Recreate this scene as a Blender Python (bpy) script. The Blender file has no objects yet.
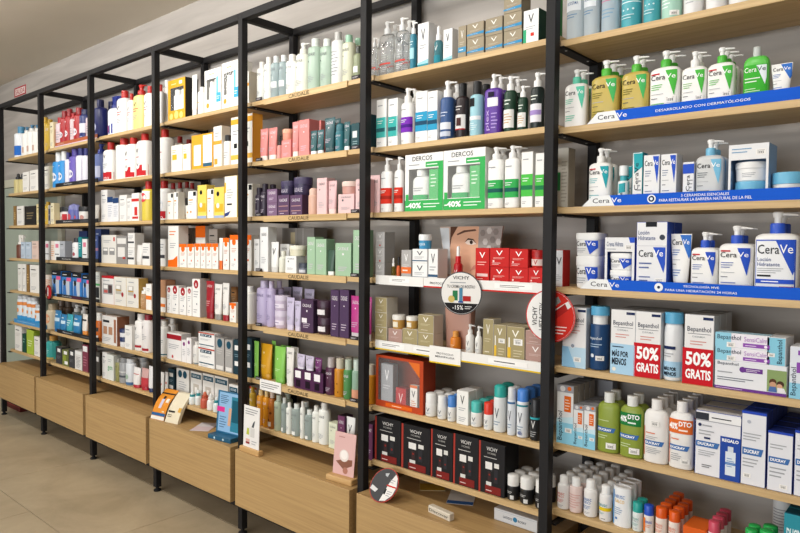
import bpy, bmesh, math, random
from mathutils import Matrix, Vector

# ------------------------------------------------------------------ camera, world, lights, exposure
scene = bpy.context.scene
C = scene.collection
cam_data = bpy.data.cameras.new('camera')
cam_data.sensor_fit = 'HORIZONTAL'
cam_data.sensor_width = 36.0
cam_data.lens = 29.5025
cam_data.clip_start = 0.05
cam = bpy.data.objects.new('camera', cam_data)
C.objects.link(cam)
cam.matrix_world = Matrix(((0.752769,-0.029201,0.657637,5.806325),(0.658228,0.020277,-0.752546,-1.821558),(0.008640,0.999368,0.034485,1.388198),(0.000000,0.000000,0.000000,1.000000)))
scene.camera = cam
scene.view_settings.view_transform = 'Standard'
scene.view_settings.look = 'None'
scene.view_settings.gamma = 1.0
scene.view_settings.use_curve_mapping = False
scene.view_settings.exposure = -1.0

world = bpy.data.worlds.new('shop_ambient')
scene.world = world
world.use_nodes = True
world.node_tree.nodes['Background'].inputs[0].default_value = (1.0, 0.975, 0.95, 1)
world.node_tree.nodes['Background'].inputs[1].default_value = 0.5

def area(name, loc, size, power, aim, col=(1, 0.965, 0.92), spread=180):
    l = bpy.data.lights.new(name, 'AREA')
    l.shape = 'DISK'; l.size = size; l.energy = power; l.color = col
    l.spread = math.radians(spread)
    o = bpy.data.objects.new(name, l); C.objects.link(o)
    o.location = loc
    o.rotation_euler = (Vector(aim) - Vector(loc)).to_track_quat('-Z', 'Y').to_euler()
    return o
# the shop's row of ceiling downlights, washing the shelves
for i, (x, p) in enumerate(((-0.2, 15), (1.2, 27), (2.4, 38), (3.6, 37), (4.9, 20), (6.2, 10))):
    area('ceiling_downlight_lamp', (x, -1.2, 2.76), 0.4, p, (x, 0.15, 1.7))
# unseen overhead lights added further out, for more frontal fill on the shelves
for x in (0.5, 3.0, 5.5):
    area('added_overhead_fill', (x, -3.4, 2.78), 1.0, 25, (x, -2.6, 0.0), (1, 0.96, 0.91))
# added wide fill light from an unseen source, brightening the shelf recesses head-on
win = area('added_frontal_fill', (3.4, -6.2, 1.35), 6.0, 400, (3.4, 0.0, 1.35), (0.97, 0.985, 1.0))
win.data.shape = 'RECTANGLE'; win.data.size_y = 2.3

# ------------------------------------------------------------------ materials (all procedural)
def lin(h):
    h = h.lstrip('#')
    r = []
    for k in (0, 2, 4):
        c = int(h[k:k+2], 16) / 255.0
        r.append(c / 12.92 if c <= 0.04045 else ((c + 0.055) / 1.055) ** 2.4)
    return tuple(r) + (1.0,)

_mats = {}
FIN = {'p': (0.34, 0.4), 'c': (0.55, 0.2), 'i': (0.6, 0.15), 'x': (0.55, 0.2)}
def M(col, fin='p'):
    """procedural material for a hex colour; finish p plastic, c carton, i ink, g clear, s metal"""
    key = (col, fin)
    if key in _mats: return _mats[key]
    m = bpy.data.materials.new('mat_%s_%s' % (fin, col.lstrip('#')))
    m.use_nodes = True
    nt = m.node_tree; b = nt.nodes['Principled BSDF']
    base = lin(col)
    if fin in 'gh':
        b.inputs['Base Color'].default_value = base
        b.inputs['Transmission Weight'].default_value = 0.88 if fin == 'g' else 0.45
        b.inputs['Roughness'].default_value = 0.05
        b.inputs['IOR'].default_value = 1.16
    elif fin == 's':
        b.inputs['Base Color'].default_value = base
        b.inputs['Metallic'].default_value = 0.9
        b.inputs['Roughness'].default_value = 0.3
    else:
        n = nt.nodes.new('ShaderNodeTexNoise'); n.inputs['Scale'].default_value = 9.0
        n.inputs['Detail'].default_value = 2.0
        tc = nt.nodes.new('ShaderNodeTexCoord')
        nt.links.new(tc.outputs['Object'], n.inputs['Vector'])
        mx = nt.nodes.new('ShaderNodeMix'); mx.data_type = 'RGBA'
        mx.inputs['A'].default_value = tuple(c * 0.95 for c in base[:3]) + (1,)
        mx.inputs['B'].default_value = tuple(min(1, c * 1.03) for c in base[:3]) + (1,)
        nt.links.new(n.outputs['Fac'], mx.inputs['Factor'])
        nt.links.new(mx.outputs['Result'], b.inputs['Base Color'])
        r, s = FIN[fin]
        b.inputs['Roughness'].default_value = r
        b.inputs['Specular IOR Level'].default_value = s
    _mats[key] = m
    return m

def film():
    if 'film' in _mats: return _mats['film']
    m = bpy.data.materials.new('clear_acetate_film'); m.use_nodes = True
    nt = m.node_tree; b = nt.nodes['Principled BSDF']
    b.inputs['Base Color'].default_value = (0.9, 0.9, 0.9, 1); b.inputs['Roughness'].default_value = 0.12
    n = nt.nodes.new('ShaderNodeTexNoise'); n.inputs['Scale'].default_value = 12.0
    mr = nt.nodes.new('ShaderNodeMapRange'); mr.inputs['To Min'].default_value = 0.02; mr.inputs['To Max'].default_value = 0.09
    nt.links.new(n.outputs['Fac'], mr.inputs['Value']); nt.links.new(mr.outputs['Result'], b.inputs['Alpha'])
    _mats['film'] = m
    return m

def ramp(nt, fac, stops):
    r = nt.nodes.new('ShaderNodeValToRGB')
    while len(r.color_ramp.elements) < len(stops): r.color_ramp.elements.new(0.5)
    for e, (p, c) in zip(r.color_ramp.elements, stops):
        e.position = p; e.color = lin(c)
    nt.links.new(fac, r.inputs['Fac'])
    return r.outputs['Color']

def wood(name, cols, scale=(0.9, 34, 46), rough=0.5):
    m = bpy.data.materials.new(name); m.use_nodes = True
    nt = m.node_tree; b = nt.nodes['Principled BSDF']
    tc = nt.nodes.new('ShaderNodeTexCoord'); mp = nt.nodes.new('ShaderNodeMapping')
    mp.inputs['Scale'].default_value = scale
    geo = nt.nodes.new('ShaderNodeNewGeometry')
    nt.links.new(geo.outputs['Position'], mp.inputs['Vector'])
    n = nt.nodes.new('ShaderNodeTexNoise'); n.inputs['Scale'].default_value = 2.2
    n.inputs['Detail'].default_value = 6; n.inputs['Roughness'].default_value = 0.6
    n.inputs['Distortion'].default_value = 0.6
    nt.links.new(mp.outputs['Vector'], n.inputs['Vector'])
    col = ramp(nt, n.outputs['Fac'], ((0.25, cols[0]), (0.5, cols[1]), (0.78, cols[2])))
    nt.links.new(col, b.inputs['Base Color'])
    bp = nt.nodes.new('ShaderNodeBump'); bp.inputs['Strength'].default_value = 0.08
    bp.inputs['Distance'].default_value = 0.002
    nt.links.new(n.outputs['Fac'], bp.inputs['Height'])
    nt.links.new(bp.outputs['Normal'], b.inputs['Normal'])
    b.inputs['Roughness'].default_value = rough
    return m
OAK = wood('light_oak', ('#a28255', '#b39261', '#c0a06d'))
OAK_BOARD = wood('pale_oak_board', ('#b39362', '#c8a977', '#d8bb89'))

def plaster(name, c0, c1, wave=True):
    m = bpy.data.materials.new(name); m.use_nodes = True
    nt = m.node_tree; b = nt.nodes['Principled BSDF']
    geo = nt.nodes.new('ShaderNodeNewGeometry'); mp = nt.nodes.new('ShaderNodeMapping')
    mp.inputs['Rotation'].default_value = (0, math.radians(-22), 0)
    mp.inputs['Scale'].default_value = (0.55, 1, 6.5)
    nt.links.new(geo.outputs['Position'], mp.inputs['Vector'])
    n = nt.nodes.new('ShaderNodeTexNoise'); n.inputs['Scale'].default_value = 2.0
    n.inputs['Detail'].default_value = 5; n.inputs['Distortion'].default_value = 0.9
    nt.links.new(mp.outputs['Vector'], n.inputs['Vector'])
    col = ramp(nt, n.outputs['Fac'], ((0.3, c0), (0.7, c1)))
    nt.links.new(col, b.inputs['Base Color'])
    if wave:
        bp = nt.nodes.new('ShaderNodeBump'); bp.inputs['Strength'].default_value = 0.35
        bp.inputs['Distance'].default_value = 0.012
        nt.links.new(n.outputs['Fac'], bp.inputs['Height'])
        nt.links.new(bp.outputs['Normal'], b.inputs['Normal'])
    b.inputs['Roughness'].default_value = 0.8
    return m
WALL = plaster('grey_rippled_wall', '#a39d97', '#b9b3ac')
CEIL = plaster('cream_ceiling_paint', '#dbd2c1', '#e0d7c6', False)
def stone(name, c0, c1, c2):
    m = bpy.data.materials.new(name); m.use_nodes = True
    nt = m.node_tree; b = nt.nodes['Principled BSDF']
    geo = nt.nodes.new('ShaderNodeNewGeometry')
    n = nt.nodes.new('ShaderNodeTexNoise'); n.inputs['Scale'].default_value = 3.2; n.inputs['Detail'].default_value = 9
    n.inputs['Roughness'].default_value = 0.65; n.inputs['Distortion'].default_value = 0.4
    nt.links.new(geo.outputs['Position'], n.inputs['Vector'])
    nt.links.new(ramp(nt, n.outputs['Fac'], ((0.3, c0), (0.5, c1), (0.72, c2))), b.inputs['Base Color'])
    b.inputs['Roughness'].default_value = 0.42
    return m
TILE = stone('beige_stone_tile_mottled', '#a09176', '#b0a085', '#bfb093')
GROUT = M('#7d7466', 'c')
STEEL = M('#1f1e1f', 'x')

# ------------------------------------------------------------------ mesh helpers
def link(name, me, parent=None, loc=None):
    o = bpy.data.objects.new(name, me); C.objects.link(o)
    if parent is not None: o.parent = parent
    if loc is not None: o.location = loc
    return o
def mesh(name, verts, faces, mats, mi=None, smooth=False):
    me = bpy.data.meshes.new(name)
    me.from_pydata([tuple(v) for v in verts], [], faces)
    for m in mats: me.materials.append(m)
    if mi: me.polygons.foreach_set('material_index', mi)
    if smooth:
        me.polygons.foreach_set('use_smooth', [True] * len(me.polygons))
        try: me.set_sharp_from_angle(angle=math.radians(38))
        except Exception: pass
    me.update()
    return me
def empty(name, loc=(0, 0, 0), rz=0):
    o = bpy.data.objects.new(name, None); C.objects.link(o)
    o.empty_display_size = 0.05; o.location = loc; o.rotation_euler = (0, 0, rz)
    return o
def tag(o, label, cat, group=None, kind=None):
    o['label'] = label; o['category'] = cat
    if group: o['group'] = group
    if kind: o['kind'] = kind
    return o
def bxv(x0, y0, z0, x1, y1, z1, bev=0.0):
    """verts, faces of a box, edges chamfered by bev; face order starts front,right,back,left,top,bottom"""
    if bev <= 0:
        v = [(x, y, z) for z in (z0, z1) for y in (y0, y1) for x in (x0, x1)]
        f = [(0, 1, 5, 4), (1, 3, 7, 5), (3, 2, 6, 7), (2, 0, 4, 6), (4, 5, 7, 6), (0, 2, 3, 1)]
        return v, f
    c = ((x0, x1), (y0, y1), (z0, z1)); s = (bev, -bev)
    v = []; idx = {}
    for i in (0, 1):
        for j in (0, 1):
            for k in (0, 1):
                full = (c[0][i], c[1][j], c[2][k]); ins = (c[0][i] + s[i], c[1][j] + s[j], c[2][k] + s[k])
                for ax in range(3):
                    p = list(ins); p[ax] = full[ax]
                    idx[(i, j, k, ax)] = len(v); v.append(tuple(p))
    I = idx
    f = [(I[0,0,0,1], I[1,0,0,1], I[1,0,1,1], I[0,0,1,1]), (I[1,0,0,0], I[1,1,0,0], I[1,1,1,0], I[1,0,1,0]),
         (I[1,1,0,1], I[0,1,0,1], I[0,1,1,1], I[1,1,1,1]), (I[0,1,0,0], I[0,0,0,0], I[0,0,1,0], I[0,1,1,0]),
         (I[0,0,1,2], I[1,0,1,2], I[1,1,1,2], I[0,1,1,2]), (I[0,0,0,2], I[0,1,0,2], I[1,1,0,2], I[1,0,0,2])]
    for a in (0, 1):
        for b in (0, 1):
            e = [(I[a,b,0,0], I[a,b,1,0], I[a,b,1,1], I[a,b,0,1]), (I[a,0,b,0], I[a,1,b,0], I[a,1,b,2], I[a,0,b,2]),
                 (I[0,a,b,1], I[1,a,b,1], I[1,a,b,2], I[0,a,b,2])]
            f += e
    for i in (0, 1):
        for j in (0, 1):
            for k in (0, 1): f.append((I[i,j,k,0], I[i,j,k,1], I[i,j,k,2]))
    return v, f
def fixn(me):
    bm = bmesh.new(); bm.from_mesh(me); bmesh.ops.recalc_face_normals(bm, faces=bm.faces); bm.to_mesh(me); bm.free()
    return me
def boxo(name, x0, y0, z0, x1, y1, z1, mat, parent=None, bev=0.0):
    v, f = bxv(x0, y0, z0, x1, y1, z1, bev)
    me = mesh(name, v, f, [mat]); 
    if bev > 0: fixn(me)
    return link(name, me, parent)
class MB:
    """collects shapes into one mesh with several material slots"""
    def __init__(s): s.v = []; s.f = []; s.m = []; s.mats = []
    def mi(s, mat):
        if mat not in s.mats: s.mats.append(mat)
        return s.mats.index(mat)
    def add(s, v, f, mat, xf=None):
        o = len(s.v); k = s.mi(mat)
        s.v += [xf(p) for p in v] if xf else list(v)
        s.f += [tuple(i + o for i in q) for q in f]; s.m += [k] * len(f)
    def box(s, x0, y0, z0, x1, y1, z1, mat, xf=None): s.add(*bxv(x0, y0, z0, x1, y1, z1), mat, xf)
    def build(s, name, smooth=False): return mesh(name, s.v, s.f, s.mats, s.m, smooth)

def ring(z, rx, ry, e, n, cx=0, cy=0):
    r = []
    for k in range(n):
        a = 2 * math.pi * k / n; c = math.cos(a); s = math.sin(a)
        r.append((cx + rx * math.copysign(abs(c) ** (2 / e), c), cy + ry * math.copysign(abs(s) ** (2 / e), s), z))
    return r
def loft(secs, n=24):
    v = []; f = []
    for q in secs:
        z, rx, ry, e = q[:4]
        v += ring(z, max(rx, 1e-4), max(ry, 1e-4), e, n, *(q[4:6] if len(q) > 4 else (0, 0)))
    for i in range(len(secs) - 1):
        for k in range(n):
            a = i * n + k; b = i * n + (k + 1) % n
            f.append((a, b, b + n, a + n))
    f.append(tuple(range(n - 1, -1, -1)))
    f.append(tuple(range((len(secs) - 1) * n, len(secs) * n)))
    return v, f

# flat lettering: every string is filled once from the built-in font, then laid on surfaces
_txt = {}
_font = None
def text_mesh(s, bold=0.004):
    if (s, bold) in _txt: return _txt[(s, bold)]
    cu = bpy.data.curves.new('lettering_source', 'FONT'); cu.body = s; cu.resolution_u = 2
    cu.offset = bold
    o = bpy.data.objects.new('lettering_source', cu); C.objects.link(o)
    bpy.context.view_layer.update()
    ev = o.evaluated_get(bpy.context.evaluated_depsgraph_get())
    me = ev.to_mesh()
    v = [tuple(p.co) for p in me.vertices]; f = [tuple(p.vertices) for p in me.polygons]
    ev.to_mesh_clear()
    bpy.data.objects.remove(o); bpy.data.curves.remove(cu)
    xs = [p[0] for p in v] or [0, 1]; ys = [p[1] for p in v] or [0, 1]
    x0, x1, y0, y1 = min(xs), max(xs), min(ys), max(ys)
    v = [((p[0] - x0) / (x1 - x0 or 1), (p[1] - y0) / (y1 - y0 or 1)) for p in v]
    _txt[(s, bold)] = (v, f)
    return v, f

def prints(pr, surf, w, z0, h, curved=False):
    """surf(x, z) -> y of the front surface; returns MB of panels and MB of lettering"""
    A, B = MB(), MB()
    eps = [0.0004]; st = 0.0005 if curved else 0.00012
    def P(u, v, lift):
        x = (u - 0.5) * w; z = z0 + v * h; y = surf(x, z)
        if curved:
            s = (surf(x + 0.0005, z) - surf(x - 0.0005, z)) / 0.001
            lift = lift * min(3.0, math.sqrt(1 + s * s)) * 1.25
        return (x, y - lift, z)
    for q in pr:
        k = q[0]
        if k == 'r':
            _, u0, v0, u1, v1, c = q; eps[0] += st
            nx = 14 if curved else 1; nz = 4 if curved else 1
            vs = [P(u0 + (u1-u0)*i/nx, v0 + (v1-v0)*j/nz, eps[0]) for j in range(nz+1) for i in range(nx+1)]
            fs = [(j*(nx+1)+i, j*(nx+1)+i+1, (j+1)*(nx+1)+i+1, (j+1)*(nx+1)+i) for j in range(nz) for i in range(nx)]
            A.add(vs, fs, M(c, 'i'))
        elif k == 'p':
            _, pts, c = q; eps[0] += st
            if curved and len(pts) in (3, 4):
                n = 6; a, b = pts[0], pts[1]; d = pts[-1]; cc = pts[2]
                if len(pts) == 3: cc = d
                vs = []; fs = []
                for j in range(n+1):
                    t = j/n; l = (a[0]+(d[0]-a[0])*t, a[1]+(d[1]-a[1])*t); r = (b[0]+(cc[0]-b[0])*t, b[1]+(cc[1]-b[1])*t)
                    for i in range(5):
                        s = i/4; vs.append(P(l[0]+(r[0]-l[0])*s, l[1]+(r[1]-l[1])*s, eps[0]))
                for j in range(n):
                    for i in range(4): fs.append((j*5+i, j*5+i+1, (j+1)*5+i+1, (j+1)*5+i))
                A.add(vs, fs, M(c, 'i'))
            else: A.add([P(u, v, eps[0]) for u, v in pts], [tuple(range(len(pts)))], M(c, 'i'))
        elif k == 'o':
            _, u, v, r, c = q; eps[0] += st
            ry = r * w / h
            vs = [P(u, v, eps[0])] + [P(u + r*math.cos(t*math.pi/10), v + ry*math.sin(t*math.pi/10), eps[0]) for t in range(20)]
            A.add(vs, [(0, 1+t, 1+(t+1) % 20) for t in range(20)], M(c, 'i'))
        elif k in ('t', 'tv', 'T'):
            _, u0, v0, u1, v1, s, c = q
            tv, tf = text_mesh(s, 0.035 if k == 'T' else 0.004); L = eps[0] + 0.0003
            if k != 'tv': vs = [P(u0 + a*(u1-u0), v0 + b*(v1-v0), L) for a, b in tv]
            else: vs = [P(u1 - b*(u1-u0), v0 + a*(v1-v0), L) for a, b in tv]
            B.add(vs, tf, M(c, 'i'))
        elif k == 'l':
            _, u0, v0, u1, v1, n, c = q; L = eps[0] + 0.0003
            for i in range(n):
                vb = v0 + (v1-v0)*(i+0.3)/n; vt = v0 + (v1-v0)*(i+0.62)/n
                ue = u1 - (u1-u0)*(0.28 if i % 3 == 0 else 0.08 if i % 3 == 1 else 0)
                nx = 4 if curved else 1
                vs = [P(u0+(ue-u0)*a/nx, b, L) for b in (vb, vt) for a in range(nx+1)]
                B.add(vs, [(a, a+1, nx+2+a, nx+1+a) for a in range(nx)], M(c, 'i'))
        elif k == 'b':
            _, u, v, sz = q; sh = sz*w*0.62/h; eps[0] += st; nx = 3
            vs = [P(u+sz*i/nx, v+sh*j, eps[0]) for j in (0, 1) for i in range(nx+1)]
            A.add(vs, [(i, i+1, nx+2+i, nx+1+i) for i in range(nx)], M('#f2f0ec', 'i'))
            L = eps[0] + 0.0003
            for i in range(6):
                a = u + sz*(0.2+0.1*i); b = a + sz*(0.05 if i % 2 else 0.03)
                B.add([P(a, v+sh*0.2, L), P(b, v+sh*0.2, L), P(b, v+sh*0.62, L), P(a, v+sh*0.62, L)], [(0, 1, 2, 3)], M('#3a3a3a', 'i'))
            B.add([P(u+sz*0.12, v+sh*0.74, L), P(u+sz*0.85, v+sh*0.74, L), P(u+sz*0.85, v+sh*0.8, L), P(u+sz*0.12, v+sh*0.8, L)], [(0, 1, 2, 3)], M('#8a8a8a', 'i'))
    return A, B

# ------------------------------------------------------------------ product shapes
def interp(secs, z):
    if z <= secs[0][0]: return secs[0][1:4]
    for a, b in zip(secs, secs[1:]):
        if z <= b[0]:
            t = (z - a[0]) / ((b[0] - a[0]) or 1)
            return tuple(a[i] + (b[i] - a[i]) * t for i in (1, 2, 3))
    return secs[-1][1:4]
def loft_surf(secs):
    def f(x, z):
        rx, ry, e = interp(secs, z)
        t = min(0.995, abs(x) / rx)
        return -ry * (1 - t ** e) ** (1 / e)
    return f
def body_secs(rx, ry, h, e, bot=0.006, sh=0.012, top=0.55):
    """bottle body standing on z=0: rounded foot, straight wall, rounded shoulder down to `top` of the width"""
    s = [(0, rx - bot * 0.8, ry - bot * 0.8, e), (bot * 0.35, rx - bot * 0.2, ry - bot * 0.2, e), (bot, rx, ry, e)]
    n = 5
    for i in range(n + 1):
        a = math.pi / 2 * i / n
        k = 1 - (1 - top) * (1 - math.cos(a))
        s.append((h - sh + sh * math.sin(a), rx * k, max(ry * k, 0.002), e + (2 - e) * i / n))
    return s
def cyl(z0, z1, r, bev=0.0015, n=24, dome=0.0):
    s = [(z0, r, r, 2), (z1 - bev, r, r, 2), (z1, r - bev, r - bev, 2)]
    if dome:
        s = [(z0, r, r, 2)]
        for i in range(6):
            a = math.pi / 2 * i / 5
            s.append((z1 - dome + dome * math.sin(a), max(r * math.cos(a), r * 0.05), max(r * math.cos(a), r * 0.05), 2))
    return s
def pump_parts(zb, zt, r, cc, pc):
    """collar, stem and nozzle head between zb and zt; the nozzle points to +X"""
    H = zt - zb
    out = [('collar', loft([(zb, r, r, 2), (zb + H*0.42, r, r, 2), (zb + H*0.48, r*0.86, r*0.86, 2)]), M(cc, 'p'))]
    v, f = loft([(zb + H*0.46, r*0.5, r*0.5, 2), (zb + H*0.74, r*0.5, r*0.5, 2)], 16)
    mb = MB(); mb.add(v, f, M(pc, 'p'))
    hz = zb + H*0.74
    v, f = loft([(hz, r*0.62, r*0.62, 2), (zt - H*0.06, r*0.78, r*0.72, 2), (zt, r*0.6, r*0.55, 2)], 16)
    mb.add(v, f, M(pc, 'p'))
    L = r * 2.5; secs = []
    for i in range(6):     # nozzle beak: lofted along x
        t = i / 5; secs.append((t, (1 - 0.55*t)))
    vs = []; fs = []; n = 8
    for t, k in secs:
        for j in range(n):
            a = 2*math.pi*j/n
            vs.append((t*L, math.cos(a)*r*0.42*k, zt - H*0.11 - t*t*H*0.05 + math.sin(a)*H*0.09*k))
    for i in range(5):
        for j in range(n): fs.append((i*n+j, (i+1)*n+j, (i+1)*n+(j+1) % n, i*n+(j+1) % n))
    fs.append(tuple(range(n))); fs.append(tuple(range(5*n+n-1, 5*n-1, -1)))
    mb.add(vs, fs, M(pc, 'p'))
    out.append(('pump_head', mb, None))
    return out

def build_shape(t, w, d, h):
    """list of (part name, mesh) for template t at this size; origin at base centre"""
    k = t['k']; fin = t.get('f', 'p'); col = t['c']; parts = []
    pr = t.get('pr', []); curved = True
    def put(name, vf, mat, smooth=True):
        me = mesh(name, vf[0], vf[1], [mat], None, smooth); parts.append((name, me))
    if k == 'box':
        v, f = bxv(-w/2, -d/2, 0, w/2, d/2, h, min(0.0012, w*0.05))
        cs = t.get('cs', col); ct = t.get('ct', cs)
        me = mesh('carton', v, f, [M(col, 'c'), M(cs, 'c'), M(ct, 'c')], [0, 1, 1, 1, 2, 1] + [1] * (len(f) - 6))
        fixn(me); parts.append(('carton', me))
        surf = lambda x, z: -d/2; z0, hh, curved = 0, h, False
        if t.get('pf'):
            x1 = w/2
    elif k == 'win':
        # window box: front panel with an opening, closed sides, header
        u0, v0, u1, v1 = t['win']; th = 0.002
        mb = MB(); m = M(col, 'c'); ms = M(t.get('cs', col), 'c')
        X = lambda u: (u-0.5)*w
        mb.box(-w/2, d/2-th, 0, w/2, d/2, h, ms); mb.box(-w/2, -d/2+th, 0, -w/2+th, d/2-th, h, ms); mb.box(w/2-th, -d/2+th, 0, w/2, d/2-th, h, ms)
        mb.box(-w/2+th, -d/2+th, 0, w/2-th, d/2-th, th, ms); mb.box(-w/2+th, -d/2+th, h-th, w/2-th, d/2-th, h, ms)
        mb.box(-w/2, -d/2, 0, w/2, -d/2+th, v0*h, m); mb.box(-w/2, -d/2, v1*h, w/2, -d/2+th, h, m)
        mb.box(-w/2, -d/2, v0*h, X(u0), -d/2+th, v1*h, m); mb.box(X(u1), -d/2, v0*h, w/2, -d/2+th, v1*h, m)
        parts.append(('window_carton', mb.build('window_carton')))
        if t.get('film'):
            v, f = bxv(X(u0), -d/2+th*0.4, v0*h, X(u1), -d/2+th*0.55, v1*h)
            parts.append(('window_film', mesh('window_film', v, f, [film()])))
        surf = lambda x, z: -d/2; z0, hh, curved = 0, h, False
    elif k == 'tube':
        hc = h*t.get('hc', 0.16); rx, ry = w/2, d/2
        cw = t.get('cw', 0.82)
        put('cap', loft(cyl2(0, hc, rx*cw, ry*min(1, cw*1.1), 0.0012)), M(t['cc'], 'p'))
        secs = [(hc, rx*cw*0.97, ry*0.97, 2), (hc + (h-hc)*0.08, rx*(cw+0.06), ry, 2), (hc + (h-hc)*0.45, rx*(cw+1)/2, ry*0.78, 2.1), (hc+(h-hc)*0.8, rx*0.97, ry*0.35, 2.3), (hc+(h-hc)*0.93, rx, 0.0022, 2.6), (h, rx, 0.0018, 2.8)]
        put('tube_body', loft(secs), M(col, fin)); surf = loft_surf(secs); z0, hh = hc, h-hc
        pts = loft([(h*0.985 - 0.003, rx*1.003, 0.0026, 4), (h*0.985+0.0005, rx*1.003, 0.0026, 4)], 16)
        put('crimp_seal', pts, M(t.get('cs', col), fin))
    elif k == 'jar':
        hl = h*t.get('hl', 0.4); r = w/2; e = t.get('e', 2)
        secs = [(0, r*0.86, d/2*0.86, e), (h*0.05, r*0.93, d/2*0.93, e), (h-hl, r*0.96, d/2*0.96, e)]
        put('jar_body', loft(secs, 32), M(col, fin)); surf = loft_surf(secs); z0, hh = 0, h-hl
        put('lid', loft([(h-hl+0.0004, r, d/2, e), (h-0.003, r, d/2, e), (h-0.0006, r*0.97, d/2*0.97, e), (h, r*0.9, d/2*0.9, e)], 32), M(t['cc'], 'p'))
    elif k == 'can':          # oval canister with rim and recessed lid
        secs = [(0, w/2*0.97, d/2*0.97, 2), (h*0.02, w/2, d/2, 2), (h*0.97, w/2, d/2, 2)]
        put('can_body', loft(secs, 28), M(col, fin)); surf = loft_surf(secs); z0, hh = 0, h
        put('rim', loft([(h*0.97, w/2*1.02, d/2*1.02, 2), (h, w/2*1.02, d/2*1.02, 2), (h, w/2*0.9, d/2*0.9, 2), (h*0.975, w/2*0.88, d/2*0.88, 2)], 28), M(t['cc'], 'p'))
    else:
        e = t.get('e', 2); rx, ry = w/2, d/2
        hb = h*t.get('hb', 0.76)
        secs = body_secs(rx, ry, hb, e, min(0.006, rx*0.25), min(t.get('sh', 0.012), hb*0.4), t.get('top', 0.5))
        put('bottle_body', loft(secs, 28), M(col, fin)); surf = loft_surf(secs); z0, hh = 0, hb - min(t.get('sh', 0.012), hb*0.4)*0.6
        cr = min(rx, ry*1.05)*t.get('cw', 0.6) if t.get('cwabs') is None else t['cwabs']
        if k == 'pump':
            for nm, g, m in pump_parts(hb - 0.001, h, cr, t['cc'], t.get('pc', '#f2f2f0')):
                if m is None: parts.append((nm, fixn(g.build(nm, True))))
                else: put(nm, g, m)
        elif k == 'bottle':
            dm = t.get('dome', 0)
            if t.get('neck'):
                put('neck', loft([(hb-0.001, cr*0.8, cr*0.8, 2), (hb+(h-hb)*t['neck'], cr*0.8, cr*0.8, 2)], 20), M(t.get('nc', col), 'p')); zc = hb+(h-hb)*t['neck']
            else: zc = hb - 0.0005
            put('cap', loft(cyl(zc, h, cr, min(0.0015, cr*0.2), 24, dm*cr), 24), M(t['cc'], t.get('cf', 'p')))
        elif k == 'drop':
            put('collar', loft(cyl(hb-0.001, hb+(h-hb)*0.4, cr), 20), M(t['cc'], 'p'))
            put('dropper_bulb', loft(cyl(hb+(h-hb)*0.4, h, cr*0.62, 0.001, 20, 0.8*cr), 20), M(t.get('pc', '#f4f4f2'), 'p'))
        elif k == 'trig':
            H = h-hb
            put('collar', loft(cyl(hb-0.001, hb+H*0.25, cr*0.9), 20), M(t['cc'], 'p'))
            mb = MB(); m = M(t['cc'], 'p')
            mb.add(*loft([(hb+H*0.22, cr*0.7, cr*0.6, 3), (hb+H*0.55, cr*0.8, cr*0.65, 3), (hb+H*0.95, cr*1.3, cr*0.7, 3, cr*0.2, 0), (h, cr*1.1, cr*0.5, 3, cr*0.2, 0)], 16), m)
            mb.box(cr*1.1, -cr*0.35, hb+H*0.66, cr*2.4, cr*0.35, hb+H*0.92, m)
            mb.box(cr*1.5, -cr*0.25, hb+H*0.1, cr*1.8, cr*0.25, hb+H*0.66, m)
            parts.append(('trigger_head', fixn(mb.build('trigger_head'))))
    A, B = prints(pr, surf, w, z0, hh, curved)
    if A.v: parts.append(('label_print', A.build('label_print')))
    if B.v: parts.append(('lettering', B.build('lettering')))
    return parts
def cyl2(z0, z1, rx, ry, bev):
    return [(z0, rx - bev, ry - bev, 2), (z0 + bev, rx, ry, 2), (z1 - bev, rx, ry, 2), (z1, rx - bev*0.5, ry - bev*0.5, 2)]

# ------------------------------------------------------------------ product designs
W_ = '#f1f0ec'; INK = '#23262b'; GR = '#a2a5a9'
def CV(wc, c2, lo=0.05, price=False, red=False, tall=False):
    """brand word, colour wedge and small print of the skin-care range"""
    q = [('p', [(0.58, 0.97), (0.94, 0.97), (0.94, 0.74), (0.86, 0.42)] if not tall else [(0.45, 0.98), (0.97, 0.98), (0.97, 0.60), (0.90, 0.50)], wc),
         ('t', 0.08, 0.78, 0.57, 0.89, 'Cera', INK), ('t', 0.60, 0.79, 0.90, 0.89, 'Ve', '#ffffff'),
         ('l', 0.1, 0.56, 0.48, 0.70, 3, c2), ('l', 0.1, 0.46, 0.68, 0.50, 1, '#b4b6b8'), ('l', 0.1, 0.37, 0.4, 0.41, 1, '#55585e'),
         ('l', 0.1, 0.14, 0.55, 0.30, 3, c2)]
    if red: q.insert(0, ('r', 0.08, 0.895, 0.38, 0.925, '#c2262e'))
    if price: q.append(('b', 0.58, 0.28, 0.34))
    return q
def GEN(c1, c2=GR, band=None, v=0.42, title=None, tc=INK):
    """generic carton print: title, small print, optional colour band"""
    q = []
    if band: q.append(('r', 0.0, v - 0.1, 1.0, v + 0.12, band))
    if title: q.append(('t', 0.12, 0.76, 0.88, 0.87, title, tc))
    else: q.append(('l', 0.14, 0.78, 0.86, 0.88, 1, tc))
    q += [('l', 0.14, 0.58, 0.8, 0.72, 3, c1), ('l', 0.14, 0.1, 0.7, 0.24, 3, c2)]
    return q
def VV(tc, lc=GR, band=None, bc=None, v0=0.18, v1=0.34):
    q = []
    if band: q.append(('r', 0, v0, 1, v1, band))
    q += [('t', 0.33, 0.60, 0.67, 0.86, 'V', tc), ('l', 0.18, 0.40, 0.82, 0.52, 2, lc)]
    if bc: q.append(('l', 0.15, v0 + 0.04, 0.85, v1 - 0.04, 1, bc))
    return q
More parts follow.
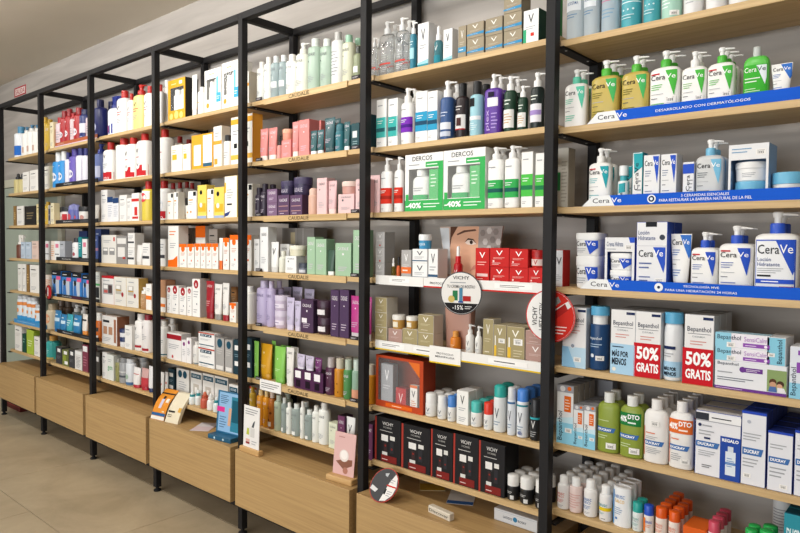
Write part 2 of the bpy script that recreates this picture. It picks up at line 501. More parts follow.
def BEP(low, bc='#12233f'):
    q = [('t', 0.1, 0.74, 0.9, 0.83, 'Bepanthol', bc), ('r', 0.12, 0.725, 0.9, 0.731, bc), ('t', 0.28, 0.675, 0.72, 0.7, 'DERMA', GR), ('l', 0.2, 0.56, 0.8, 0.64, 2, '#d08a80'),
         ('r', 0.63, 0.93, 0.97, 0.97, '#1d2b55')]
    return q + low
MAS = [('r', 0, 0, 1, 0.47, '#a9cfe8'), ('l', 0.08, 0.4, 0.72, 0.45, 1, '#1d2b45'), ('T', 0.07, 0.27, 0.74, 0.38, 'MÁS POR', '#0e1626'), ('T', 0.07, 0.14, 0.66, 0.25, 'MENOS', '#0e1626'), ('o', 0.16, 0.07, 0.08, '#e9e4d6')]
GRA = [('r', -0.05, 0.0, 1.0, 0.52, '#c41522'), ('T', 0.06, 0.27, 0.93, 0.47, '50%', '#ffffff'), ('T', 0.06, 0.08, 0.93, 0.22, 'GRATIS', '#ffffff')]
def BVERT(): return [('r', 0, 0, 1, 0.36, '#8ccbe2'), ('p', [(0, 0.36), (1, 0.36), (1, 0.48), (0, 0.42)], '#c5e2ec'), ('tv', 0.08, 0.05, 0.42, 0.55, 'Bepanthol', '#14202e'), ('r', 0.45, 0.55, 0.85, 0.82, '#e0681c'), ('l', 0.5, 0.58, 0.8, 0.78, 4, '#f3d9c4'),
    ('r', 0, 0.88, 1, 1, '#9a9aa0'), ('o', 0.35, 0.94, 0.16, '#d8d6d6'), ('o', 0.75, 0.95, 0.12, '#e0681c'), ('b', 0.52, 0.2, 0.4)]
def DUC(ban=0.42, c='#3f6fae'):
    return [('p', [(0.05, ban-0.05), (0.82, ban-0.05), (0.9, ban+0.05), (0.05, ban+0.05)], c), ('T', 0.12, ban-0.025, 0.74, ban+0.025, 'DUCRAY', '#ffffff')]
VDERC = [('l', 0.1, 0.84, 0.6, 0.89, 1, GR)]
def DERB(c, d, v0=0.2, v1=0.62): return [('r', 0.0, v0, 1.0, v1, c), ('r', 0.0, v0+0.12, 1.0, v0+0.2, d), ('l', 0.12, v1-0.14, 0.7, v1-0.05, 2, '#e8f2ec'), ('l', 0.15, 0.84, 0.8, 0.9, 1, GR), ('l', 0.1, 0.06, 0.5, 0.12, 2, GR)]
EUC = [('o', 0.5, 0.42, 0.30, '#e9e9ee'), ('t', 0.32, 0.36, 0.68, 0.48, 'X1', '#7a7f95'), ('l', 0.15, 0.8, 0.8, 0.88, 1, '#f0f0f4')]
HEL = [('r', 0.62, 0.82, 0.94, 0.97, '#17181a'), ('l', 0.12, 0.5, 0.62, 0.62, 2, GR), ('o', 0.35, 0.25, 0.08, '#e98a2a'), ('r', 0.1, 0.66, 0.6, 0.7, '#e0902c')]
AVE = [('r', 0.0, 0.86, 1, 1, '#ea6a14'), ('o', 0.5, 0.80, 0.24, '#ea6a14'), ('l', 0.2, 0.5, 0.8, 0.64, 3, '#c98a70'), ('o', 0.62, 0.3, 0.08, '#dd6a3c'), ('l', 0.2, 0.1, 0.66, 0.2, 2, GR)]
AVB = [('o', 0.5, 0.86, 0.3, '#a21c26'), ('t', 0.38, 0.8, 0.62, 0.9, 'A', '#ffffff'), ('l', 0.2, 0.5, 0.8, 0.7, 3, GR), ('o', 0.6, 0.34, 0.06, '#3a4a66'), ('l', 0.2, 0.1, 0.7, 0.22, 2, GR)]
END = [('r', 0.12, 0.74, 0.82, 0.9, '#143a4e'), ('t', 0.2, 0.78, 0.72, 0.86, 'EN', '#dfeaf0'), ('l', 0.12, 0.5, 0.8, 0.62, 2, GR), ('r', 0.05, 0.18, 0.95, 0.24, '#1c4b5f'), ('l', 0.12, 0.04, 0.7, 0.12, 2, GR)]
CAU = [('t', 0.2, 0.80, 0.8, 0.87, 'CAUDALIE', '#6d6f73'), ('o', 0.3, 0.68, 0.05, '#55585c'), ('l', 0.2, 0.18, 0.75, 0.34, 4, GR)]
CAUW = [('t', 0.16, 0.78, 0.84, 0.87, 'CAUDALIE', '#e9e2ea'), ('o', 0.5, 0.66, 0.05, '#f0e9f0'), ('l', 0.2, 0.14, 0.75, 0.3, 3, '#c9bccb')]
ISD = [('t', 0.1, 0.7, 0.6, 0.82, 'V', '#3d3f45'), ('l', 0.12, 0.52, 0.8, 0.66, 2, '#c04a48'), ('l', 0.12, 0.3, 0.7, 0.44, 3, GR)]

T = {}
def D_(key, k, c, l, **o):
    d = dict(k=k, c=c, l=l); d.update(o); T[key] = d
# -- skin-care range (right bay)
D_('clear', 'bottle', '#e3eef4', 'clear water-blue bottle with white label', f='h', hb=.86, cw=.5, cc='#e6ecee', sh=.02, pr=[('r', .1, .55, .9, .82, '#e9eef2'), ('t', .2, .66, .8, .72, 'BIODERMA', '#4a6f9c'), ('l', .15, .4, .8, .5, 2, '#5d86a8')])
D_('clearpink', 'bottle', '#d6e6f0', 'clear pale blue bottle with pink print', f='h', hb=.86, cw=.5, cc='#d78fa6', sh=.02, pr=[('l', .1, .55, .9, .8, 4, '#c77d99'), ('l', .15, .25, .85, .45, 3, '#7fa1b8')])
D_('teal', 'bottle', '#4aa7b3', 'teal cleanser bottle with white print', hb=.82, cw=.55, cc='#e9f0f0', sh=.02, pr=[('l', .12, .55, .88, .8, 3, '#d8eef0'), ('r', 0, .5, 1, .52, '#dff1f2'), ('o', .25, .36, .05, '#d8eef0'), ('o', .5, .36, .05, '#d8eef0'), ('o', .75, .36, .05, '#d8eef0'), ('l', .15, .16, .85, .28, 2, '#c2e4e8')])
D_('mintw', 'bottle', '#a9d3c1', 'pale mint bottle with white print', hb=.82, cw=.55, cc='#e9f0f0', sh=.02, pr=[('t', .1, .5, .8, .66, 'limo', '#eef6f2'), ('l', .12, .2, .6, .4, 3, '#eef6f2'), ('b', .55, .06, .4)])
D_('whjar', 'bottle', '#e6e6e6', 'plain white bottle with grey foot', hb=.84, cw=.5, cc='#e9e9ea', sh=.02, pr=[('l', .2, .2, .8, .4, 3, '#b9bcc2')])
P = dict(e=3.2, hb=.75, cw=.62, sh=.014, top=.55, dr=.55, n='pump_bottle')
D_('cv_mint', 'pump', W_, 'slim white pump bottle with mint collar', cc='#62c9ab', pr=CV('#62c9ab', '#62c9ab'), **P)
D_('cv_amber', 'pump', '#c3ad55', 'amber oil pump bottle with green collar', cc='#55b83d', pr=CV('#4db562', '#6e6a2a'), **P)
D_('cv_green', 'pump', W_, 'white pump bottle with bright green collar', cc='#4cb43a', pr=CV('#4fb847', '#58b84c', price=True, red=True), **P)
D_('cv_white', 'pump', W_, 'white pump bottle with white collar and green corner', cc='#efefec', pr=CV('#4fb847', '#7cb86c', price=True), **P)
D_('cv_micel', 'bottle', '#5fc450', 'see-through green bottle with clear cap', f='p', e=3, hb=.84, cw=.55, cc='#c2c8c4', sh=.02, top=.5, dr=.55, pr=[('r', .04, .0, .96, .9, '#3fae35'), ('p', [(.55, .88), (.93, .88), (.93, .6), (.88, .45)], '#e7f1f4'), ('t', .08, .74, .56, .85, 'Cera', '#f3f8f0'), ('t', .58, .75, .9, .85, 'Ve', '#3a4a4a'), ('l', .1, .5, .75, .64, 2, '#e9f6e4'), ('l', .1, .2, .7, .4, 4, '#d3ecca')])
D_('cv_tube', 'tube', W_, 'white cream tube with blue corner', cc='#2a56b8', dr=.42, cw=.66, pr=CV('#3b74c9', '#4f77b8', tall=True))
D_('cv_teal', 'pump', W_, 'white pump bottle with teal corner and white collar', cc='#eeeeea', pr=CV('#2aa3ae', '#5bb5bb', red=True), **P)
D_('cv_serum', 'bottle', '#e9f1f1', 'small airless serum bottle with teal collar', hb=.62, cw=.8, cc='#eaeeee', neck=.35, nc='#43a9b2', sh=.006, top=.8, pr=[('p', [(0, .9), (1, .98), (1, .6), (0, .5)], '#3aa6b0'), ('tv', .3, .1, .6, .55, 'Cera', INK)])
D_('cv_nar', 'box', '#ececea', 'narrow white carton with teal wedge', cs='#2d9aa4', ct='#3fb0b6', pr=[('p', [(.1, .98), (.98, .98), (.98, .72), (.2, .6)], '#2fa6b0'), ('tv', .2, .28, .62, .8, 'CeraVe', INK), ('o', .3, .16, .14, '#2fa6b0'), ('l', .5, .08, .9, .5, 5, GR)])
D_('cv_box', 'box', '#ebebeb', 'white serum carton with blue corner wedge', cs='#d5d7dc', ct='#2d55c4', pr=CV('#2d55c4', '#7f8ba5'))
D_('cv_small', 'box', '#e8e9ec', 'small white and blue carton', cs='#c9cfdc', ct='#f1f1f0', pr=[('r', 0, .72, 1, .95, '#2d55c4'), ('tv', .3, .3, .62, .68, 'Cera', INK), ('l', .6, .1, .9, .6, 6, GR)])
D_('cv_sa', 'pump', '#c9cbcb', 'grey pump bottle with sky blue collar', cc='#76b9da', pr=CV('#7fc0e0', '#6d747a'), **P)
D_('cv_jarw', 'jar', '#eeeeec', 'plain white cream jar inside windowed box', cc='#e9e9e7', hl=.35, pr=[('l', .3, .3, .7, .7, 3, GR)])
D_('cv_jars', 'jar', '#ecebe8', 'white cream jar with sky blue lid', cc='#6fb7d8', hl=.42, pr=[('t', .42, .3, .78, .72, 'CeraVe', INK), ('r', .25, .5, .38, .6, '#c2262e')])
D_('cv_win', 'win', '#e9eaeb', 'windowed carton with two cream jars showing', cs='#8fb4dc', win=(.06, .03, .94, .73), n='gift_box', pr=[('l', .08, .84, .62, .95, 2, '#7da3c4'), ('b', .68, .80, .26)])
D_('cv_winb', 'win', '#e9eaeb', 'windowed moisturiser carton with blue flap', cs='#2d55c4', win=(.08, .05, .92, .73), n='gift_box', pr=[('t', .06, .83, .62, .92, 'Crema Hidrata', '#56658a'), ('l', .06, .76, .5, .8, 1, GR), ('b', .68, .77, .26), ('p', [(.8, 1), (1, 1), (1, .9), (.85, .9)], '#2d55c4')])
D_('cv_jarb', 'jar', '#eeeeec', 'white cream jar with blue wedge print', cc='#efefed', hl=.3, e=4, pr=[('p', [(.45, .95), (.93, .95), (.93, .5), (.65, .1)], '#2d55c4'), ('t', .1, .62, .5, .9, 'Cera', INK), ('t', .52, .64, .86, .9, 'Ve', '#ffffff'), ('l', .1, .2, .5, .5, 3, GR)])
D_('cv_lot', 'box', '#e9eaec', 'lotion carton with dark hanger slot', cs='#2d55c4', ct='#233a86', pr=[('r', .3, .93, .66, 1.0, '#1d1f24'), ('t', .06, .82, .42, .88, 'Loción', '#3d4f86'), ('t', .06, .74, .62, .80, 'Hidratante', '#3d4f86'), ('o', .84, .78, .09, '#3d4450'), ('r', 0, .655, 1, .662, '#c9cbd0'), ('p', [(.55, .64), (.95, .64), (.95, .4), (.9, .28)], '#2d55c4'), ('t', .08, .5, .56, .6, 'Cera', INK), ('t', .57, .51, .88, .6, 'Ve', '#ffffff'), ('l', .1, .32, .55, .44, 2, '#5d6da0'), ('l', .1, .14, .5, .24, 2, '#5d6da0'), ('b', .62, .12, .3), ('r', 0, 0, 1, .09, '#2d55c4'), ('l', .2, .02, .8, .07, 1, '#ffffff')])
D_('cv_blue', 'pump', W_, 'white lotion pump bottle with royal blue collar', cc='#2c56c6', pr=CV('#2d55c4', '#5a6fb0', red=True), **P)
D_('cv_big', 'pump', W_, 'large family-size white pump bottle with blue framed label', cc='#2c56c6', pr=[('r', .05, .0, .95, .95, '#2d55c4'), ('r', .07, .02, .93, .93, '#eef0f2'), ('p', [(.52, .93), (.93, .93), (.93, .45), (.9, .38)], '#2d55c4'), ('t', .1, .72, .6, .87, 'Cera', INK), ('t', .61, .73, .9, .87, 'Ve', '#ffffff'), ('t', .1, .6, .42, .66, 'Loción', '#3d4f86'), ('t', .1, .52, .62, .58, 'Hidratante', '#3d4f86'), ('l', .1, .4, .7, .5, 3, GR), ('r', .1, .35, .42, .38, INK), ('r', .07, .24, .93, .31, '#2d55c4'), ('l', .2, .25, .75, .3, 1, '#ffffff'), ('o', .2, .13, .08, '#28304a'), ('r', .28, .09, .55, .17, '#28304a'), ('r', .62, .05, .93, .2, '#a51d2c'), ('l', .66, .08, .9, .17, 2, '#f2dcdc')], **P)
# -- skin repair range
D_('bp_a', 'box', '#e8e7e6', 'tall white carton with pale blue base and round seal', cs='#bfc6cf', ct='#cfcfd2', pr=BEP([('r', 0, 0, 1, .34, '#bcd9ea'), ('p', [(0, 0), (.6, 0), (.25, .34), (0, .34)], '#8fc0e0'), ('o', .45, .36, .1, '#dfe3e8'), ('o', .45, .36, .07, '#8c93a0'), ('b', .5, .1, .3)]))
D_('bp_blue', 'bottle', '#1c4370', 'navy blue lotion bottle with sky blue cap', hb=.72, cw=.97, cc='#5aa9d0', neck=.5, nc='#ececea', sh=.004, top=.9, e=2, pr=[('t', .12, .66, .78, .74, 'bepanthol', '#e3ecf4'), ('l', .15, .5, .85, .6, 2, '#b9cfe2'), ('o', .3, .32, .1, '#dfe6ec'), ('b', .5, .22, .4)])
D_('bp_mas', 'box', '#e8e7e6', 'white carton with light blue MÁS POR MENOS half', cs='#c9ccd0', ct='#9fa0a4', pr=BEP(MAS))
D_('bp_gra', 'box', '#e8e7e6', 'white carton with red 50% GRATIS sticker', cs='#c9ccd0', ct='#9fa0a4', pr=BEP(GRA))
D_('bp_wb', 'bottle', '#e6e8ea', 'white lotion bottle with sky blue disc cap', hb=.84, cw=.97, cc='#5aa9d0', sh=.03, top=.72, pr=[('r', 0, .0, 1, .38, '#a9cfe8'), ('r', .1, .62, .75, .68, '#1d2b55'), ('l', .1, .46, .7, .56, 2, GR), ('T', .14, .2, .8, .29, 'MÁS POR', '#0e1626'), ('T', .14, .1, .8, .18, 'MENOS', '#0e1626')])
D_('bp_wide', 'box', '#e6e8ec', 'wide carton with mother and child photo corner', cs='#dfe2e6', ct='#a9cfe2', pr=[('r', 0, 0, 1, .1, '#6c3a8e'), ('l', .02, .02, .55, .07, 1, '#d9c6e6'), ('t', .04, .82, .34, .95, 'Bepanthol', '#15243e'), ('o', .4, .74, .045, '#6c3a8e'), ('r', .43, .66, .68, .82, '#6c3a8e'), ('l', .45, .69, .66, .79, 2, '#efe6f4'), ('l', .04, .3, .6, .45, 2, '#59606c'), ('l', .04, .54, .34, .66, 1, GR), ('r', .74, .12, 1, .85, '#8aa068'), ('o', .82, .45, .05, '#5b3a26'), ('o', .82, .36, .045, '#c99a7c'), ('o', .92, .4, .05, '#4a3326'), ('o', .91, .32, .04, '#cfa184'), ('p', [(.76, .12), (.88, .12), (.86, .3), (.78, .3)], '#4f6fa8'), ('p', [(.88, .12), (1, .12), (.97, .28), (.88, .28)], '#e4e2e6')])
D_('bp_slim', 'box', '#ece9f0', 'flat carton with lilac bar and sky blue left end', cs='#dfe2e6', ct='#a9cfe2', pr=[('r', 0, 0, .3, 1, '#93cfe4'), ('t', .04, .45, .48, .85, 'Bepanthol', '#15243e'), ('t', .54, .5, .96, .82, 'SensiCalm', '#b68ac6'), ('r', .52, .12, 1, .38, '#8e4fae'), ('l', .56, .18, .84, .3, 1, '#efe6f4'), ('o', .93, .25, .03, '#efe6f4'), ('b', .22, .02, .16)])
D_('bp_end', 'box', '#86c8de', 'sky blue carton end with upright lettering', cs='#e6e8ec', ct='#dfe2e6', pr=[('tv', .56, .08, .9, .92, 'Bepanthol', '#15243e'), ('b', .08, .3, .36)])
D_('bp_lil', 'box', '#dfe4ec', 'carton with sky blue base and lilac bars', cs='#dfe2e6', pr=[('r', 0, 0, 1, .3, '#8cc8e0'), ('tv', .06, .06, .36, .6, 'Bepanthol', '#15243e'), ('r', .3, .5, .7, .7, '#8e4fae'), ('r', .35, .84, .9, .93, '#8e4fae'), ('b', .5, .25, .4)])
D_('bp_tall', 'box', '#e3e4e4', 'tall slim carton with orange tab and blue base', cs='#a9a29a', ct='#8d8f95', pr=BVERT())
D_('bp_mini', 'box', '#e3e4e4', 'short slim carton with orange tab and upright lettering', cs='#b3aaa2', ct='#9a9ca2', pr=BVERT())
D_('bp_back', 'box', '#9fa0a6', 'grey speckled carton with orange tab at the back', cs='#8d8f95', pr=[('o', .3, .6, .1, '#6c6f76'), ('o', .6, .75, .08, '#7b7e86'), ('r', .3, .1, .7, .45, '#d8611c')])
# -- hair-care range
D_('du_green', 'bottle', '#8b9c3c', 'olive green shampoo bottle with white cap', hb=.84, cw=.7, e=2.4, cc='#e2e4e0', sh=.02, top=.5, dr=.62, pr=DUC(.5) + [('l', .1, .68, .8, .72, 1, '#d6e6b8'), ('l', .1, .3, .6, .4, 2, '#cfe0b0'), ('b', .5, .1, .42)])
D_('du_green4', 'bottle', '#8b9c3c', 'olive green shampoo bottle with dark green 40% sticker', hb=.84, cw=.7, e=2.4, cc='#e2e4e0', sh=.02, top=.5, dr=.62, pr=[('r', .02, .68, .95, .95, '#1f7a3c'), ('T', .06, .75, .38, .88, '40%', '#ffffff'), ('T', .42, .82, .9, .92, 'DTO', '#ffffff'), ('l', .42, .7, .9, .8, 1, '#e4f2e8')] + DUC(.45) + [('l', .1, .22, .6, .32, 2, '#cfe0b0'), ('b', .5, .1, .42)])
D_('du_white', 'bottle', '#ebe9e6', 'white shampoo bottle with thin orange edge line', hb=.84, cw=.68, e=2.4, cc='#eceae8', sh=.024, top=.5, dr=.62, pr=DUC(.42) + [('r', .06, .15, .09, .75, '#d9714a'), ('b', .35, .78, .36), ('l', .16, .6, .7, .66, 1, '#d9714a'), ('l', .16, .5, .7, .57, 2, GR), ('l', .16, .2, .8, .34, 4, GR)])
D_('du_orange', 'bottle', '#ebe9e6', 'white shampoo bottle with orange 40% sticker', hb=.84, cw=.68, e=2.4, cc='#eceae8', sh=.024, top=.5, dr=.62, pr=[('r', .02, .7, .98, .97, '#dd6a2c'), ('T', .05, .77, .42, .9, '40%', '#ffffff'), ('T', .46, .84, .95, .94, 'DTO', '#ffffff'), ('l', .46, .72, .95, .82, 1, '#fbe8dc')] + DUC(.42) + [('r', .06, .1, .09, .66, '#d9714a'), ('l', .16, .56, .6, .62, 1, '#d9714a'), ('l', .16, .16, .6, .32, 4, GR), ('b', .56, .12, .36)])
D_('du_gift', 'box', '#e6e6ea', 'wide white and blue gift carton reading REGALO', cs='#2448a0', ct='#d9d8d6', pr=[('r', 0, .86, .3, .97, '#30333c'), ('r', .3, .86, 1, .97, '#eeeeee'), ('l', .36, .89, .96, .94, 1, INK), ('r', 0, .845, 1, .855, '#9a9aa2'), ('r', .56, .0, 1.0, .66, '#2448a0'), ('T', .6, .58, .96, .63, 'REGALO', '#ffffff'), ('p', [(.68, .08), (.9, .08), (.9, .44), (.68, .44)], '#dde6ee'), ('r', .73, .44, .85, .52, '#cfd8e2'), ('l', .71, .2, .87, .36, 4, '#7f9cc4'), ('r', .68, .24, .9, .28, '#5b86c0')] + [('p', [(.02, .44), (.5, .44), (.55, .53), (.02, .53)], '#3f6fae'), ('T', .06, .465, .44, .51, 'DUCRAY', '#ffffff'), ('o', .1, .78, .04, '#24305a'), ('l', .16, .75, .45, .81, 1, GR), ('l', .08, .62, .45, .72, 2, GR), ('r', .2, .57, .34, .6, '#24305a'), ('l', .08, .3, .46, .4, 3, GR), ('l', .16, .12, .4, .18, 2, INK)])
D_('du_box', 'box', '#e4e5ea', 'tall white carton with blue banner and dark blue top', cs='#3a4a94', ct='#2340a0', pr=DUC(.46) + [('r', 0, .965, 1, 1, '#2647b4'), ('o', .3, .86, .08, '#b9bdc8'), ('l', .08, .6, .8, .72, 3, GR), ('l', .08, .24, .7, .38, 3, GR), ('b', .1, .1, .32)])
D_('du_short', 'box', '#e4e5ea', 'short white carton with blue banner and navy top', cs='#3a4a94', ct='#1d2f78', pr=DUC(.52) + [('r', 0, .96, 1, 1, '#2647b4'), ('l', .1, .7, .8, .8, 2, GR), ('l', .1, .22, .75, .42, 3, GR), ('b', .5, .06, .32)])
# -- deodorants
def NEU(c, c2): return [('t', .05, .64, .75, .74, 'neusc', c), ('t', .05, .52, .7, .61, 'DEO', c2), ('l', .08, .3, .7, .46, 3, c), ('l', .2, .12, .7, .22, 2, GR)]
R_ = dict(hb=.74, cw=.70, sh=.010, top=.78, dome=.35)
D_('ne_red', 'bottle', '#eceae8', 'white roll-on with coral lettering', cc='#eeeeec', pr=NEU('#cf5a4a', '#cf5a4a'), **R_)
D_('ne_pink', 'bottle', '#e8d2cc', 'white roll-on with pale pink sleeve', cc='#eeeeec', pr=[('l', .05, .2, .95, .8, 6, '#d9a59c')], **R_)
D_('ne_blue', 'bottle', '#eceae8', 'white roll-on with blue lettering', cc='#eeeeec', pr=NEU('#2d6cb0', '#2d6cb0'), **R_)
D_('ne_yel', 'bottle', '#eceae8', 'white roll-on with yellow band', cc='#eeeeec', pr=[('r', 0, .44, 1, .58, '#e3c41e'), ('t', .05, .62, .8, .72, 'neusc', '#2c9aa6'), ('l', .1, .3, .6, .38, 2, '#2c9aa6'), ('l', .3, .1, .8, .16, 1, INK)], **R_)
D_('ne_can', 'can', '#eceef0', 'oval white powder canister with blue edge', cc='#dcdcdc', dr=.6, pr=[('r', .0, .04, .1, .9, '#5a9ad2'), ('t', .14, .72, .72, .8, 'NEUSC', '#4a7fc0'), ('t', .14, .6, .7, .68, 'TALCO', '#e0b02a'), ('l', .15, .3, .6, .5, 4, '#8aa5c4'), ('o', .25, .2, .07, '#4a7fc0')])
A_ = dict(hb=.66, cw=.98, sh=.004, top=.9, dome=.25)
D_('sp_teal', 'bottle', '#dfe8e6', 'white stick with teal cap', cc='#24a095', pr=NEU('#5b9a94', GR), **A_)
D_('sp_blue', 'bottle', '#e8e2dc', 'white and orange stick with royal blue cap', cc='#2450bc', pr=[('r', 0, .0, .3, .9, '#e0762c'), ('t', .32, .64, .95, .76, 'neusc', '#2450bc'), ('l', .35, .4, .9, .58, 2, '#e0762c')], **A_)
D_('sp_or', 'bottle', '#ecdfd6', 'white stick with orange cap', cc='#dd5a18', pr=NEU('#dd6a38', '#dd6a38'), **A_)
D_('sp_pink', 'bottle', '#ecdde0', 'white stick with raspberry pink cap', cc='#c84a60', pr=NEU('#c84a60', '#c84a60'), **A_)
D_('sp_green', 'bottle', '#e2ece2', 'white stick with bright green cap', cc='#2cae54', pr=NEU('#2cae54', '#2cae54'), **A_)
D_('or_box', 'box', '#dd5f1a', 'flat orange carton with pale print', ct='#e06a20', pr=[('l', .1, .3, .9, .7, 2, '#f4d8c0')])
D_('tl_box', 'box', '#2b8fa0', 'teal carton with pale lettering', ct='#1b5f74', pr=[('T', .1, .6, .8, .78, 'DUCRAY', '#d8eef0'), ('l', .1, .3, .8, .5, 2, '#b9dde2')])
D_('ne_tall', 'can', '#d6d6d6', 'tall grey-white canister with small print', cc='#bdbdbd', pr=[('l', .1, .3, .9, .8, 8, '#8f9094')])
# -- dermo-cosmetics (second bay from the right)
D_('v_clear', 'pump', '#f4f8fa', 'clear pump bottle with red line', f='g', cc='#eef0f0', hb=.76, cw=.62, e=2.4, dr=.6, sh=.012, top=.6, pr=[('t', .3, .72, .7, .84, 'V', INK), ('r', .08, .27, .92, .31, '#d6463c'), ('l', .3, .36, .7, .6, 4, '#c9cdd0'), ('l', .25, .08, .75, .22, 3, '#d8dadc')])
D_('v_aqua', 'pump', '#2a7f96', 'teal pump bottle with pale label', cc='#eef0f0', hb=.74, cw=.6, sh=.008, top=.6, pr=[('r', .1, .3, .9, .62, '#a9dbe4'), ('l', .15, .68, .85, .84, 2, '#d6eef2')])
D_('v_whbox', 'box', '#eff0ef', 'white carton with dark V and teal foot', cs='#dedfe0', ct='#d8d8d8', pr=VV('#33363a') + [('r', 0, 0, 1, .06, '#2a8c9c'), ('p', [(0, .06), (1, .06), (1, .16), (0, .1)], '#9ccfd8')])
D_('v_drop', 'drop', '#5f9aa4', 'teal glass dropper bottle with white dropper', f='h', cc='#eff0f0', hb=.62, cw=.6, sh=.012, top=.5, pr=[('t', .3, .6, .7, .82, 'V', '#eef4f4'), ('r', .05, .05, .95, .4, '#2c8898')])
D_('v_gold', 'box', '#9d917a', 'taupe carton with white V', cs='#8a7f6a', ct='#a79b84', pr=VV('#f4f2ea', '#c6bca8') + [('p', [(0, .18), (1, .18), (1, .36), (0, .28)], '#3c8fc0'), ('l', .15, .22, .85, .26, 1, '#dcecf4')])
D_('v_gnar', 'box', '#9d917a', 'narrow taupe carton with white V and blue band', cs='#8a7f6a', pr=VV('#f4f2ea', '#c6bca8', '#4d93bb', '#e0eef4'))
D_('v_greenb', 'box', '#f1f2f1', 'white carton with green corner and red mark', cs='#1d3d30', ct='#e4e6e4', pr=VV('#2b2d30') + [('r', 0, 0, .2, .42, '#3aa878'), ('r', .48, .2, .7, .3, '#d8382e')])
D_('v_green', 'bottle', '#256b2c', 'dark green bottle with white foot behind the post', hb=.9, cw=.6, cc='#e4e8e8', sh=.01, pr=[('r', 0, 0, 1, .12, '#dfe4e4')])
D_('de_teal', 'box', '#f2f2ef', 'slim white carton with teal panel', cs='#dfe0de', pr=DERB('#3fb3ad', '#1f5f66') + [('r', .86, .2, 1, .62, '#8fd0cc')])
D_('de_purp', 'pump', '#efefed', 'white pump bottle with purple band', cc='#efefec', hb=.74, cw=.7, sh=.012, top=.6, e=2.4, dr=.7, pr=DERB('#7a2fb4', '#4a1c86', .3, .68))
D_('de_blue', 'box', '#f2f2ef', 'white carton with blue square panel', cs='#e4e4e2', pr=DERB('#2f9ac4', '#1c4a66', .22, .6))
D_('ph_navy', 'pump', '#34558a', 'blue translucent pump bottle with white labels', cc='#eeeeec', hb=.72, cw=.6, sh=.012, top=.6, pr=[('r', .05, .25, .95, .42, '#dfe3ec'), ('r', .05, .08, .95, .2, '#c8cfde'), ('l', .15, .55, .85, .7, 2, '#c8d2e6')])
D_('ph_brown', 'bottle', '#2a1f22', 'dark brown bottle with white label and red line', cc='#17181a', hb=.76, cw=.6, sh=.012, top=.6, pr=[('r', .05, .22, .95, .58, '#e2dfde'), ('r', .05, .2, .95, .23, '#b02a30'), ('r', .3, .3, .7, .5, '#4a2a28'), ('l', .2, .68, .8, .82, 2, '#d9d5d4')])
D_('ph_sky', 'bottle', '#9fd0dc', 'pale sky blue bottle with black cap', cc='#1b1c1e', hb=.76, cw=.6, sh=.012, top=.6, pr=[('r', .1, .74, .6, .95, '#1d1e22'), ('r', .02, .4, .98, .5, '#e8eef0'), ('l', .1, .14, .8, .34, 4, '#e8f4f6')])
D_('ph_purple', 'pump', '#5d349a', 'bright purple pump bottle with upright print', cc='#efefec', hb=.76, cw=.55, e=2.6, dr=.6, sh=.012, top=.6, pr=[('r', .3, .62, .9, .82, '#ebe8f0'), ('r', .35, .84, .7, .95, '#1d1830'), ('tv', .2, .08, .48, .55, 'plex', '#c9b4e6'), ('l', .55, .1, .9, .5, 5, '#b79ce0')])
D_('ph_dgreen', 'pump', '#20402f', 'dark green pump bottle with white label', cc='#efefec', hb=.74, cw=.6, sh=.012, top=.6, pr=[('r', .04, .1, .96, .56, '#e9e9e4'), ('l', .2, .66, .8, .84, 2, '#e4ece4'), ('l', .15, .2, .85, .48, 4, '#c69a6c')])
D_('ph_black', 'pump', '#1f2a28', 'black pump bottle with white and lilac label', cc='#efefec', hb=.74, cw=.6, sh=.012, top=.6, pr=[('r', .04, .16, .96, .62, '#ebe9ee'), ('r', .04, .34, .96, .46, '#a48cc8'), ('l', .2, .7, .8, .86, 2, '#e4ece4')])
D_('de_red', 'pump', '#f1f0ee', 'white pump bottle with red panel', cc='#f0f0ee', hb=.76, cw=.6, e=2.4, dr=.6, sh=.016, top=.55, pr=DERB('#d43422', '#a02216', .22, .62))
D_('de_gift', 'win', '#f2f2ef', 'green and white windowed gift box marked -40%', cs='#e6e6e2', film=1, win=(.10, .20, .88, .74), n='gift_box', pr=[('r', 0, 0, 1, .19, '#3dae5a'), ('r', .88, .19, 1, .82, '#3dae5a'), ('r', .02, .19, .1, .3, '#3dae5a'), ('T', .03, .05, .44, .15, '-40%', '#ffffff'), ('l', .5, .05, .95, .15, 2, '#e9f6ec'), ('t', .2, .88, .72, .96, 'DERCOS', '#3a3d40'), ('l', .1, .79, .5, .84, 1, GR), ('r', .55, .76, 1.0, .85, '#3dae5a'), ('l', .58, .78, .96, .83, 1, '#e9f6ec')])
D_('de_in', 'bottle', '#eef1ee', 'white bottle with green band inside gift box', cc='#eff1ef', hb=.84, cw=.9, sh=.02, top=.5, dr=.6, e=2.6, pr=[('r', 0, .15, 1, .5, '#3fae68'), ('r', 0, .26, 1, .34, '#1d6a58'), ('l', .15, .6, .8, .75, 2, GR)])
D_('de_pouch', 'box', '#57bb70', 'green refill pouch inside gift box', cs='#3f9a58', pr=[('l', .2, .55, .8, .9, 4, '#d8efdc'), ('b', .2, .15, .6)])
D_('de_grn', 'pump', '#f1f1ee', 'white pump bottle with green band', cc='#f0f0ee', hb=.8, cw=.8, e=2.8, dr=.6, sh=.01, top=.6, pr=DERB('#37ab56', '#1a5a55', .22, .6))
D_('de_gbox', 'box', '#f1f1ee', 'white carton with bright green panel', cs='#e4e4e0', pr=DERB('#4fc04c', '#1f7a4a', .2, .6))
D_('de_tall', 'box', '#d9d5c9', 'tall beige-white carton with green patch beside the post', cs='#cfcabc', pr=[('r', 0, .3, .3, .6, '#3f9a58'), ('l', .4, .1, .9, .8, 12, '#b8b2a4')])
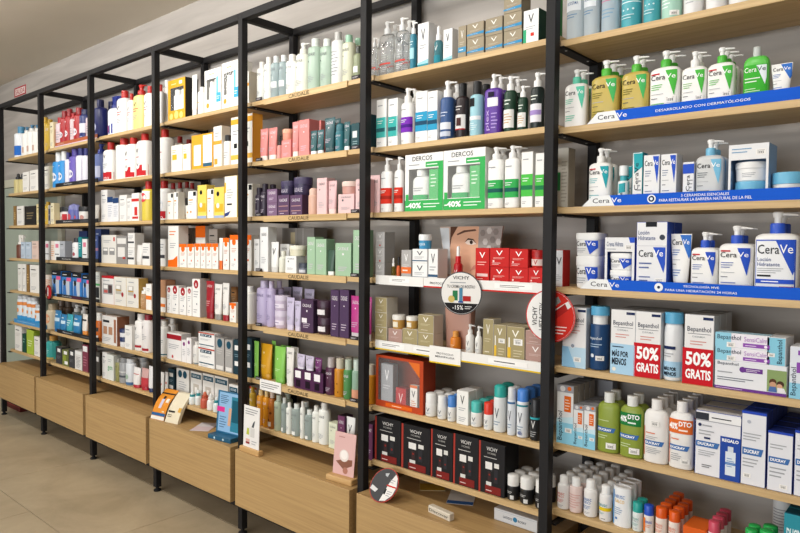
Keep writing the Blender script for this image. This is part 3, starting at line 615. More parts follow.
D_('v_grey', 'box', '#b4b3b2', 'silver-grey carton with white V', cs='#9d9d9c', ct='#c4c3c2', pr=VV('#f6f6f4', '#dedcda') + [('o', .5, .14, .08, '#c0392f')])
D_('v_liftO', 'box', '#b0aeac', 'silver carton with orange band', cs='#9d9d9c', ct='#c8c6c4', pr=VV('#f6f6f4', '#dedcda', '#e27338', '#f8e4d8', .2, .42))
D_('v_wht', 'box', '#efefed', 'small white carton with navy band', cs='#d8d8d8', pr=[('r', 0, .12, 1, .2, '#3a5a78'), ('t', .3, .55, .7, .85, 'V', '#50545a'), ('l', .15, .3, .85, .48, 2, GR)])
D_('v_oil', 'drop', '#c8b25a', 'tiny clear dropper bottle with yellow oil', f='g', cc='#f2f2f0', hb=.6, cw=.6)
D_('v_orb', 'bottle', '#d8622a', 'tiny orange serum bottle with black cap', cc='#1e1e20', hb=.6, cw=.5, pc='#222222')
D_('v_cj', 'jar', '#3f96c4', 'blue cream jar with white lid on white cartons', cc='#e8ecec', hl=.42, pr=[('t', .2, .3, .8, .7, 'aqua', '#e6f2f8')])
D_('v_redb', 'drop', '#b8141e', 'red serum dropper bottle with white dropper', cc='#c8161e', pc='#f4f4f2', hb=.52, cw=.62, pr=[('t', .3, .4, .7, .7, 'V', '#f6e8e8'), ('l', .25, .12, .75, .3, 2, '#f0c8c8')])
D_('v_red', 'box', '#c4211f', 'red carton with white V', cs='#a81a1a', ct='#d03a34', pr=VV('#ffffff', '#f0b8b0') + [('l', .12, .1, .6, .24, 2, '#f4d4d0'), ('o', .2, .3, .05, '#f4d4d0')])
D_('v_redtall', 'box', '#c4211f', 'tall red carton with white V', cs='#a81a1a', ct='#d03a34', pr=[('t', .3, .72, .7, .88, 'V', '#ffffff'), ('l', .15, .5, .85, .64, 2, '#f0b8b0'), ('r', .12, .2, .9, .28, '#e8c8c4'), ('l', .15, .06, .6, .16, 2, '#f0b8b0')])
D_('v_redj', 'jar', '#c02a24', 'red cream jar with pale label', cc='#a81a1a', hl=.4, pr=[('r', .1, .2, .9, .8, '#e6cfc8'), ('t', .35, .3, .65, .75, 'V', '#b0201e')])
D_('v_silv', 'box', '#d3d5d8', 'silver-white carton with red right side beside the post', cs='#c2302c', pr=[('t', .5, .6, .9, .8, 'V', '#33363a'), ('o', .3, .42, .08, '#c0392f'), ('l', .3, .15, .9, .35, 4, GR)])
D_('v_ngold', 'box', '#a3966e', 'gold-brown carton with white V', cs='#c9c4b8', ct='#b3a888', pr=VV('#f8f5ea', '#cfc4a4') + [('l', .2, .12, .8, .2, 1, '#e4dcc4')])
D_('v_nrose', 'box', '#b08e84', 'rose-brown carton with white V', cs='#c2b0a8', ct='#bda098', pr=VV('#f8f2ee', '#d4bcb4') + [('l', .2, .12, .8, .2, 1, '#ecdcd4')])
D_('v_nserum', 'box', '#a3966e', 'gold-brown carton with yellow dropper picture', cs='#c2b8a0', ct='#b3a888', pr=[('t', .3, .7, .7, .9, 'V', '#f8f5ea'), ('b', .4, .48, .5), ('r', .06, .08, .24, .4, '#e3b93a'), ('r', .11, .4, .19, .68, '#f2efe6'), ('l', .4, .12, .9, .36, 3, '#cfc4a4')])
D_('v_njar', 'jar', '#c79a4c', 'amber glass cream jar with white lid', cc='#eceae2', hl=.36, pr=[('r', .3, .2, .75, .8, '#f0e8d2')])
D_('v_nor', 'bottle', '#d97f22', 'squat orange serum bottle on its plinth', f='p', cc='#e6a04a', hb=.72, cw=.55, pr=[('l', .3, .3, .7, .6, 2, '#f6dcb4')])
D_('v_nwh', 'pump', '#ecebe6', 'small white pump bottle with grey V', cc='#efeeea', hb=.66, cw=.55, pr=[('t', .35, .5, .65, .78, 'V', '#6a6c70'), ('l', .2, .2, .8, .42, 3, GR)])
D_('v_set', 'win', '#b8441f', 'orange-red display box with products inside', cs='#93361c', film=1, win=(.05, .12, .93, .95), n='gift_box', pr=[('r', .22, .02, .78, .09, '#e0641c'), ('l', .36, .035, .64, .075, 1, '#f8dcc0'), ('p', [(.7, .95), (.93, .95), (.93, .68)], '#e0702c')])
D_('v_setg', 'box', '#a9abb0', 'silver carton inside orange display box', cs='#8b8d92', pr=VV('#ffffff', '#d6d6d8'))
D_('v_setr', 'box', '#b83036', 'small crimson carton inside orange display box', cs='#8e2228', pr=[('t', .3, .3, .7, .75, 'V', '#f2d0d0')])
D_('v_setw', 'box', '#efece8', 'small white and orange carton inside display box', cs='#d9cfc8', pr=[('r', 0, .9, 1, 1, '#e0702c'), ('t', .25, .55, .75, .8, 'V', '#50545a'), ('l', .15, .15, .85, .45, 4, '#d8845c')])
RV = [('t', .32, .42, .68, .72, 'V', '#5b6068'), ('l', .2, .2, .8, .36, 2, '#8aa0b4')]
D_('ro_wh', 'bottle', '#ebebe8', 'white roll-on with white cap', cc='#e9e9e6', hb=.56, cw=.96, sh=.006, top=.9, dome=.3, pr=RV)
D_('ro_bl', 'bottle', '#ebebe8', 'white roll-on with blue cap', cc='#4a86d2', hb=.56, cw=.96, sh=.006, top=.9, dome=.3, pr=RV)
D_('ro_te', 'bottle', '#ebebe8', 'white roll-on with turquoise cap', cc='#4ebcb4', hb=.56, cw=.96, sh=.006, top=.9, dome=.3, pr=RV)
D_('ro_re', 'bottle', '#ebebe8', 'white roll-on with red cap', cc='#dd3a26', hb=.56, cw=.96, sh=.006, top=.9, dome=.3, pr=RV)
D_('ro_bk', 'bottle', '#202124', 'black roll-on with teal line and white dome', cc='#26272a', hb=.62, cw=.94, sh=.006, top=.9, dome=.3, pr=[('t', .3, .5, .7, .8, 'V', '#e8e8e6'), ('r', 0, .86, 1, .94, '#3aa8b4'), ('l', .2, .15, .8, .4, 3, '#b8babc')])
D_('ro_bw', 'bottle', '#1f2022', 'black roll-on with white cap', cc='#e4e3df', hb=.56, cw=.96, sh=.006, top=.9, dome=.3, pr=[('l', .2, .5, .7, .7, 2, '#d8d8d6'), ('r', .5, .1, .8, .4, '#d8d8d6')])
D_('ve_box', 'box', '#eeeeea', 'white carton with dark V and cap picture', cs='#dadad6', ct='#dedede', pr=VV('#3a3d42') + [('l', .2, .08, .8, .24, 3, GR)])
SA = dict(hb=.74, cw=.94, sh=.008, top=.86, dome=.45)
D_('ae_te', 'bottle', '#e2e6e6', 'tall white aerosol with turquoise cap', cc='#2fa79e', pr=RV, **SA)
D_('ae_wh', 'bottle', '#dfe4ea', 'white aerosol with grey-white cap', cc='#d6d8da', pr=RV + [('r', 0, .92, 1, .98, '#3a6a9c')], **SA)
D_('ae_bl', 'bottle', '#e4e8ec', 'white aerosol with bright blue cap', cc='#4a86d8', pr=RV + [('r', 0, .9, 1, .95, '#2a8c9c'), ('t', .3, .08, .7, .2, '48h', '#3a5a9c')], **SA)
D_('vi_black', 'box', '#1e1d1f', 'black gift carton with red left edge', cs='#161517', ct='#232224', pr=[('r', 0, 0, .07, 1, '#a53a30'), ('t', .3, .84, .72, .91, 'VICHY', '#e6e4e0'), ('t', .34, .77, .66, .81, 'HOMME', '#a8a6a2'), ('l', .2, .69, .88, .73, 1, '#c4c2be'), ('r', .26, .48, .52, .62, '#e8e6e2'), ('r', .6, .53, .78, .62, '#dddbd6'), ('p', [(.36, .22), (.48, .22), (.48, .44), (.36, .44)], '#3a2a2a'), ('o', .42, .38, .03, '#8a2a24'), ('p', [(.6, .24), (.74, .24), (.74, .5), (.6, .5)], '#2f2f33'), ('o', .67, .33, .035, '#7c2a26'), ('r', .3, .14, .5, .24, '#d8d6d2'), ('r', .26, .02, .86, .17, '#7c2420'), ('l', .3, .05, .6, .1, 1, '#e6c8c4')])
# -- grape-vine range (third bay from the right)
B_ = dict(hb=.84, cw=.56, sh=.010, top=.6)
D_('c_wh', 'bottle', '#eceee8', 'white bottle with small grey print', cc='#ecebe6', pr=CAU, **B_)
D_('c_clear', 'bottle', '#c4d6d8', 'clear blue-grey bottle with white tag', f='h', cc='#dfe4e4', pr=[('r', .1, .3, .9, .48, '#e6eaea')] + CAU, **B_)
D_('c_pump', 'pump', '#e6e8da', 'tall cream pump bottle', cc='#e8e8de', hb=.78, cw=.5, sh=.012, top=.5, pr=CAU)
D_('c_gr', 'bottle', '#a9bfae', 'pale green see-through bottle', cc='#dde4de', pr=CAU, **B_)
D_('c_sil', 'bottle', '#e4e6e4', 'white bottle with silver neck', cc='#b9b8b4', pr=[('l', .2, .2, .8, .8, 8, '#9ea2a4')], **B_)
D_('c_mint', 'bottle', '#d4d6bc', 'cream-green bottle with mint cap', cc='#9cc8ac', pr=CAU, **B_)
D_('c_olive', 'bottle', '#8f9878', 'small olive bottle with white tag', cc='#3c4038', hb=.78, cw=.6, pr=[('r', .2, .3, .8, .55, '#eef0ea')])
D_('c_pkt', 'tube', '#dd8a86', 'salmon pink tube', cc='#f0dcd4', dr=.45, pr=CAUW)
D_('c_pks', 'drop', '#df9a92', 'small pink dropper bottle with black dropper', cc='#3a3030', pc='#1f1c1c', hb=.6, cw=.6)
D_('c_pkb', 'box', '#e08c88', 'pink carton with pale print', cs='#d67c7a', ct='#e69a94', pr=CAUW)
D_('c_pkj', 'jar', '#e59a84', 'salmon jar with peach lid', cc='#eda98c', hl=.4)
D_('c_tlt', 'tube', '#2f5d62', 'dark teal tube with white cap', cc='#e6e9e8', dr=.45, pr=CAUW)
D_('c_tlbig', 'tube', '#2b565c', 'large dark teal tube', cc='#234a50', dr=.45, pr=CAUW)
D_('c_tlb', 'bottle', '#2f7480', 'teal round bottle with dome cap', cc='#2c6a76', hb=.7, cw=.9, sh=.006, top=.9, dome=.6, pr=CAUW)
D_('c_tlx', 'box', '#2c4e54', 'dark teal carton with white tag', cs='#24424a', pr=[('r', .2, .45, .75, .7, '#dfe4e4'), ('l', .2, .1, .8, .35, 3, '#9ab4b8')])
D_('c_puj', 'jar', '#3a3350', 'deep violet cream jar', cc='#3f3858', hl=.42, pr=[('t', .2, .3, .8, .7, 'CAUDALIE', '#cfc8da')])
D_('c_pub', 'box', '#5b4360', 'plum carton with pale print', cs='#4c3750', ct='#6a5070', pr=[('t', .16, .68, .84, .82, 'CAUDALIE', '#e9e2ea'), ('r', .1, .44, .9, .48, '#b08a86'), ('r', .1, .2, .9, .24, '#b08a86'), ('l', .2, .06, .7, .16, 1, '#c9bccb')])
D_('c_pul', 'box', '#7d6380', 'mauve carton with pale print', cs='#5f4862', ct='#8a7090', pr=[('t', .16, .62, .84, .82, 'CAUDALIE', '#f0e9f0'), ('l', .2, .2, .7, .4, 2, '#d9ccd9')])
D_('c_pud', 'bottle', '#33293a', 'dark violet bottle', cc='#2c2432', hb=.78, cw=.7, pr=CAUW)
D_('c_nude', 'bottle', '#d8b09c', 'nude pink bottle with rounded cap', cc='#e2bfae', hb=.72, cw=.85, sh=.006, top=.9, dome=.6)
D_('c_rose', 'box', '#e3c2c2', 'pale rose carton', cs='#d9b4b6', ct='#e8cccb', pr=CAU)
D_('c_roset', 'tube', '#e2bcbe', 'pale rose tube', cc='#e8ccc8', dr=.45, pr=CAU)
D_('c_rosej', 'jar', '#c9978c', 'rose glass jar with pale lid', cc='#e4cbc0', hl=.4)
D_('c_wbox', 'box', '#eaebea', 'white carton with fine grey print', cs='#d4d6d6', ct='#dcdcdc', pr=CAU)
D_('c_disp', 'box', '#8e8a86', 'grey smoked display block behind white cartons', cs='#7c7874', pr=[('r', .28, .15, .42, .9, '#cfc2a0'), ('r', .44, 0, .46, 1, '#b9b5b0'), ('r', .66, 0, .68, 1, '#b9b5b0')])
D_('c_wtube', 'tube', '#e9eae8', 'white tube with dark V print', cc='#c9cac8', dr=.45, pr=[('t', .3, .5, .7, .75, 'V', INK)])
D_('c_bot', 'bottle', '#dfe0d2', 'small cream bottle with narrow cap', cc='#dcdcd0', hb=.74, cw=.5)
D_('c_jcream', 'jar', '#d9d6bc', 'cream jar with ivory lid on white carton', cc='#e4e2d2', hl=.4)
D_('c_jdark', 'jar', '#6a7080', 'slate grey cream jar with dark lid', cc='#3c4250', hl=.45, pr=[('r', .1, .2, .9, .7, '#c9ccd4')])
D_('c_sage', 'box', '#9fbfa0', 'sage green carton with white print', cs='#8cae90', ct='#a9c7aa', pr=CAUW)
D_('c_dgt', 'tube', '#3f5a4a', 'dark green tube with white foot', cc='#e8eae6', dr=.45)
D_('c_lav', 'bottle', '#b9aed0', 'lavender shampoo bottle', cc='#c3bad4', pr=[('t', .2, .8, .8, .87, 'CAUDALIE', '#6c628c'), ('o', .3, .68, .05, '#4c4470'), ('l', .2, .18, .75, .34, 4, '#8a80a8')], **B_)
D_('c_lavt', 'tube', '#c4bcd6', 'lavender tube', cc='#cfc8dc', dr=.45, pr=CAU)
D_('c_lavj', 'jar', '#c9bcd2', 'lilac hair mask jar', cc='#cfc6d8', hl=.35, pr=[('r', .1, .3, .9, .7, '#e4dcea'), ('l', .2, .4, .8, .6, 1, '#8a80a8')])
D_('c_dpj', 'jar', '#3a2430', 'dark plum jar with white tag', cc='#40283a', hl=.4, pr=[('r', .2, .3, .8, .8, '#e6e2e4')])
D_('c_dpb', 'box', '#4a3550', 'dark plum carton with small white emblem', cs='#3c2a42', ct='#553e5c', pr=CAUW + [('r', .1, .3, .5, .44, '#e8e4e8')])
D_('c_dps', 'box', '#4d3858', 'tall slim plum carton', cs='#3e2c48', ct='#5a4464', pr=CAUW)
D_('c_mag', 'tube', '#b83c86', 'magenta tube', cc='#c9c0c4', dr=.4, pr=CAUW)
D_('c_lime', 'tube', '#86c458', 'lime green tube', cc='#7cba50', dr=.4, pr=[('o', .4, .6, .05, '#e4f2d4'), ('l', .2, .2, .7, .3, 2, '#d2eab8')])
D_('c_yel', 'tube', '#d29a1c', 'mustard yellow tube', cc='#c8921a', dr=.4, pr=[('o', .4, .7, .06, '#f4e2b0'), ('l', .2, .2, .7, .3, 2, '#f0d898')])
D_('c_wht', 'tube', '#e6e4de', 'white tube with grey print', cc='#deddd8', dr=.4, pr=CAU)
D_('c_tray', 'box', '#4a2448', 'dark purple counter tray with white tags', cs='#3c1c3c', ct='#2c142c', n='counter_tray', cat='tray', pr=[('r', .04, .55, .24, .9, '#eceaec'), ('r', .38, .55, .58, .9, '#eceaec'), ('r', .7, .55, .9, .9, '#eceaec'), ('r', .06, .1, .22, .45, '#1c0c1c'), ('r', .4, .1, .56, .45, '#1c0c1c'), ('r', .72, .1, .88, .45, '#1c0c1c')])
D_('c_lils', 'tube', '#c6bed4', 'small lilac tube in purple tray', cc='#d8d4e0', dr=.4, pr=CAU)
D_('c_purs', 'tube', '#6a2a66', 'small purple tube in purple tray', cc='#4c1c4a', dr=.4, pr=CAUW)
O_ = dict(hb=.74, cw=.7, sh=.008, top=.7)
D_('c_plum', 'bottle', '#4c2440', 'plum body-oil bottle with silver cap', cc='#b8b0b0', pr=CAUW, **O_)
D_('c_amb', 'bottle', '#c8841e', 'amber body-oil bottle with clear cap', cc='#c9c2b0', pr=[('o', .3, .3, .06, '#7a4a12'), ('o', .6, .5, .06, '#7a4a12'), ('o', .7, .2, .06, '#7a4a12')], **O_)
D_('c_grn', 'bottle', '#4f8c50', 'green body-oil bottle with clear cap', cc='#b8c4b4', pr=CAUW, **O_)
D_('c_pea', 'bottle', '#8fae9a', 'sea-green body-oil bottle with peach label', cc='#c4d4cc', pr=[('r', 0, .1, 1, .4, '#d89a7c')], **O_)
D_('c_org', 'bottle', '#dc941e', 'slim orange bottle with cream cap', cc='#e4c78c', pr=CAUW, **B_)
D_('c_tort', 'bottle', '#a8611e', 'tortoiseshell amber bottle', cc='#d8c4b4', pr=[('o', .3, .3, .14, '#5c2c10'), ('o', .7, .55, .16, '#6a3412'), ('o', .3, .7, .12, '#5c2c10'), ('r', .3, .1, .8, .25, '#d8cfc4')], **B_)
D_('c_sagb', 'bottle', '#a8b49c', 'sage green bottle', cc='#c2c9ba', pr=CAU, **B_)
D_('c_clb', 'bottle', '#bccac6', 'clear grey-green bottle with pale cap', f='h', cc='#dde2de', pr=[('r', .3, .06, .7, .2, '#e6e8e4')] + CAU, **B_)
D_('c_crm', 'box', '#d8dcc4', 'short cream-green carton', cs='#c9cdb4', pr=CAU)
D_('c_dpx', 'box', '#6a3a5c', 'violet carton with dark top', cs='#4c2844', ct='#2a1a26', pr=CAUW)
# -- sun care and dermo (middle bay)
D_('s_gifty', 'win', '#e3a92a', 'yellow windowed gift box', cs='#2c2a28', film=1, win=(.14, .24, .92, .8), n='gift_box', pr=[('l', .2, .86, .6, .92, 1, '#f6e4b0'), ('r', .66, .86, .84, .94, '#f0ece0'), ('o', .2, .1, .1, '#f3d680'), ('o', .5, .12, .12, '#f3d680'), ('o', .78, .1, .1, '#f3d680')])
D_('s_giftw', 'win', '#f2f1ec', 'white windowed gift box with blue square', cs='#d9d6cc', film=1, win=(.12, .3, .7, .78), n='gift_box', pr=[('r', .72, .2, .98, .42, '#46aedc'), ('l', .76, .26, .94, .36, 2, '#e6f4fa'), ('o', .2, .16, .09, '#e8a83a'), ('l', .3, .86, .7, .92, 1, '#e0b468'), ('r', .72, .42, .84, .8, '#7cc4e2')])
D_('s_in', 'bottle', '#f0efec', 'white tube bottle inside gift box', cc='#e9e8e4', hb=.84, cw=.8, sh=.01)
D_('s_tube', 'tube', '#efeeea', 'leaning white sun cream tube', cc='#e0ded8', dr=.4)
D_('s_wbot', 'bottle', '#efede6', 'white bottle with orange dots', cc='#ecebe6', pr=[('o', .3, .3, .08, '#e8a03a'), ('l', .2, .5, .8, .6, 1, '#d8a45c')], **B_)
D_('s_ybox', 'box', '#e3a42a', 'mustard yellow carton', cs='#cf9424', ct='#e8b448', pr=[('r', .55, .15, .95, .95, '#eef0f2'), ('r', .12, .1, .45, .7, '#f2f1ec'), ('r', .55, .05, .95, .15, '#2c5a74')])
D_('s_wy', 'box', '#f2efe6', 'white carton with yellow panel', cs='#e0d8c4', ct='#eae4d4', pr=[('r', .1, .45, .5, .65, '#e8b62e'), ('r', .55, .1, .95, .9, '#e4e2de'), ('l', .12, .7, .5, .85, 2, '#d8b46c')])
D_('s_wyt', 'box', '#f3f1ea', 'white carton with orange stripe and black square', cs='#e6a03a', ct='#f0d090', pr=[('r', 0, .84, 1, .95, '#eaa832'), ('r', .3, .34, .62, .44, '#1d1d1f'), ('r', 0, .1, 1, .2, '#eeb84e'), ('l', .2, .6, .8, .74, 2, GR)])
D_('s_wor', 'box', '#f1efe8', 'white carton with orange stripes', cs='#e4dccc', pr=[('r', 0, .55, 1, .64, '#eaa23a'), ('r', .1, .06, .5, .2, '#eaa23a'), ('l', .2, .72, .8, .86, 2, GR), ('r', .3, .84, .7, .96, '#d8d8d8')])
D_('s_dcap', 'bottle', '#efeeec', 'white bottle with black cap', cc='#1f2022', hb=.8, cw=.8, sh=.008, top=.8, pr=[('l', .2, .3, .8, .6, 3, GR)])
D_('h_box', 'box', '#f0efe9', 'small white carton with black square top mark', cs='#dcd8cc', pr=HEL)
D_('h_jar', 'jar', '#f0efe9', 'white jar with black lid', cc='#1b1c1e', hl=.35, pr=[('o', .3, .3, .08, '#e8a03a'), ('o', .6, .5, .06, '#e8a03a')])
D_('h_yel', 'box', '#ecd062', 'yellow carton with black badge', cs='#d8bc54', ct='#f0d878', pr=[('o', .4, .78, .14, '#1b1c1e'), ('r', .1, .2, .9, .45, '#eeb030'), ('r', 0, 0, 1, .08, '#9cb0d4'), ('o', .4, .4, .15, '#f2f0e6')])
D_('h_lean', 'box', '#f3f0e2', 'white and yellow leaflet holder leaning on the shelf edge', cs='#e4c86a', n='leaflet_holder', cat='leaflet', pr=[('r', 0, .6, .12, .85, '#eab432'), ('r', .2, .3, .6, .34, '#2a2c34'), ('p', [(0, .1), (.5, .16), (.3, .05), (0, .02)], '#2c3f7c'), ('l', .2, .45, .7, .7, 4, GR)])
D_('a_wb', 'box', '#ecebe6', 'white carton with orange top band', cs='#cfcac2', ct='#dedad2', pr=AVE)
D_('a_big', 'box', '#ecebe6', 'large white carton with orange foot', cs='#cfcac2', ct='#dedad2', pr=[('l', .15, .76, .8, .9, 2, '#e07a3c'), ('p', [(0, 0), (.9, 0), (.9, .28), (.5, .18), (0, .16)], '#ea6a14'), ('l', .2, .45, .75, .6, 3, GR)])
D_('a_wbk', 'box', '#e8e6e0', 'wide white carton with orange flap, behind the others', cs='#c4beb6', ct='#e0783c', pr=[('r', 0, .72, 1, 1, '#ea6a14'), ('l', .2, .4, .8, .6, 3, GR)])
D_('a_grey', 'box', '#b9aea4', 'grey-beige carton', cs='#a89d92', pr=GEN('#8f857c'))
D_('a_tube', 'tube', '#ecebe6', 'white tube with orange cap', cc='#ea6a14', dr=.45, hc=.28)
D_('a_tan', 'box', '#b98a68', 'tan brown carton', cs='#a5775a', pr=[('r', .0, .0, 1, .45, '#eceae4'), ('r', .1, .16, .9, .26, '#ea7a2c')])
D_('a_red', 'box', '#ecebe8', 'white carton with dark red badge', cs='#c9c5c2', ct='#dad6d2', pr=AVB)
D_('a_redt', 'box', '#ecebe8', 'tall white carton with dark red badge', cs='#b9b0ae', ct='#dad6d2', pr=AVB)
D_('a_rtube', 'tube', '#9c1c28', 'deep red tube', cc='#8a1620', dr=.42, pr=[('t', .2, .8, .8, .9, 'AVÈNE', '#e9c8c8'), ('l', .2, .2, .7, .4, 3, '#d8a0a0')])
D_('a_wgrey', 'tube', '#e6e4df', 'white tube with grey cap', cc='#8d8a86', dr=.42, pr=CAU)
D_('a_wred', 'tube', '#e6e4df', 'white tube with dark red cap', cc='#9c1c28', dr=.42, pr=CAU)
D_('a_brn', 'box', '#a5794e', 'narrow brown carton', cs='#8c6440', pr=GEN('#e4c8a8'))
D_('e_wbot', 'bottle', '#e3e1dc', 'white bottle with teal foot band', cc='#dedbd4', pr=[('r', 0, .06, 1, .1, '#1c5566'), ('l', .2, .4, .8, .6, 3, GR)], **B_)
D_('e_red', 'box', '#e6e4e2', 'white carton with dark red top band', cs='#cbc8c6', ct='#d8d4d0', pr=[('r', 0, .76, 1, .94, '#9c1c28'), ('l', .15, .4, .85, .6, 3, GR), ('o', .4, .12, .06, '#c04a48')])
D_('e_pur', 'box', '#e8e6e6', 'slim white carton with purple dot', cs='#cfcccc', pr=[('o', .5, .82, .22, '#7c2a72'), ('l', .2, .3, .8, .6, 4, GR)])
D_('e_teal', 'box', '#e8e8e6', 'white carton with teal badge and red edge', cs='#cfcccc', ct='#dcdad8', pr=END + [('r', 0, .93, 1, 1, '#b8402c')])
D_('e_grey', 'box', '#a5a3a0', 'grey carton with teal badge', cs='#8e8c8a', pr=[('o', .5, .84, .3, '#1c4a5e'), ('l', .2, .5, .8, .7, 3, '#c4c2be'), ('r', .1, .04, .9, .16, '#dcdad6')])
D_('e_navy', 'box', '#1e3a46', 'dark petrol carton with white tags', cs='#182e38', pr=[('r', .2, .7, .8, .84, '#e8e8e6'), ('r', .2, .25, .8, .38, '#e8e8e6'), ('l', .2, .5, .8, .6, 2, '#7c98a4')])
D_('e_win', 'box', '#dddbd6', 'white carton with teal top panel and bottle cut-out', cs='#c4c2bc', ct='#d0cec8', pr=[('r', .06, .78, .94, .93, '#1c4a5e'), ('t', .2, .82, .8, .89, 'ENDOCARE', '#dfe8ec'), ('r', .25, .1, .75, .6, '#b9b2a8'), ('r', .38, .2, .6, .5, '#e8e4de')])
D_('e_two', 'box', '#dddbd6', 'white carton with two teal badges', cs='#c4c2bc', pr=[('o', .3, .82, .16, '#1c4a5e'), ('o', .68, .82, .16, '#1c4a5e'), ('l', .2, .3, .8, .6, 4, GR)])
D_('e_dtl', 'drop', '#dfe6e6', 'small white dropper bottle with teal collar', cc='#2a8c94', pc='#e6ecec', hb=.62, cw=.7)
D_('e_drd', 'drop', '#c05a44', 'small terracotta dropper bottle', cc='#b0482e', pc='#c86a4c', hb=.62, cw=.7)
D_('e_dwh', 'drop', '#e8e6e2', 'small white dropper bottle', cc='#e0dedA'.lower(), pc='#e8e6e2', hb=.62, cw=.7)
D_('e_tub', 'tube', '#e4e2de', 'white tube with coral ring', cc='#e0deda', dr=.45, pr=[('o', .5, .4, .15, '#cf5a4a')])
# -- body care (third bay from the left)
D_('i_navy', 'bottle', '#1b2364', 'large navy blue bottle', cc='#161c54', hb=.8, cw=.6, sh=.02, top=.6, e=3, dr=.6, pr=[('o', .4, .4, .2, '#c8cce0'), ('l', .3, .1, .8, .2, 2, '#8c94c0')])
D_('i_trig', 'trig', '#dfe4ee', 'white trigger spray bottle with navy head', cc='#22307c', hb=.7, cw=.6, sh=.03, top=.4, pr=[('p', [(0, .0), (1, .0), (1, .55), (0, .2)], '#24388c'), ('o', .35, .25, .2, '#8c4a7c')])
D_('i_wr', 'bottle', '#f0efec', 'white body-milk bottle with red cap', cc='#b8241e', hb=.82, cw=.5, sh=.02, top=.6, e=2.6, dr=.7, pr=ISD)
D_('i_yr', 'pump', '#ecdf8c', 'pale yellow pump bottle with red pump', cc='#b8241e', pc='#c02a22', hb=.76, cw=.55, sh=.015, top=.6, e=2.6, dr=.7, pr=ISD)
D_('i_bl', 'pump', '#6f7fb8', 'blue see-through pump bottle', cc='#2a3a8c', pc='#2a3a8c', hb=.74, cw=.5, sh=.015, top=.6, pr=[('r', .15, .2, .9, .6, '#c8cee6')])
D_('i_rb', 'bottle', '#f0efec', 'white bottle with red cap and red base label', cc='#a8221e', hb=.8, cw=.5, sh=.02, top=.6, e=2.6, dr=.7, pr=[('r', 0, 0, 1, .3, '#b8222a'), ('t', .12, .05, .85, .13, 'ACIDO', '#f6e0e0'), ('o', .5, .5, .36, '#e6e9ec'), ('l', .25, .42, .75, .6, 3, GR), ('t', .3, .78, .6, .88, 'V', '#3d3f45')])
D_('i_rd', 'bottle', '#f1efe8', 'round cream-white bottle with red cap', cc='#b02620', hb=.84, cw=.5, sh=.012, top=.5)
D_('i_rbase', 'bottle', '#f0efec', 'white body bottle with red cap and red wave', cc='#b8241e', hb=.84, cw=.5, sh=.02, top=.6, e=2.6, dr=.7, pr=[('r', 0, 0, 1, .18, '#c2242c'), ('p', [(0, .18), (1, .18), (1, .36), (0, .3)], '#c2242c'), ('o', .4, .34, .2, '#f0efec'), ('t', .3, .3, .5, .4, 'V', '#3d3f45'), ('l', .2, .55, .7, .6, 1, '#c04a48'), ('t', .2, .7, .5, .82, 'V', '#3d3f45')])
D_('i_yliq', 'bottle', '#d9c54a', 'yellow liquid bottle with red cap and white tag', cc='#b8241e', hb=.8, cw=.5, sh=.02, top=.6, pr=[('r', .05, .72, .95, 1, '#f2efe8'), ('o', .5, .78, .3, '#d8444a')])
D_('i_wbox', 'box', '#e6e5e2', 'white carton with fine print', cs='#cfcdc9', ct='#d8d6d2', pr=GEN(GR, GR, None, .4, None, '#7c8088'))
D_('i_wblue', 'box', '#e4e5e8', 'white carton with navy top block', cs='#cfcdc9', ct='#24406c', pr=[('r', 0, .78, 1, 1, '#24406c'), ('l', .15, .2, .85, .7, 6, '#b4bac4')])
D_('i_wred', 'box', '#ecebe9', 'white carton with red stripes', cs='#d8d4d0', pr=[('r', 0, .7, 1, .8, '#c8302c'), ('r', .4, .2, .8, .5, '#c8302c'), ('r', .1, .08, .9, .16, '#c8302c')])
D_('i_crm', 'tube', '#cfcac0', 'cream speckled tube', cc='#c4bfb4', dr=.45)
D_('i_pack', 'box', '#dcdad4', 'white pack with two bottle pictures', cs='#bdb9b2', ct='#c4c0b8', pr=[('r', .1, .3, .45, .55, '#8c8c8c'), ('r', .55, .3, .9, .55, '#8c8c8c'), ('r', .14, .44, .42, .52, '#e8e6e2'), ('r', .58, .44, .86, .52, '#e8e6e2'), ('r', .82, .78, .92, .92, '#c04a48'), ('l', .15, .72, .7, .84, 2, GR)])
D_('i_grey', 'box', '#8c8a88', 'grey carton with white panels', cs='#7a7876', ct='#9a9896', pr=[('r', .1, .72, .9, .92, '#dcdad6'), ('r', .15, .25, .8, .6, '#dcdad6'), ('r', .6, .18, .85, .26, '#b0302c')])
D_('i_stack', 'box', '#e4e3e0', 'white stacked carton with dark stripe', cs='#c4c1bc', pr=[('r', 0, .3, .9, .42, '#3c3e44'), ('l', .1, .55, .8, .85, 3, GR)])
D_('i_bluebox', 'box', '#44568c', 'blue-grey carton with pink line', cs='#39497a', pr=[('l', .2, .8, .8, .9, 1, '#c8d0e6'), ('r', 0, .45, 1, .55, '#a8788c')])
D_('i_tubew', 'tube', '#e2e0dc', 'white tube with pale foot', cc='#cfccc4', dr=.5)
D_('i_glx', 'box', '#d3d6d0', 'grey-white carton with green line', cs='#b8bbb4', pr=[('r', 0, .55, 1, .62, '#58a868'), ('r', .25, .15, .85, .5, '#2c2e30'), ('l', .15, .7, .85, .9, 3, GR)])
D_('i_redfr', 'box', '#e0dedb', 'white carton framed in red', cs='#b8242c', ct='#b8242c', pr=[('r', 0, .92, 1, 1, '#b8242c'), ('r', .12, .35, .9, .72, '#9c9c9c'), ('r', .16, .55, .5, .68, '#e8e6e2'), ('r', .55, .4, .85, .68, '#4c3c3c'), ('r', .2, .4, .5, .5, '#c05a54'), ('l', .15, .8, .85, .88, 1, GR)])
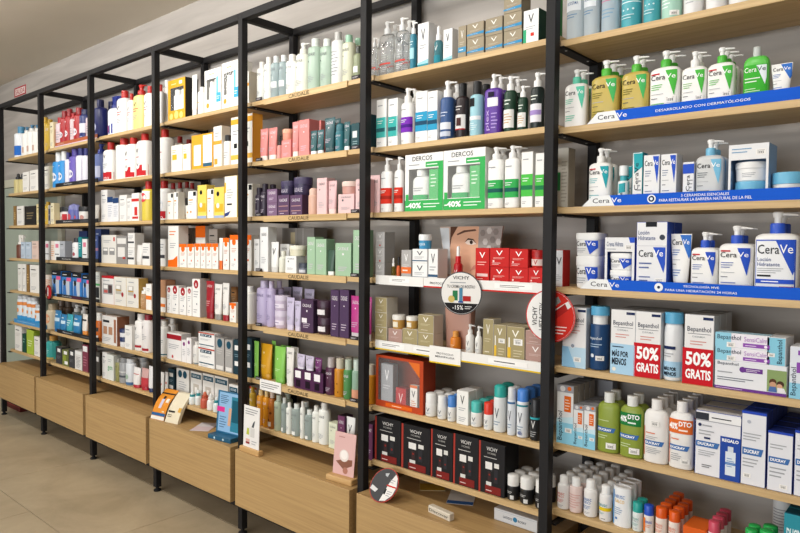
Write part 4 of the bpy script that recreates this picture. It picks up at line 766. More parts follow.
D_('i_gold', 'box', '#dcdad2', 'white carton with gold line picture', cs='#b4924c', ct='#c8c4ba', pr=[('r', .14, .4, .6, .72, '#b4b0a8'), ('r', .14, .52, .6, .56, '#b89438'), ('r', .2, .58, .5, .7, '#e8e6e2'), ('o', .7, .4, .09, '#9c2c30'), ('l', .2, .8, .8, .9, 1, GR), ('l', .15, .12, .7, .22, 2, GR)])
D_('i_bpump', 'pump', '#b0875c', 'tan pump bottle with white pump', cc='#ecebe6', hb=.7, cw=.8, sh=.006, top=.9, pr=[('l', .2, .2, .8, .8, 6, '#d8bc98')])
D_('i_ow', 'box', '#ecebe6', 'white carton with orange panel', cs='#d8d0c8', pr=[('r', 0, .4, 1, .55, '#ea7a2c'), ('l', .2, .7, .8, .85, 2, GR)])
D_('i_obot', 'bottle', '#cf6a1c', 'orange bottle with white cap', cc='#e4e2dc', hb=.72, cw=.7, sh=.008, top=.8, pr=[('r', .2, .5, .8, .7, '#3c3c3c'), ('r', .2, .1, .8, .3, '#d8d0c8')])
D_('i_wide', 'box', '#dddad6', 'wide carton with brown bottle pictures', cs='#8c5c44', ct='#c4bcb4', pr=[('r', .08, .76, .5, .84, INK), ('r', .1, .35, .35, .62, '#b08468'), ('r', .45, .35, .7, .62, '#b08468'), ('r', .8, .1, .94, .9, '#9c6a50'), ('l', .1, .1, .6, .26, 3, GR)])
D_('i_njar', 'jar', '#dfe0e4', 'white jar with navy lid', cc='#22305c', hl=.45)
D_('i_wdr', 'bottle', '#e8e6e3', 'white bottle with dark red foot', cc='#e4e2de', hb=.82, cw=.6, sh=.012, top=.6, pr=[('r', .1, .12, .9, .2, '#a02430'), ('t', .25, .7, .55, .82, 'V', '#4c4e54'), ('l', .2, .4, .8, .6, 4, GR)])
D_('i_dr', 'bottle', '#e4e0de', 'white bottle with dark red cap', cc='#8c1c2c', hb=.86, cw=.6, sh=.012, top=.6, pr=[('r', .1, .06, .9, .14, '#a02430'), ('t', .25, .75, .55, .86, 'V', '#4c4e54'), ('l', .2, .4, .8, .6, 4, GR)])
D_('i_dark', 'box', '#4a4844', 'dark carton with white tag', cs='#3c3a36', pr=[('r', .3, .6, .8, .8, '#dcdad6')])
D_('i_ggrn', 'box', '#dfe2dc', 'white carton with green lettering', cs='#bfc2bc', pr=[('t', .15, .35, .85, .55, 'gen', '#3c9a5c'), ('l', .2, .7, .8, .85, 2, GR)])
D_('i_olv', 'bottle', '#8c8a54', 'olive bottle with grey cap', cc='#9a9a94', pr=CAU, **B_)
D_('i_gry', 'bottle', '#9a9c9e', 'grey ribbed bottle', cc='#8a8c8e', hb=.84, cw=.8, sh=.01, pr=[('r', 0, .3, 1, .4, '#4c5058'), ('r', 0, .55, 1, .6, '#d8d8d6')])
D_('i_wbl', 'bottle', '#d6dade', 'white bottle with blue grey foot', cc='#c8ccd0', hb=.86, cw=.85, sh=.01, pr=[('r', 0, 0, 1, .16, '#4a6c94'), ('o', .5, .4, .2, '#9cb4a0')])
D_('i_wrt', 'tube', '#e6e3e0', 'white tube with crimson cap', cc='#b02434', dr=.5, pr=[('r', .1, .6, .9, .64, '#c05a54')])
D_('i_rct', 'tube', '#c8a09c', 'rose tube with crimson cap', cc='#a81c2c', dr=.5, pr=[('r', 0, .0, 1, .5, '#b83c44')])
D_('i_wnv', 'tube', '#e2e2e4', 'white tube with navy cap', cc='#1f2c58', dr=.5)
# -- left bays
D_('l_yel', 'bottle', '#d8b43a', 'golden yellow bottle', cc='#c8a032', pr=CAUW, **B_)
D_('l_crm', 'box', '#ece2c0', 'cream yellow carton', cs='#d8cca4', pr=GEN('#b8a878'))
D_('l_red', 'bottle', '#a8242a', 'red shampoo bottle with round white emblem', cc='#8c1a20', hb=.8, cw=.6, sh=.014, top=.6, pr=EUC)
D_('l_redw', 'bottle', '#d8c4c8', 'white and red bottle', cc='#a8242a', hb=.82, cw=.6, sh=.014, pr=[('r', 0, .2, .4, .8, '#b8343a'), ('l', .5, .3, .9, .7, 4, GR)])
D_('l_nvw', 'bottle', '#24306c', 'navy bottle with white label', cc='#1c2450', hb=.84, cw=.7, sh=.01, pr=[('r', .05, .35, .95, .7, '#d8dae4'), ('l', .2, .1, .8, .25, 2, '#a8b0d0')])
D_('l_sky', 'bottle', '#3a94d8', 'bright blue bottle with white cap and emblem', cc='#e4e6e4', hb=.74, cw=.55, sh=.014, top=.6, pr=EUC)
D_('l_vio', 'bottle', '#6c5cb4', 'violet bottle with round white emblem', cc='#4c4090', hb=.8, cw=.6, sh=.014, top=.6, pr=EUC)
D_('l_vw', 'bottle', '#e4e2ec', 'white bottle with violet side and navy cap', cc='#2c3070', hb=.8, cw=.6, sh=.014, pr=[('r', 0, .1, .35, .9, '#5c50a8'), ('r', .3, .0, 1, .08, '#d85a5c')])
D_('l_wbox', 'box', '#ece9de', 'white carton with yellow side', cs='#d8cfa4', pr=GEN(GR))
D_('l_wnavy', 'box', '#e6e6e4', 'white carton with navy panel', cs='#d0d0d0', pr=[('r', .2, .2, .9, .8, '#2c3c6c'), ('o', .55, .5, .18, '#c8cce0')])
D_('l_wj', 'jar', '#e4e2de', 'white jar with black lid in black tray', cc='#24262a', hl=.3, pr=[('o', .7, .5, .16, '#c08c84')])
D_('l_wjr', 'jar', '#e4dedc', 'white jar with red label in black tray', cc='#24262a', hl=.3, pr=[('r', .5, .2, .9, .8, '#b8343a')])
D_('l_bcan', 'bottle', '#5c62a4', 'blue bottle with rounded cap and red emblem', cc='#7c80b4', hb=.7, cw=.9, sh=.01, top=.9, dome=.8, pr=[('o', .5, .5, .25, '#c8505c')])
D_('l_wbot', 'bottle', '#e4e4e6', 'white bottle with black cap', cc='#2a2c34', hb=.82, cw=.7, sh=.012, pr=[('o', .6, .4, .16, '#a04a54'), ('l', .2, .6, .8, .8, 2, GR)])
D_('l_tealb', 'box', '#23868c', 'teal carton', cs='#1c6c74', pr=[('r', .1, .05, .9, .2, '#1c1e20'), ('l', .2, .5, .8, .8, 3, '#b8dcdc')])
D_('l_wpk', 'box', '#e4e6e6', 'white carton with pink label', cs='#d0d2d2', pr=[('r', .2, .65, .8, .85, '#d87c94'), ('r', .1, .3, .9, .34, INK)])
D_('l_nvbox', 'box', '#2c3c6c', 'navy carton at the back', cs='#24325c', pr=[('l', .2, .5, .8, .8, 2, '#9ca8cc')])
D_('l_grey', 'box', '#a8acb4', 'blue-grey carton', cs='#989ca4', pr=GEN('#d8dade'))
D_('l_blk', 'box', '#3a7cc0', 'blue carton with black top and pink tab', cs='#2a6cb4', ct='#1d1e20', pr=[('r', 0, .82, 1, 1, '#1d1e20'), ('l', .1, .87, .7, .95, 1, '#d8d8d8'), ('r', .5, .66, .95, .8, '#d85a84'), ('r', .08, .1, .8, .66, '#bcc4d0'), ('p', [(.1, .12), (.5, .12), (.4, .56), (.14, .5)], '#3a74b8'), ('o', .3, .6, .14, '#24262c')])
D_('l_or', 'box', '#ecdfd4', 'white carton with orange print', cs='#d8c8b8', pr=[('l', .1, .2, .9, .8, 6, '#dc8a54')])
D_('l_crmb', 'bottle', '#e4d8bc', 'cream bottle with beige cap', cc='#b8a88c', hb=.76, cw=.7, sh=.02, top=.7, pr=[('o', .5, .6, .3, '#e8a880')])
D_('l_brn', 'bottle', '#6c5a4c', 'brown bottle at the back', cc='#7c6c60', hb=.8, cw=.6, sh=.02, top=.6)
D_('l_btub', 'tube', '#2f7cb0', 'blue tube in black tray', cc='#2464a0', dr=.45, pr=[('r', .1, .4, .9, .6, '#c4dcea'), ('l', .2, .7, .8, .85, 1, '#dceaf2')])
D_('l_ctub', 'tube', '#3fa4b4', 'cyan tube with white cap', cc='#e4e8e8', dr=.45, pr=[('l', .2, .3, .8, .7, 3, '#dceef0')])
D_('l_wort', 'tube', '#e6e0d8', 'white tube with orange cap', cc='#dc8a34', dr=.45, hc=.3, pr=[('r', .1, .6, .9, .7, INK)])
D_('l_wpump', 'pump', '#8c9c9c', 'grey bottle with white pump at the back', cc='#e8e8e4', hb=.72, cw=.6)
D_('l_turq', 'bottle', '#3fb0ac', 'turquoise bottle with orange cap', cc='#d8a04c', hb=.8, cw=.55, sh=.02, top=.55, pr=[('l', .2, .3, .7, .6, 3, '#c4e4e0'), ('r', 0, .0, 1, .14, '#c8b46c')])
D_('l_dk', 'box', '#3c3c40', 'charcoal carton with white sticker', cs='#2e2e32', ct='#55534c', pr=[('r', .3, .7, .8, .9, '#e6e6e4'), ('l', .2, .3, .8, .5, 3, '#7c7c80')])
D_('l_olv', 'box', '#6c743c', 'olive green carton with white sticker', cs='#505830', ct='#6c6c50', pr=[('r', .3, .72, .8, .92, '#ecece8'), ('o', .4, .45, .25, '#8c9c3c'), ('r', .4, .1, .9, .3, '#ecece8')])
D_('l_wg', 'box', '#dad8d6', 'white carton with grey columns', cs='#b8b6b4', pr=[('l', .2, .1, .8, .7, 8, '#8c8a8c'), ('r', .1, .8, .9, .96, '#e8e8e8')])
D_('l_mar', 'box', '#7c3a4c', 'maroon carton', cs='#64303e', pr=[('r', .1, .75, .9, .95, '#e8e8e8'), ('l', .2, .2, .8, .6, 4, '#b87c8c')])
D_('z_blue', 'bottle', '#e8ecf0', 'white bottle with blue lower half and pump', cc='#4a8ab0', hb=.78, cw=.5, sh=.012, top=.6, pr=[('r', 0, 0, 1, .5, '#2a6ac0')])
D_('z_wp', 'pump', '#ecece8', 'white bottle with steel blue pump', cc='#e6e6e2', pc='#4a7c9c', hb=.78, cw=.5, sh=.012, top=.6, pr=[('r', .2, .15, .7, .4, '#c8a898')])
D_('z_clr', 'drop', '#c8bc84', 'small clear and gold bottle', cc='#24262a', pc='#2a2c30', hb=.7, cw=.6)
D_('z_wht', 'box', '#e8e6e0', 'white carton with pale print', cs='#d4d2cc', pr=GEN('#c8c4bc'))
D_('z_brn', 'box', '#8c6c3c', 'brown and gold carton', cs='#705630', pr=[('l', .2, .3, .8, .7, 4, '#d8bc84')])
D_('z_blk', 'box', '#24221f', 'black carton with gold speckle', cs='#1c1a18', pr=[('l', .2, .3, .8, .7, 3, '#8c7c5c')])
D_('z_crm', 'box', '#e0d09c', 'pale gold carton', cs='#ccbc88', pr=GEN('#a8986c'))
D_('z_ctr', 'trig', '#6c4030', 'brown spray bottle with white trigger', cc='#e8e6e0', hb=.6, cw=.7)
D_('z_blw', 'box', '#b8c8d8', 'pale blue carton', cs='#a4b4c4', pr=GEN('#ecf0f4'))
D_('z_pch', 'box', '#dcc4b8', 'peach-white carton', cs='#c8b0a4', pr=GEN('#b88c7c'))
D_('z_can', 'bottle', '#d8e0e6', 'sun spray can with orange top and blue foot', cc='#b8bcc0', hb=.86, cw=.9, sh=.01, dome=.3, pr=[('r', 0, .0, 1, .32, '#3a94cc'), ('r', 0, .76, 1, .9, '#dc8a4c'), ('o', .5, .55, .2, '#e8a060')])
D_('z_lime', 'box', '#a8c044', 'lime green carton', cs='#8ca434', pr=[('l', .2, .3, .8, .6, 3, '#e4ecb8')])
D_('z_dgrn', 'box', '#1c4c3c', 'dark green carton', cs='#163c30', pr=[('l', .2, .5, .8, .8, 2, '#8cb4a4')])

# ------------------------------------------------------------------ the setting: wall, ceiling, floor, door
SB = [[2.0164, 1.7392, 1.4855, 1.23, 0.9759, 0.7236, 0.5019], [2.0235, 1.7439, 1.4879, 1.2301, 0.9738, 0.7194, 0.4961], [2.0288, 1.7476, 1.4899, 1.2304, 0.9725, 0.7166, 0.4923], [2.0316, 1.7498, 1.4913, 1.231, 0.9723, 0.7159, 0.4914], [2.0306, 1.7497, 1.4918, 1.2319, 0.9738, 0.7182, 0.4949], [2.0237, 1.7461, 1.4908, 1.2333, 0.9778, 0.7253, 0.505], [2.0066, 1.7365, 1.4872, 1.2356, 0.9861, 0.74, 0.5264]]
PW, YS, TH = 0.0322, 0.0639, 0.02
def jx(i): return i * 0.8 + PW / 2
def struct(o): o['kind'] = 'structure'; return o
struct(boxo('wall_back', -5.0, 0.352, 0.0, 9.5, 0.45, 2.822, WALL))
struct(boxo('ceiling', -5.0, -5.0, 2.822, 9.5, 0.45, 2.9, CEIL))
fl = struct(boxo('floor', -5.0, -5.0, -0.06, 9.5, 0.352, -0.004, GROUT))
ty = -0.565
rows_y = [(-2.965 + 0.6*k, -2.965 + 0.6*(k+1)) for k in range(5)] + [(0.035, 0.351)]
tile_cache = {}
for j, (y0, y1) in enumerate(rows_y):
    for i in range(9):
        x0 = -3.2 + 1.2*i + (0.6 if j % 2 else 0)
        key = round(y1 - y0, 4)
        if key not in tile_cache:
            v, f = bxv(0.0015, 0.0015, -0.012, 1.1985, y1 - y0 - 0.0015, 0, 0.001)
            tile_cache[key] = fixn(mesh('tile', v, f, [TILE]))
        link('tile', tile_cache[key], fl, (x0, y0, 0))
# pale green door in the wall behind and beside the far-left bay
dr = empty('door_1', (-0.32, 0.35, 0)); struct(dr)
DG = M('#a9b3a4', 'c'); DF = M('#c9c8b4', 'c')
boxo('door_leaf', -0.62, -0.022, 0.01, 0.62, -0.004, 1.86, DG, dr, 0.002)
boxo('door_frame', -0.70, -0.03, 0.0, -0.625, -0.001, 1.93, DF, dr, 0.002)
boxo('door_frame', 0.625, -0.03, 0.0, 0.70, -0.001, 1.93, DF, dr, 0.002)
boxo('door_frame', -0.70, -0.03, 1.865, 0.70, -0.001, 1.935, DF, dr, 0.002)
lk = link('door_lock', mesh('door_lock', *[loft(cyl(0, 0.02, 0.012), 16)[k] for k in (0, 1)], [M('#5a5c5e', 's')], None, True), dr, (0.2, -0.022, 1.05)); lk.rotation_euler = (math.pi/2, 0, 0)

# ------------------------------------------------------------------ the steel rack with its oak boards
rack = tag(empty('shelving_rack', (0, 0, 0)), 'long black steel wall rack with seven bays of light oak shelves', 'shelving')
ZT = 2.4524
pm = {}
def post(x, y, z0, name='post'):
    key = round(z0, 3)
    if key not in pm:
        v, f = bxv(0, 0, z0, PW, PW, ZT, 0.0012); pm[key] = fixn(mesh('post', v, f, [STEEL]))
    return link(name, pm[key], rack, (x, y, 0))
footm = mesh('foot', *loft([(0, 0.020, 0.020, 2), (0.008, 0.020, 0.020, 2), (0.013, 0.010, 0.010, 2), (0.026, 0.008, 0.008, 2)], 20), [M('#1c1c1d', 'x')], None, True)
railx = fixn(mesh('top_rail', *bxv(PW + 0.0002, 0, ZT - PW, 0.8 - 0.0002, PW, ZT, 0.0012), [STEEL]))
raily = fixn(mesh('depth_rail', *bxv(0, PW + 0.0002, ZT - PW, PW, 0.3019, ZT, 0.0012), [STEEL]))
baser = fixn(mesh('base_rail', *bxv(PW + 0.0002, 0, 0.126, 0.8 - 0.0002, PW, 0.158, 0.001), [STEEL]))
for i in range(8):
    p = post(i*0.8, 0, 0.024)
    link('foot', footm, p, (PW/2, PW/2, 0))
    post(i*0.8, 0.3021, 0.0)
    link('depth_rail', raily, rack, (i*0.8, 0, 0))
    if i < 7:
        link('top_rail', railx, rack, (i*0.8, 0, 0)); link('top_rail', railx, rack, (i*0.8, 0.3021, 0))
        link('base_rail', baser, rack, (i*0.8, 0, 0)); link('base_rail', baser, rack, (i*0.8, 0.26, 0))
brk = fixn(mesh('bracket', *bxv(-0.018, 0.052, -0.007, 0.018, 0.3019, 0, 0.001), [STEEL]))
scr = mesh('screw', *loft([(-0.0015, 0.0035, 0.0035, 2), (0, 0.004, 0.004, 2)], 10), [M('#b9b9b9', 's')], None, True)
for b in range(7):
    for l in range(7):
        z = SB[b][l]
        x0, x1 = jx(b) + (0.002 if b else 0.004), jx(b+1) - 0.002
        v, f = bxv(x0, YS, z, x1, 0.300, z + TH, 0.0008)
        link('shelf_board', fixn(mesh('shelf_board', v, f, [OAK_BOARD])), rack)
for i in range(8):
    for l in range(7):
        z = min(SB[min(i, 6)][l], SB[max(i-1, 0)][l]) - 0.0004
        k = link('bracket', brk, rack, (jx(i), 0, z))
        link('screw', scr, k, (0.009, 0.085, -0.007)); link('screw', scr, k, (0.009, 0.24, -0.007))

# ------------------------------------------------------------------ oak drawer cabinets under the rack
bayname = ['leftmost bay', 'second-left bay', 'third-left bay', 'middle bay', 'third-right bay', 'second-right bay', 'rightmost bay']
shelfname = ['top shelf', 'second shelf', 'third shelf', 'fourth shelf', 'fifth shelf', 'sixth shelf', 'bottom shelf']
ZC0, ZC1, YC = 0.1592, 0.4222, -0.0406
cab_notes = ['at the far left end of the rack', 'second from the far left end', 'third from the far left end', 'with orange leaflet on top, middle of the row', 'with two small card stands on top', 'with round sign and flyers on top', 'nearest to the camera, at the right end']
for b in range(7):
    x0, x1 = jx(b) + 0.020, jx(b+1) - 0.020
    c = tag(empty('drawer_cabinet', ((x0+x1)/2, 0, ZC0)), 'light oak drawer cabinet ' + cab_notes[b], 'cabinet', 'oak drawer cabinets under the rack')
    hw = (x1 - x0)/2; H = ZC1 - ZC0
    boxo('carcass', -hw + 0.002, YC + 0.023, 0.0, hw - 0.002, 0.298, H - 0.021, OAK, c, 0.001)
    # top panel notched round the posts
    mb = MB()
    mb.box(-hw + 0.002, YC + 0.024, H - 0.0205, hw - 0.002, 0.298, H - 0.001, OAK)
    link('top_panel', mb.build('top_panel'), c)
    boxo('drawer_front', -hw, YC, 0.0, hw, YC + 0.022, H, OAK, c, 0.001)

# ------------------------------------------------------------------ products on the shelves
# (design, bay, shelf, x, y, z, width, depth, height in 0.1 mm, row behind the front one)
ITEMS = [
('clear',6,0,48494,1036,20266,587,587,2000,0),('clear',6,0,49037,991,20266,495,495,2000,0),('clearpink',6,0,49625,1013,20266,547,547,2000,0),
('teal',6,0,50263,1033,20266,587,587,1900,0),('teal',6,0,50883,976,20266,473,473,1900,0),('mintw',6,0,51429,1015,20266,553,553,1900,0),
('whjar',6,0,52022,994,20266,509,509,1800,0),('whjar',6,0,52609,997,20266,517,517,1800,0),('whjar',6,0,53205,1012,20266,546,546,1800,0),
('whjar',6,0,53806,1002,20266,525,525,1800,0),('whjar',6,0,54403,991,20266,505,505,1800,0),('clear',6,0,48494,1663,20266,587,587,2000,1),
('clearpink',6,0,49625,1600,20266,547,547,2000,1),('cv_mint',6,1,48592,960,17565,732,403,1794,0),('cv_amber',6,1,49528,1018,17565,870,479,1921,0),
('cv_amber',6,1,50453,1000,17565,802,441,1886,0),('cv_green',6,1,51305,1009,17565,835,459,1876,0),('cv_white',6,1,52111,960,17565,657,361,1703,0),
('cv_green',6,1,52805,968,17565,687,378,1684,0),('cv_micel',6,1,53646,1008,17565,613,337,1548,0),('cv_tube',6,1,54246,941,17565,485,204,1003,0),
('cv_mint',6,1,48592,1403,17565,732,403,1794,1),('cv_amber',6,1,49528,1537,17565,870,479,1921,1),('cv_amber',6,1,49528,2056,17565,870,479,1921,2),
('cv_amber',6,1,50453,1481,17565,802,441,1886,1),('cv_green',6,1,51305,1508,17565,835,459,1876,1),('cv_white',6,1,52111,1361,17565,657,361,1703,1),
('cv_green',6,1,52805,1386,17565,687,378,1684,1),('cv_green',6,1,52805,1803,17565,687,378,1684,2),('cv_teal',6,2,49396,1032,15072,703,387,1785,0),
('cv_serum',6,2,50129,1002,15072,326,326,1196,0),('cv_nar',6,2,50008,1789,15072,236,300,1265,0),('cv_nar',6,2,50600,1039,15072,296,400,1540,0),
('cv_box',6,2,51009,1089,15072,460,500,1434,0),('cv_box',6,2,51493,1089,15072,437,500,1422,0),('cv_small',6,2,52035,1039,15072,299,400,1155,0),
('cv_sa',6,2,52553,1038,15072,716,394,1739,0),('cv_win',6,2,53549,1259,15072,955,920,1507,0),('cv_jars',6,2,54423,1230,15072,781,781,731,0),
('cv_teal',6,2,49396,1459,15072,703,387,1785,1),('cv_sa',6,2,52553,1472,15072,716,394,1739,1),('cv_jarb',6,3,49045,1247,12556,815,815,997,0),
('cv_jarb',6,3,49036,1254,13553,830,830,722,0),('cv_winb',6,3,50128,1249,12556,904,900,1572,0),('cv_lot',6,3,51082,1079,12556,878,600,2018,0),
('cv_tube',6,3,51819,1062,12556,576,242,1675,0),('cv_blue',6,3,52475,1031,12556,698,384,1728,0),('cv_blue',6,3,53266,1071,12556,845,465,1886,0),
('cv_big',6,3,54221,1119,12556,1018,560,2240,0),('cv_lot',6,3,51082,1719,12556,878,600,2018,1),('cv_blue',6,3,52475,1455,12556,698,384,1728,1),
('cv_blue',6,3,53266,1576,12556,845,465,1886,1),('cv_big',6,3,54221,1719,12556,1018,560,2240,1),('bp_a',6,4,48750,989,10061,797,500,1884,0),
('bp_blue',6,4,49449,1075,10061,582,582,1955,0),('bp_mas',6,4,50307,989,10061,744,500,1919,0),('bp_gra',6,4,51050,989,10061,736,500,1916,0),
('bp_wb',6,4,51686,1023,10061,516,516,1940,0),('bp_gra',6,4,52448,1014,10061,770,550,1937,0),('bp_wide',6,4,53732,1089,10061,1710,700,774,0),
('bp_slim',6,4,53537,964,10835,1313,450,360,0),('bp_slim',6,4,53527,964,11195,1313,450,384,0),('bp_end',6,4,54330,1239,10835,437,1000,728,0),
('bp_lil',6,4,54899,1139,10061,509,800,1321,0),('bp_a',6,4,48750,1529,10061,797,500,1884,1),('bp_mas',6,4,50307,1529,10061,744,500,1919,1),
('bp_mas',6,4,50307,2069,10061,744,500,1919,2),('bp_gra',6,4,51050,1529,10061,736,500,1916,1),('bp_gra',6,4,51050,2069,10061,736,500,1916,2),
('bp_gra',6,4,52448,1604,10061,770,550,1937,1),('bp_gra',6,4,52448,2194,10061,770,550,1937,2),('bp_tall',6,5,48486,914,7600,570,350,1858,0),
('bp_mini',6,5,48942,914,7600,344,350,1305,0),('bp_mini',6,5,49315,914,7600,381,350,1342,0),('bp_back',6,5,48888,2839,7600,662,400,1796,0),
('du_green',6,5,49849,956,7600,682,423,1817,0),('du_green4',6,5,50565,952,7600,688,427,1829,0),('du_white',6,5,51284,954,7600,692,429,1841,0),
('du_orange',6,5,51996,946,7600,669,415,1901,0),('du_gift',6,5,52991,1089,7600,1146,700,1776,0),('du_box',6,5,53871,1039,7600,589,600,1957,0),
('du_short',6,5,54488,1039,7600,573,600,1550,0),('du_short',6,5,55086,1039,7600,557,600,1668,0),('bp_tall',6,5,48486,1304,7600,570,350,1858,1),
('bp_tall',6,5,48486,1694,7600,570,350,1858,2),('bp_tall',6,5,48486,2084,7600,570,350,1858,3),('bp_mini',6,5,48942,1304,7600,344,350,1305,1),
('bp_mini',6,5,48942,1694,7600,344,350,1305,2),('bp_mini',6,5,48942,2084,7600,344,350,1305,3),('bp_mini',6,5,49315,1304,7600,381,350,1342,1),
('bp_mini',6,5,49315,1694,7600,381,350,1342,2),('bp_mini',6,5,49315,2084,7600,381,350,1342,3),('du_green',6,5,49849,1419,7600,682,423,1817,1),
('du_green4',6,5,50565,1419,7600,688,427,1829,1),('du_white',6,5,51284,1422,7600,692,429,1841,1),('du_white',6,5,51284,1891,7600,692,429,1841,2),
('du_white',6,5,51284,2360,7600,692,429,1841,3),('du_orange',6,5,51996,1401,7600,669,415,1901,1),('du_orange',6,5,51996,1856,7600,669,415,1901,2),
('du_orange',6,5,51996,2310,7600,669,415,1901,3),('du_gift',6,5,52991,1829,7600,1146,700,1776,1),('du_gift',6,5,52991,2569,7600,1146,700,1776,2),
('du_box',6,5,53871,1679,7600,589,600,1957,1),('du_box',6,5,53871,2319,7600,589,600,1957,2),('du_box',6,5,53871,2959,7600,589,600,1957,3),
('du_short',6,5,54488,1679,7600,573,600,1550,1),('du_short',6,5,54488,2319,7600,573,600,1550,2),('du_short',6,5,54488,2959,7600,573,600,1550,3),
('du_short',6,5,55086,1679,7600,557,600,1668,1),('du_short',6,5,55086,2319,7600,557,600,1668,2),('du_short',6,5,55086,2959,7600,557,600,1668,3),
('ne_red',6,6,48404,942,5464,406,406,1069,0),('ne_pink',6,6,48820,941,5464,404,404,1120,0),('ne_blue',6,6,49306,949,5464,419,419,1157,0),
('ne_yel',6,6,49807,933,5464,389,389,1113,0),('ne_can',6,6,50344,902,5464,543,326,1195,0),('sp_teal',6,6,50814,892,5464,306,306,866,0),
('sp_blue',6,6,51142,878,5464,279,279,869,0),('sp_or',6,6,51497,900,5464,322,322,900,0),('sp_or',6,6,51865,897,5464,316,316,886,0),
('or_box',6,6,52449,1189,5464,607,900,589,0),('sp_pink',6,6,52930,894,5464,309,309,903,0),('sp_green',6,6,53845,891,5464,303,303,951,0),
('sp_green',6,6,54211,916,5464,353,353,1025,0),('tl_box',6,6,54935,989,5464,632,500,1632,0),('ne_tall',6,6,54169,2860,5464,442,442,1303,0),
('ne_red',6,6,48404,1388,5464,406,406,1069,1),('ne_red',6,6,48404,1833,5464,406,406,1069,2),('ne_red',6,6,48404,2279,5464,406,406,1069,3),
('ne_red',6,6,48404,2724,5464,406,406,1069,4),('ne_pink',6,6,48820,1384,5464,404,404,1120,1),('ne_pink',6,6,48820,1828,5464,404,404,1120,2),
('ne_pink',6,6,48820,2271,5464,404,404,1120,3),('ne_pink',6,6,48820,2715,5464,404,404,1120,4),('ne_blue',6,6,49306,1407,5464,419,419,1157,1),
('ne_blue',6,6,49306,1866,5464,419,419,1157,2),('ne_blue',6,6,49306,2325,5464,419,419,1157,3),('ne_blue',6,6,49306,2784,5464,419,419,1157,4),
('ne_yel',6,6,49807,1362,5464,389,389,1113,1),('ne_yel',6,6,49807,1791,5464,389,389,1113,2),('ne_yel',6,6,49807,2220,5464,389,389,1113,3),
('ne_yel',6,6,49807,2649,5464,389,389,1113,4),('ne_can',6,6,50344,1268,5464,543,326,1195,1),('ne_can',6,6,50344,1633,5464,543,326,1195,2),
('sp_teal',6,6,50814,1238,5464,306,306,866,1),('sp_or',6,6,51497,1262,5464,322,322,900,1),('sp_or',6,6,51497,1624,5464,322,322,900,2),
('sp_or',6,6,51497,1986,5464,322,322,900,3),('sp_or',6,6,51497,2348,5464,322,322,900,4),('sp_or',6,6,51865,1252,5464,316,316,886,1),
('sp_or',6,6,51865,1608,5464,316,316,886,2),('sp_or',6,6,51865,1964,5464,316,316,886,3),('sp_pink',6,6,52930,1243,5464,309,309,903,1),
('sp_pink',6,6,52930,1592,5464,309,309,903,2),('sp_pink',6,6,52930,1941,5464,309,309,903,3),('sp_green',6,6,53845,1234,5464,303,303,951,1),
('sp_green',6,6,54211,1309,5464,353,353,1025,1),('tl_box',6,6,54935,1529,5464,632,500,1632,1),('tl_box',6,6,54935,2069,5464,632,500,1632,2),
('v_clear',4,0,39967,851,20506,308,185,1530,0),('c_wh',4,0,32543,981,20506,484,484,1876,0),('c_wh',4,0,33077,976,20506,473,473,2012,0),
('c_clear',4,0,33623,966,20506,533,453,1954,0),('c_clear',4,0,34178,972,20506,461,461,1902,0),('c_wh',4,0,34731,1006,20506,625,531,1834,0),
('c_pump',4,0,35438,1053,20506,739,628,2224,0),('c_gr',4,0,36245,1052,20506,737,626,2240,0),('c_gr',4,0,37026,1016,20506,651,553,2074,0),
('c_sil',4,0,37723,999,20506,612,520,2223,0),('c_mint',4,0,38387,991,20506,593,504,1962,0),('c_olive',4,0,38982,947,20506,417,417,1388,0),
('v_clear',4,0,39967,1076,20506,308,185,1530,1),('c_wh',4,0,33077,1489,20506,473,473,2012,1),('c_clear',4,0,33623,1459,20506,533,453,1954,1),
('c_clear',4,0,34178,1473,20506,461,461,1902,1),('c_pump',4,0,35438,1721,20506,739,628,2224,1),('c_gr',4,0,36245,1719,20506,737,626,2240,1),
('c_gr',4,0,37026,1609,20506,651,553,2074,1),('c_sil',4,0,37723,1560,20506,612,520,2223,1),('c_mint',4,0,38387,1536,20506,593,504,1962,1),
('v_clear',5,0,40553,966,20437,689,413,2120,0),('v_clear',5,0,41345,942,20437,609,366,2097,0),('v_aqua',5,0,41969,867,20437,256,256,1793,0),
('v_whbox',5,0,42536,989,20437,516,500,1602,0),('v_drop',5,0,43125,924,20437,329,329,1417,0),('v_whbox',5,0,43678,914,20437,404,350,1148,0),
('v_gnar',5,0,44312,939,20437,338,400,1121,0),('v_gold',5,0,44874,1039,20437,714,600,610,0),('v_gold',5,0,44862,1039,21046,705,600,516,0),
('v_gold',5,0,45633,1039,20437,683,600,543,0),('v_gold',5,0,45623,1039,20980,683,600,587,0),('v_gold',5,0,46373,1039,20437,700,600,558,0),
('v_gold',5,0,46359,1039,20995,692,600,575,0),('v_gold',5,0,46344,1039,21571,680,600,543,0),('v_greenb',5,0,47053,1039,20437,571,600,1076,0),
('v_green',5,0,47727,1350,20437,221,221,1874,0),('v_clear',5,0,40553,1419,20437,689,413,2120,1),('v_clear',5,0,41345,1347,20437,609,366,2097,1),
('c_tlx',4,1,39800,1549,17697,266,400,1532,0),('c_pkt',4,1,32869,872,17697,591,266,1518,0),('c_pkt',4,1,33519,876,17697,610,275,1494,0),
('c_pks',4,1,34022,880,17697,282,282,1081,0),('c_pkb',4,1,34621,989,17697,661,500,813,0),('c_pkj',4,1,34481,987,18511,584,496,510,0),
('c_pkt',4,1,35181,840,17697,439,197,1574,0),('c_pkb',4,1,35843,1039,17697,685,600,1585,0),('c_pkb',4,1,35427,2089,17697,612,500,1731,0),
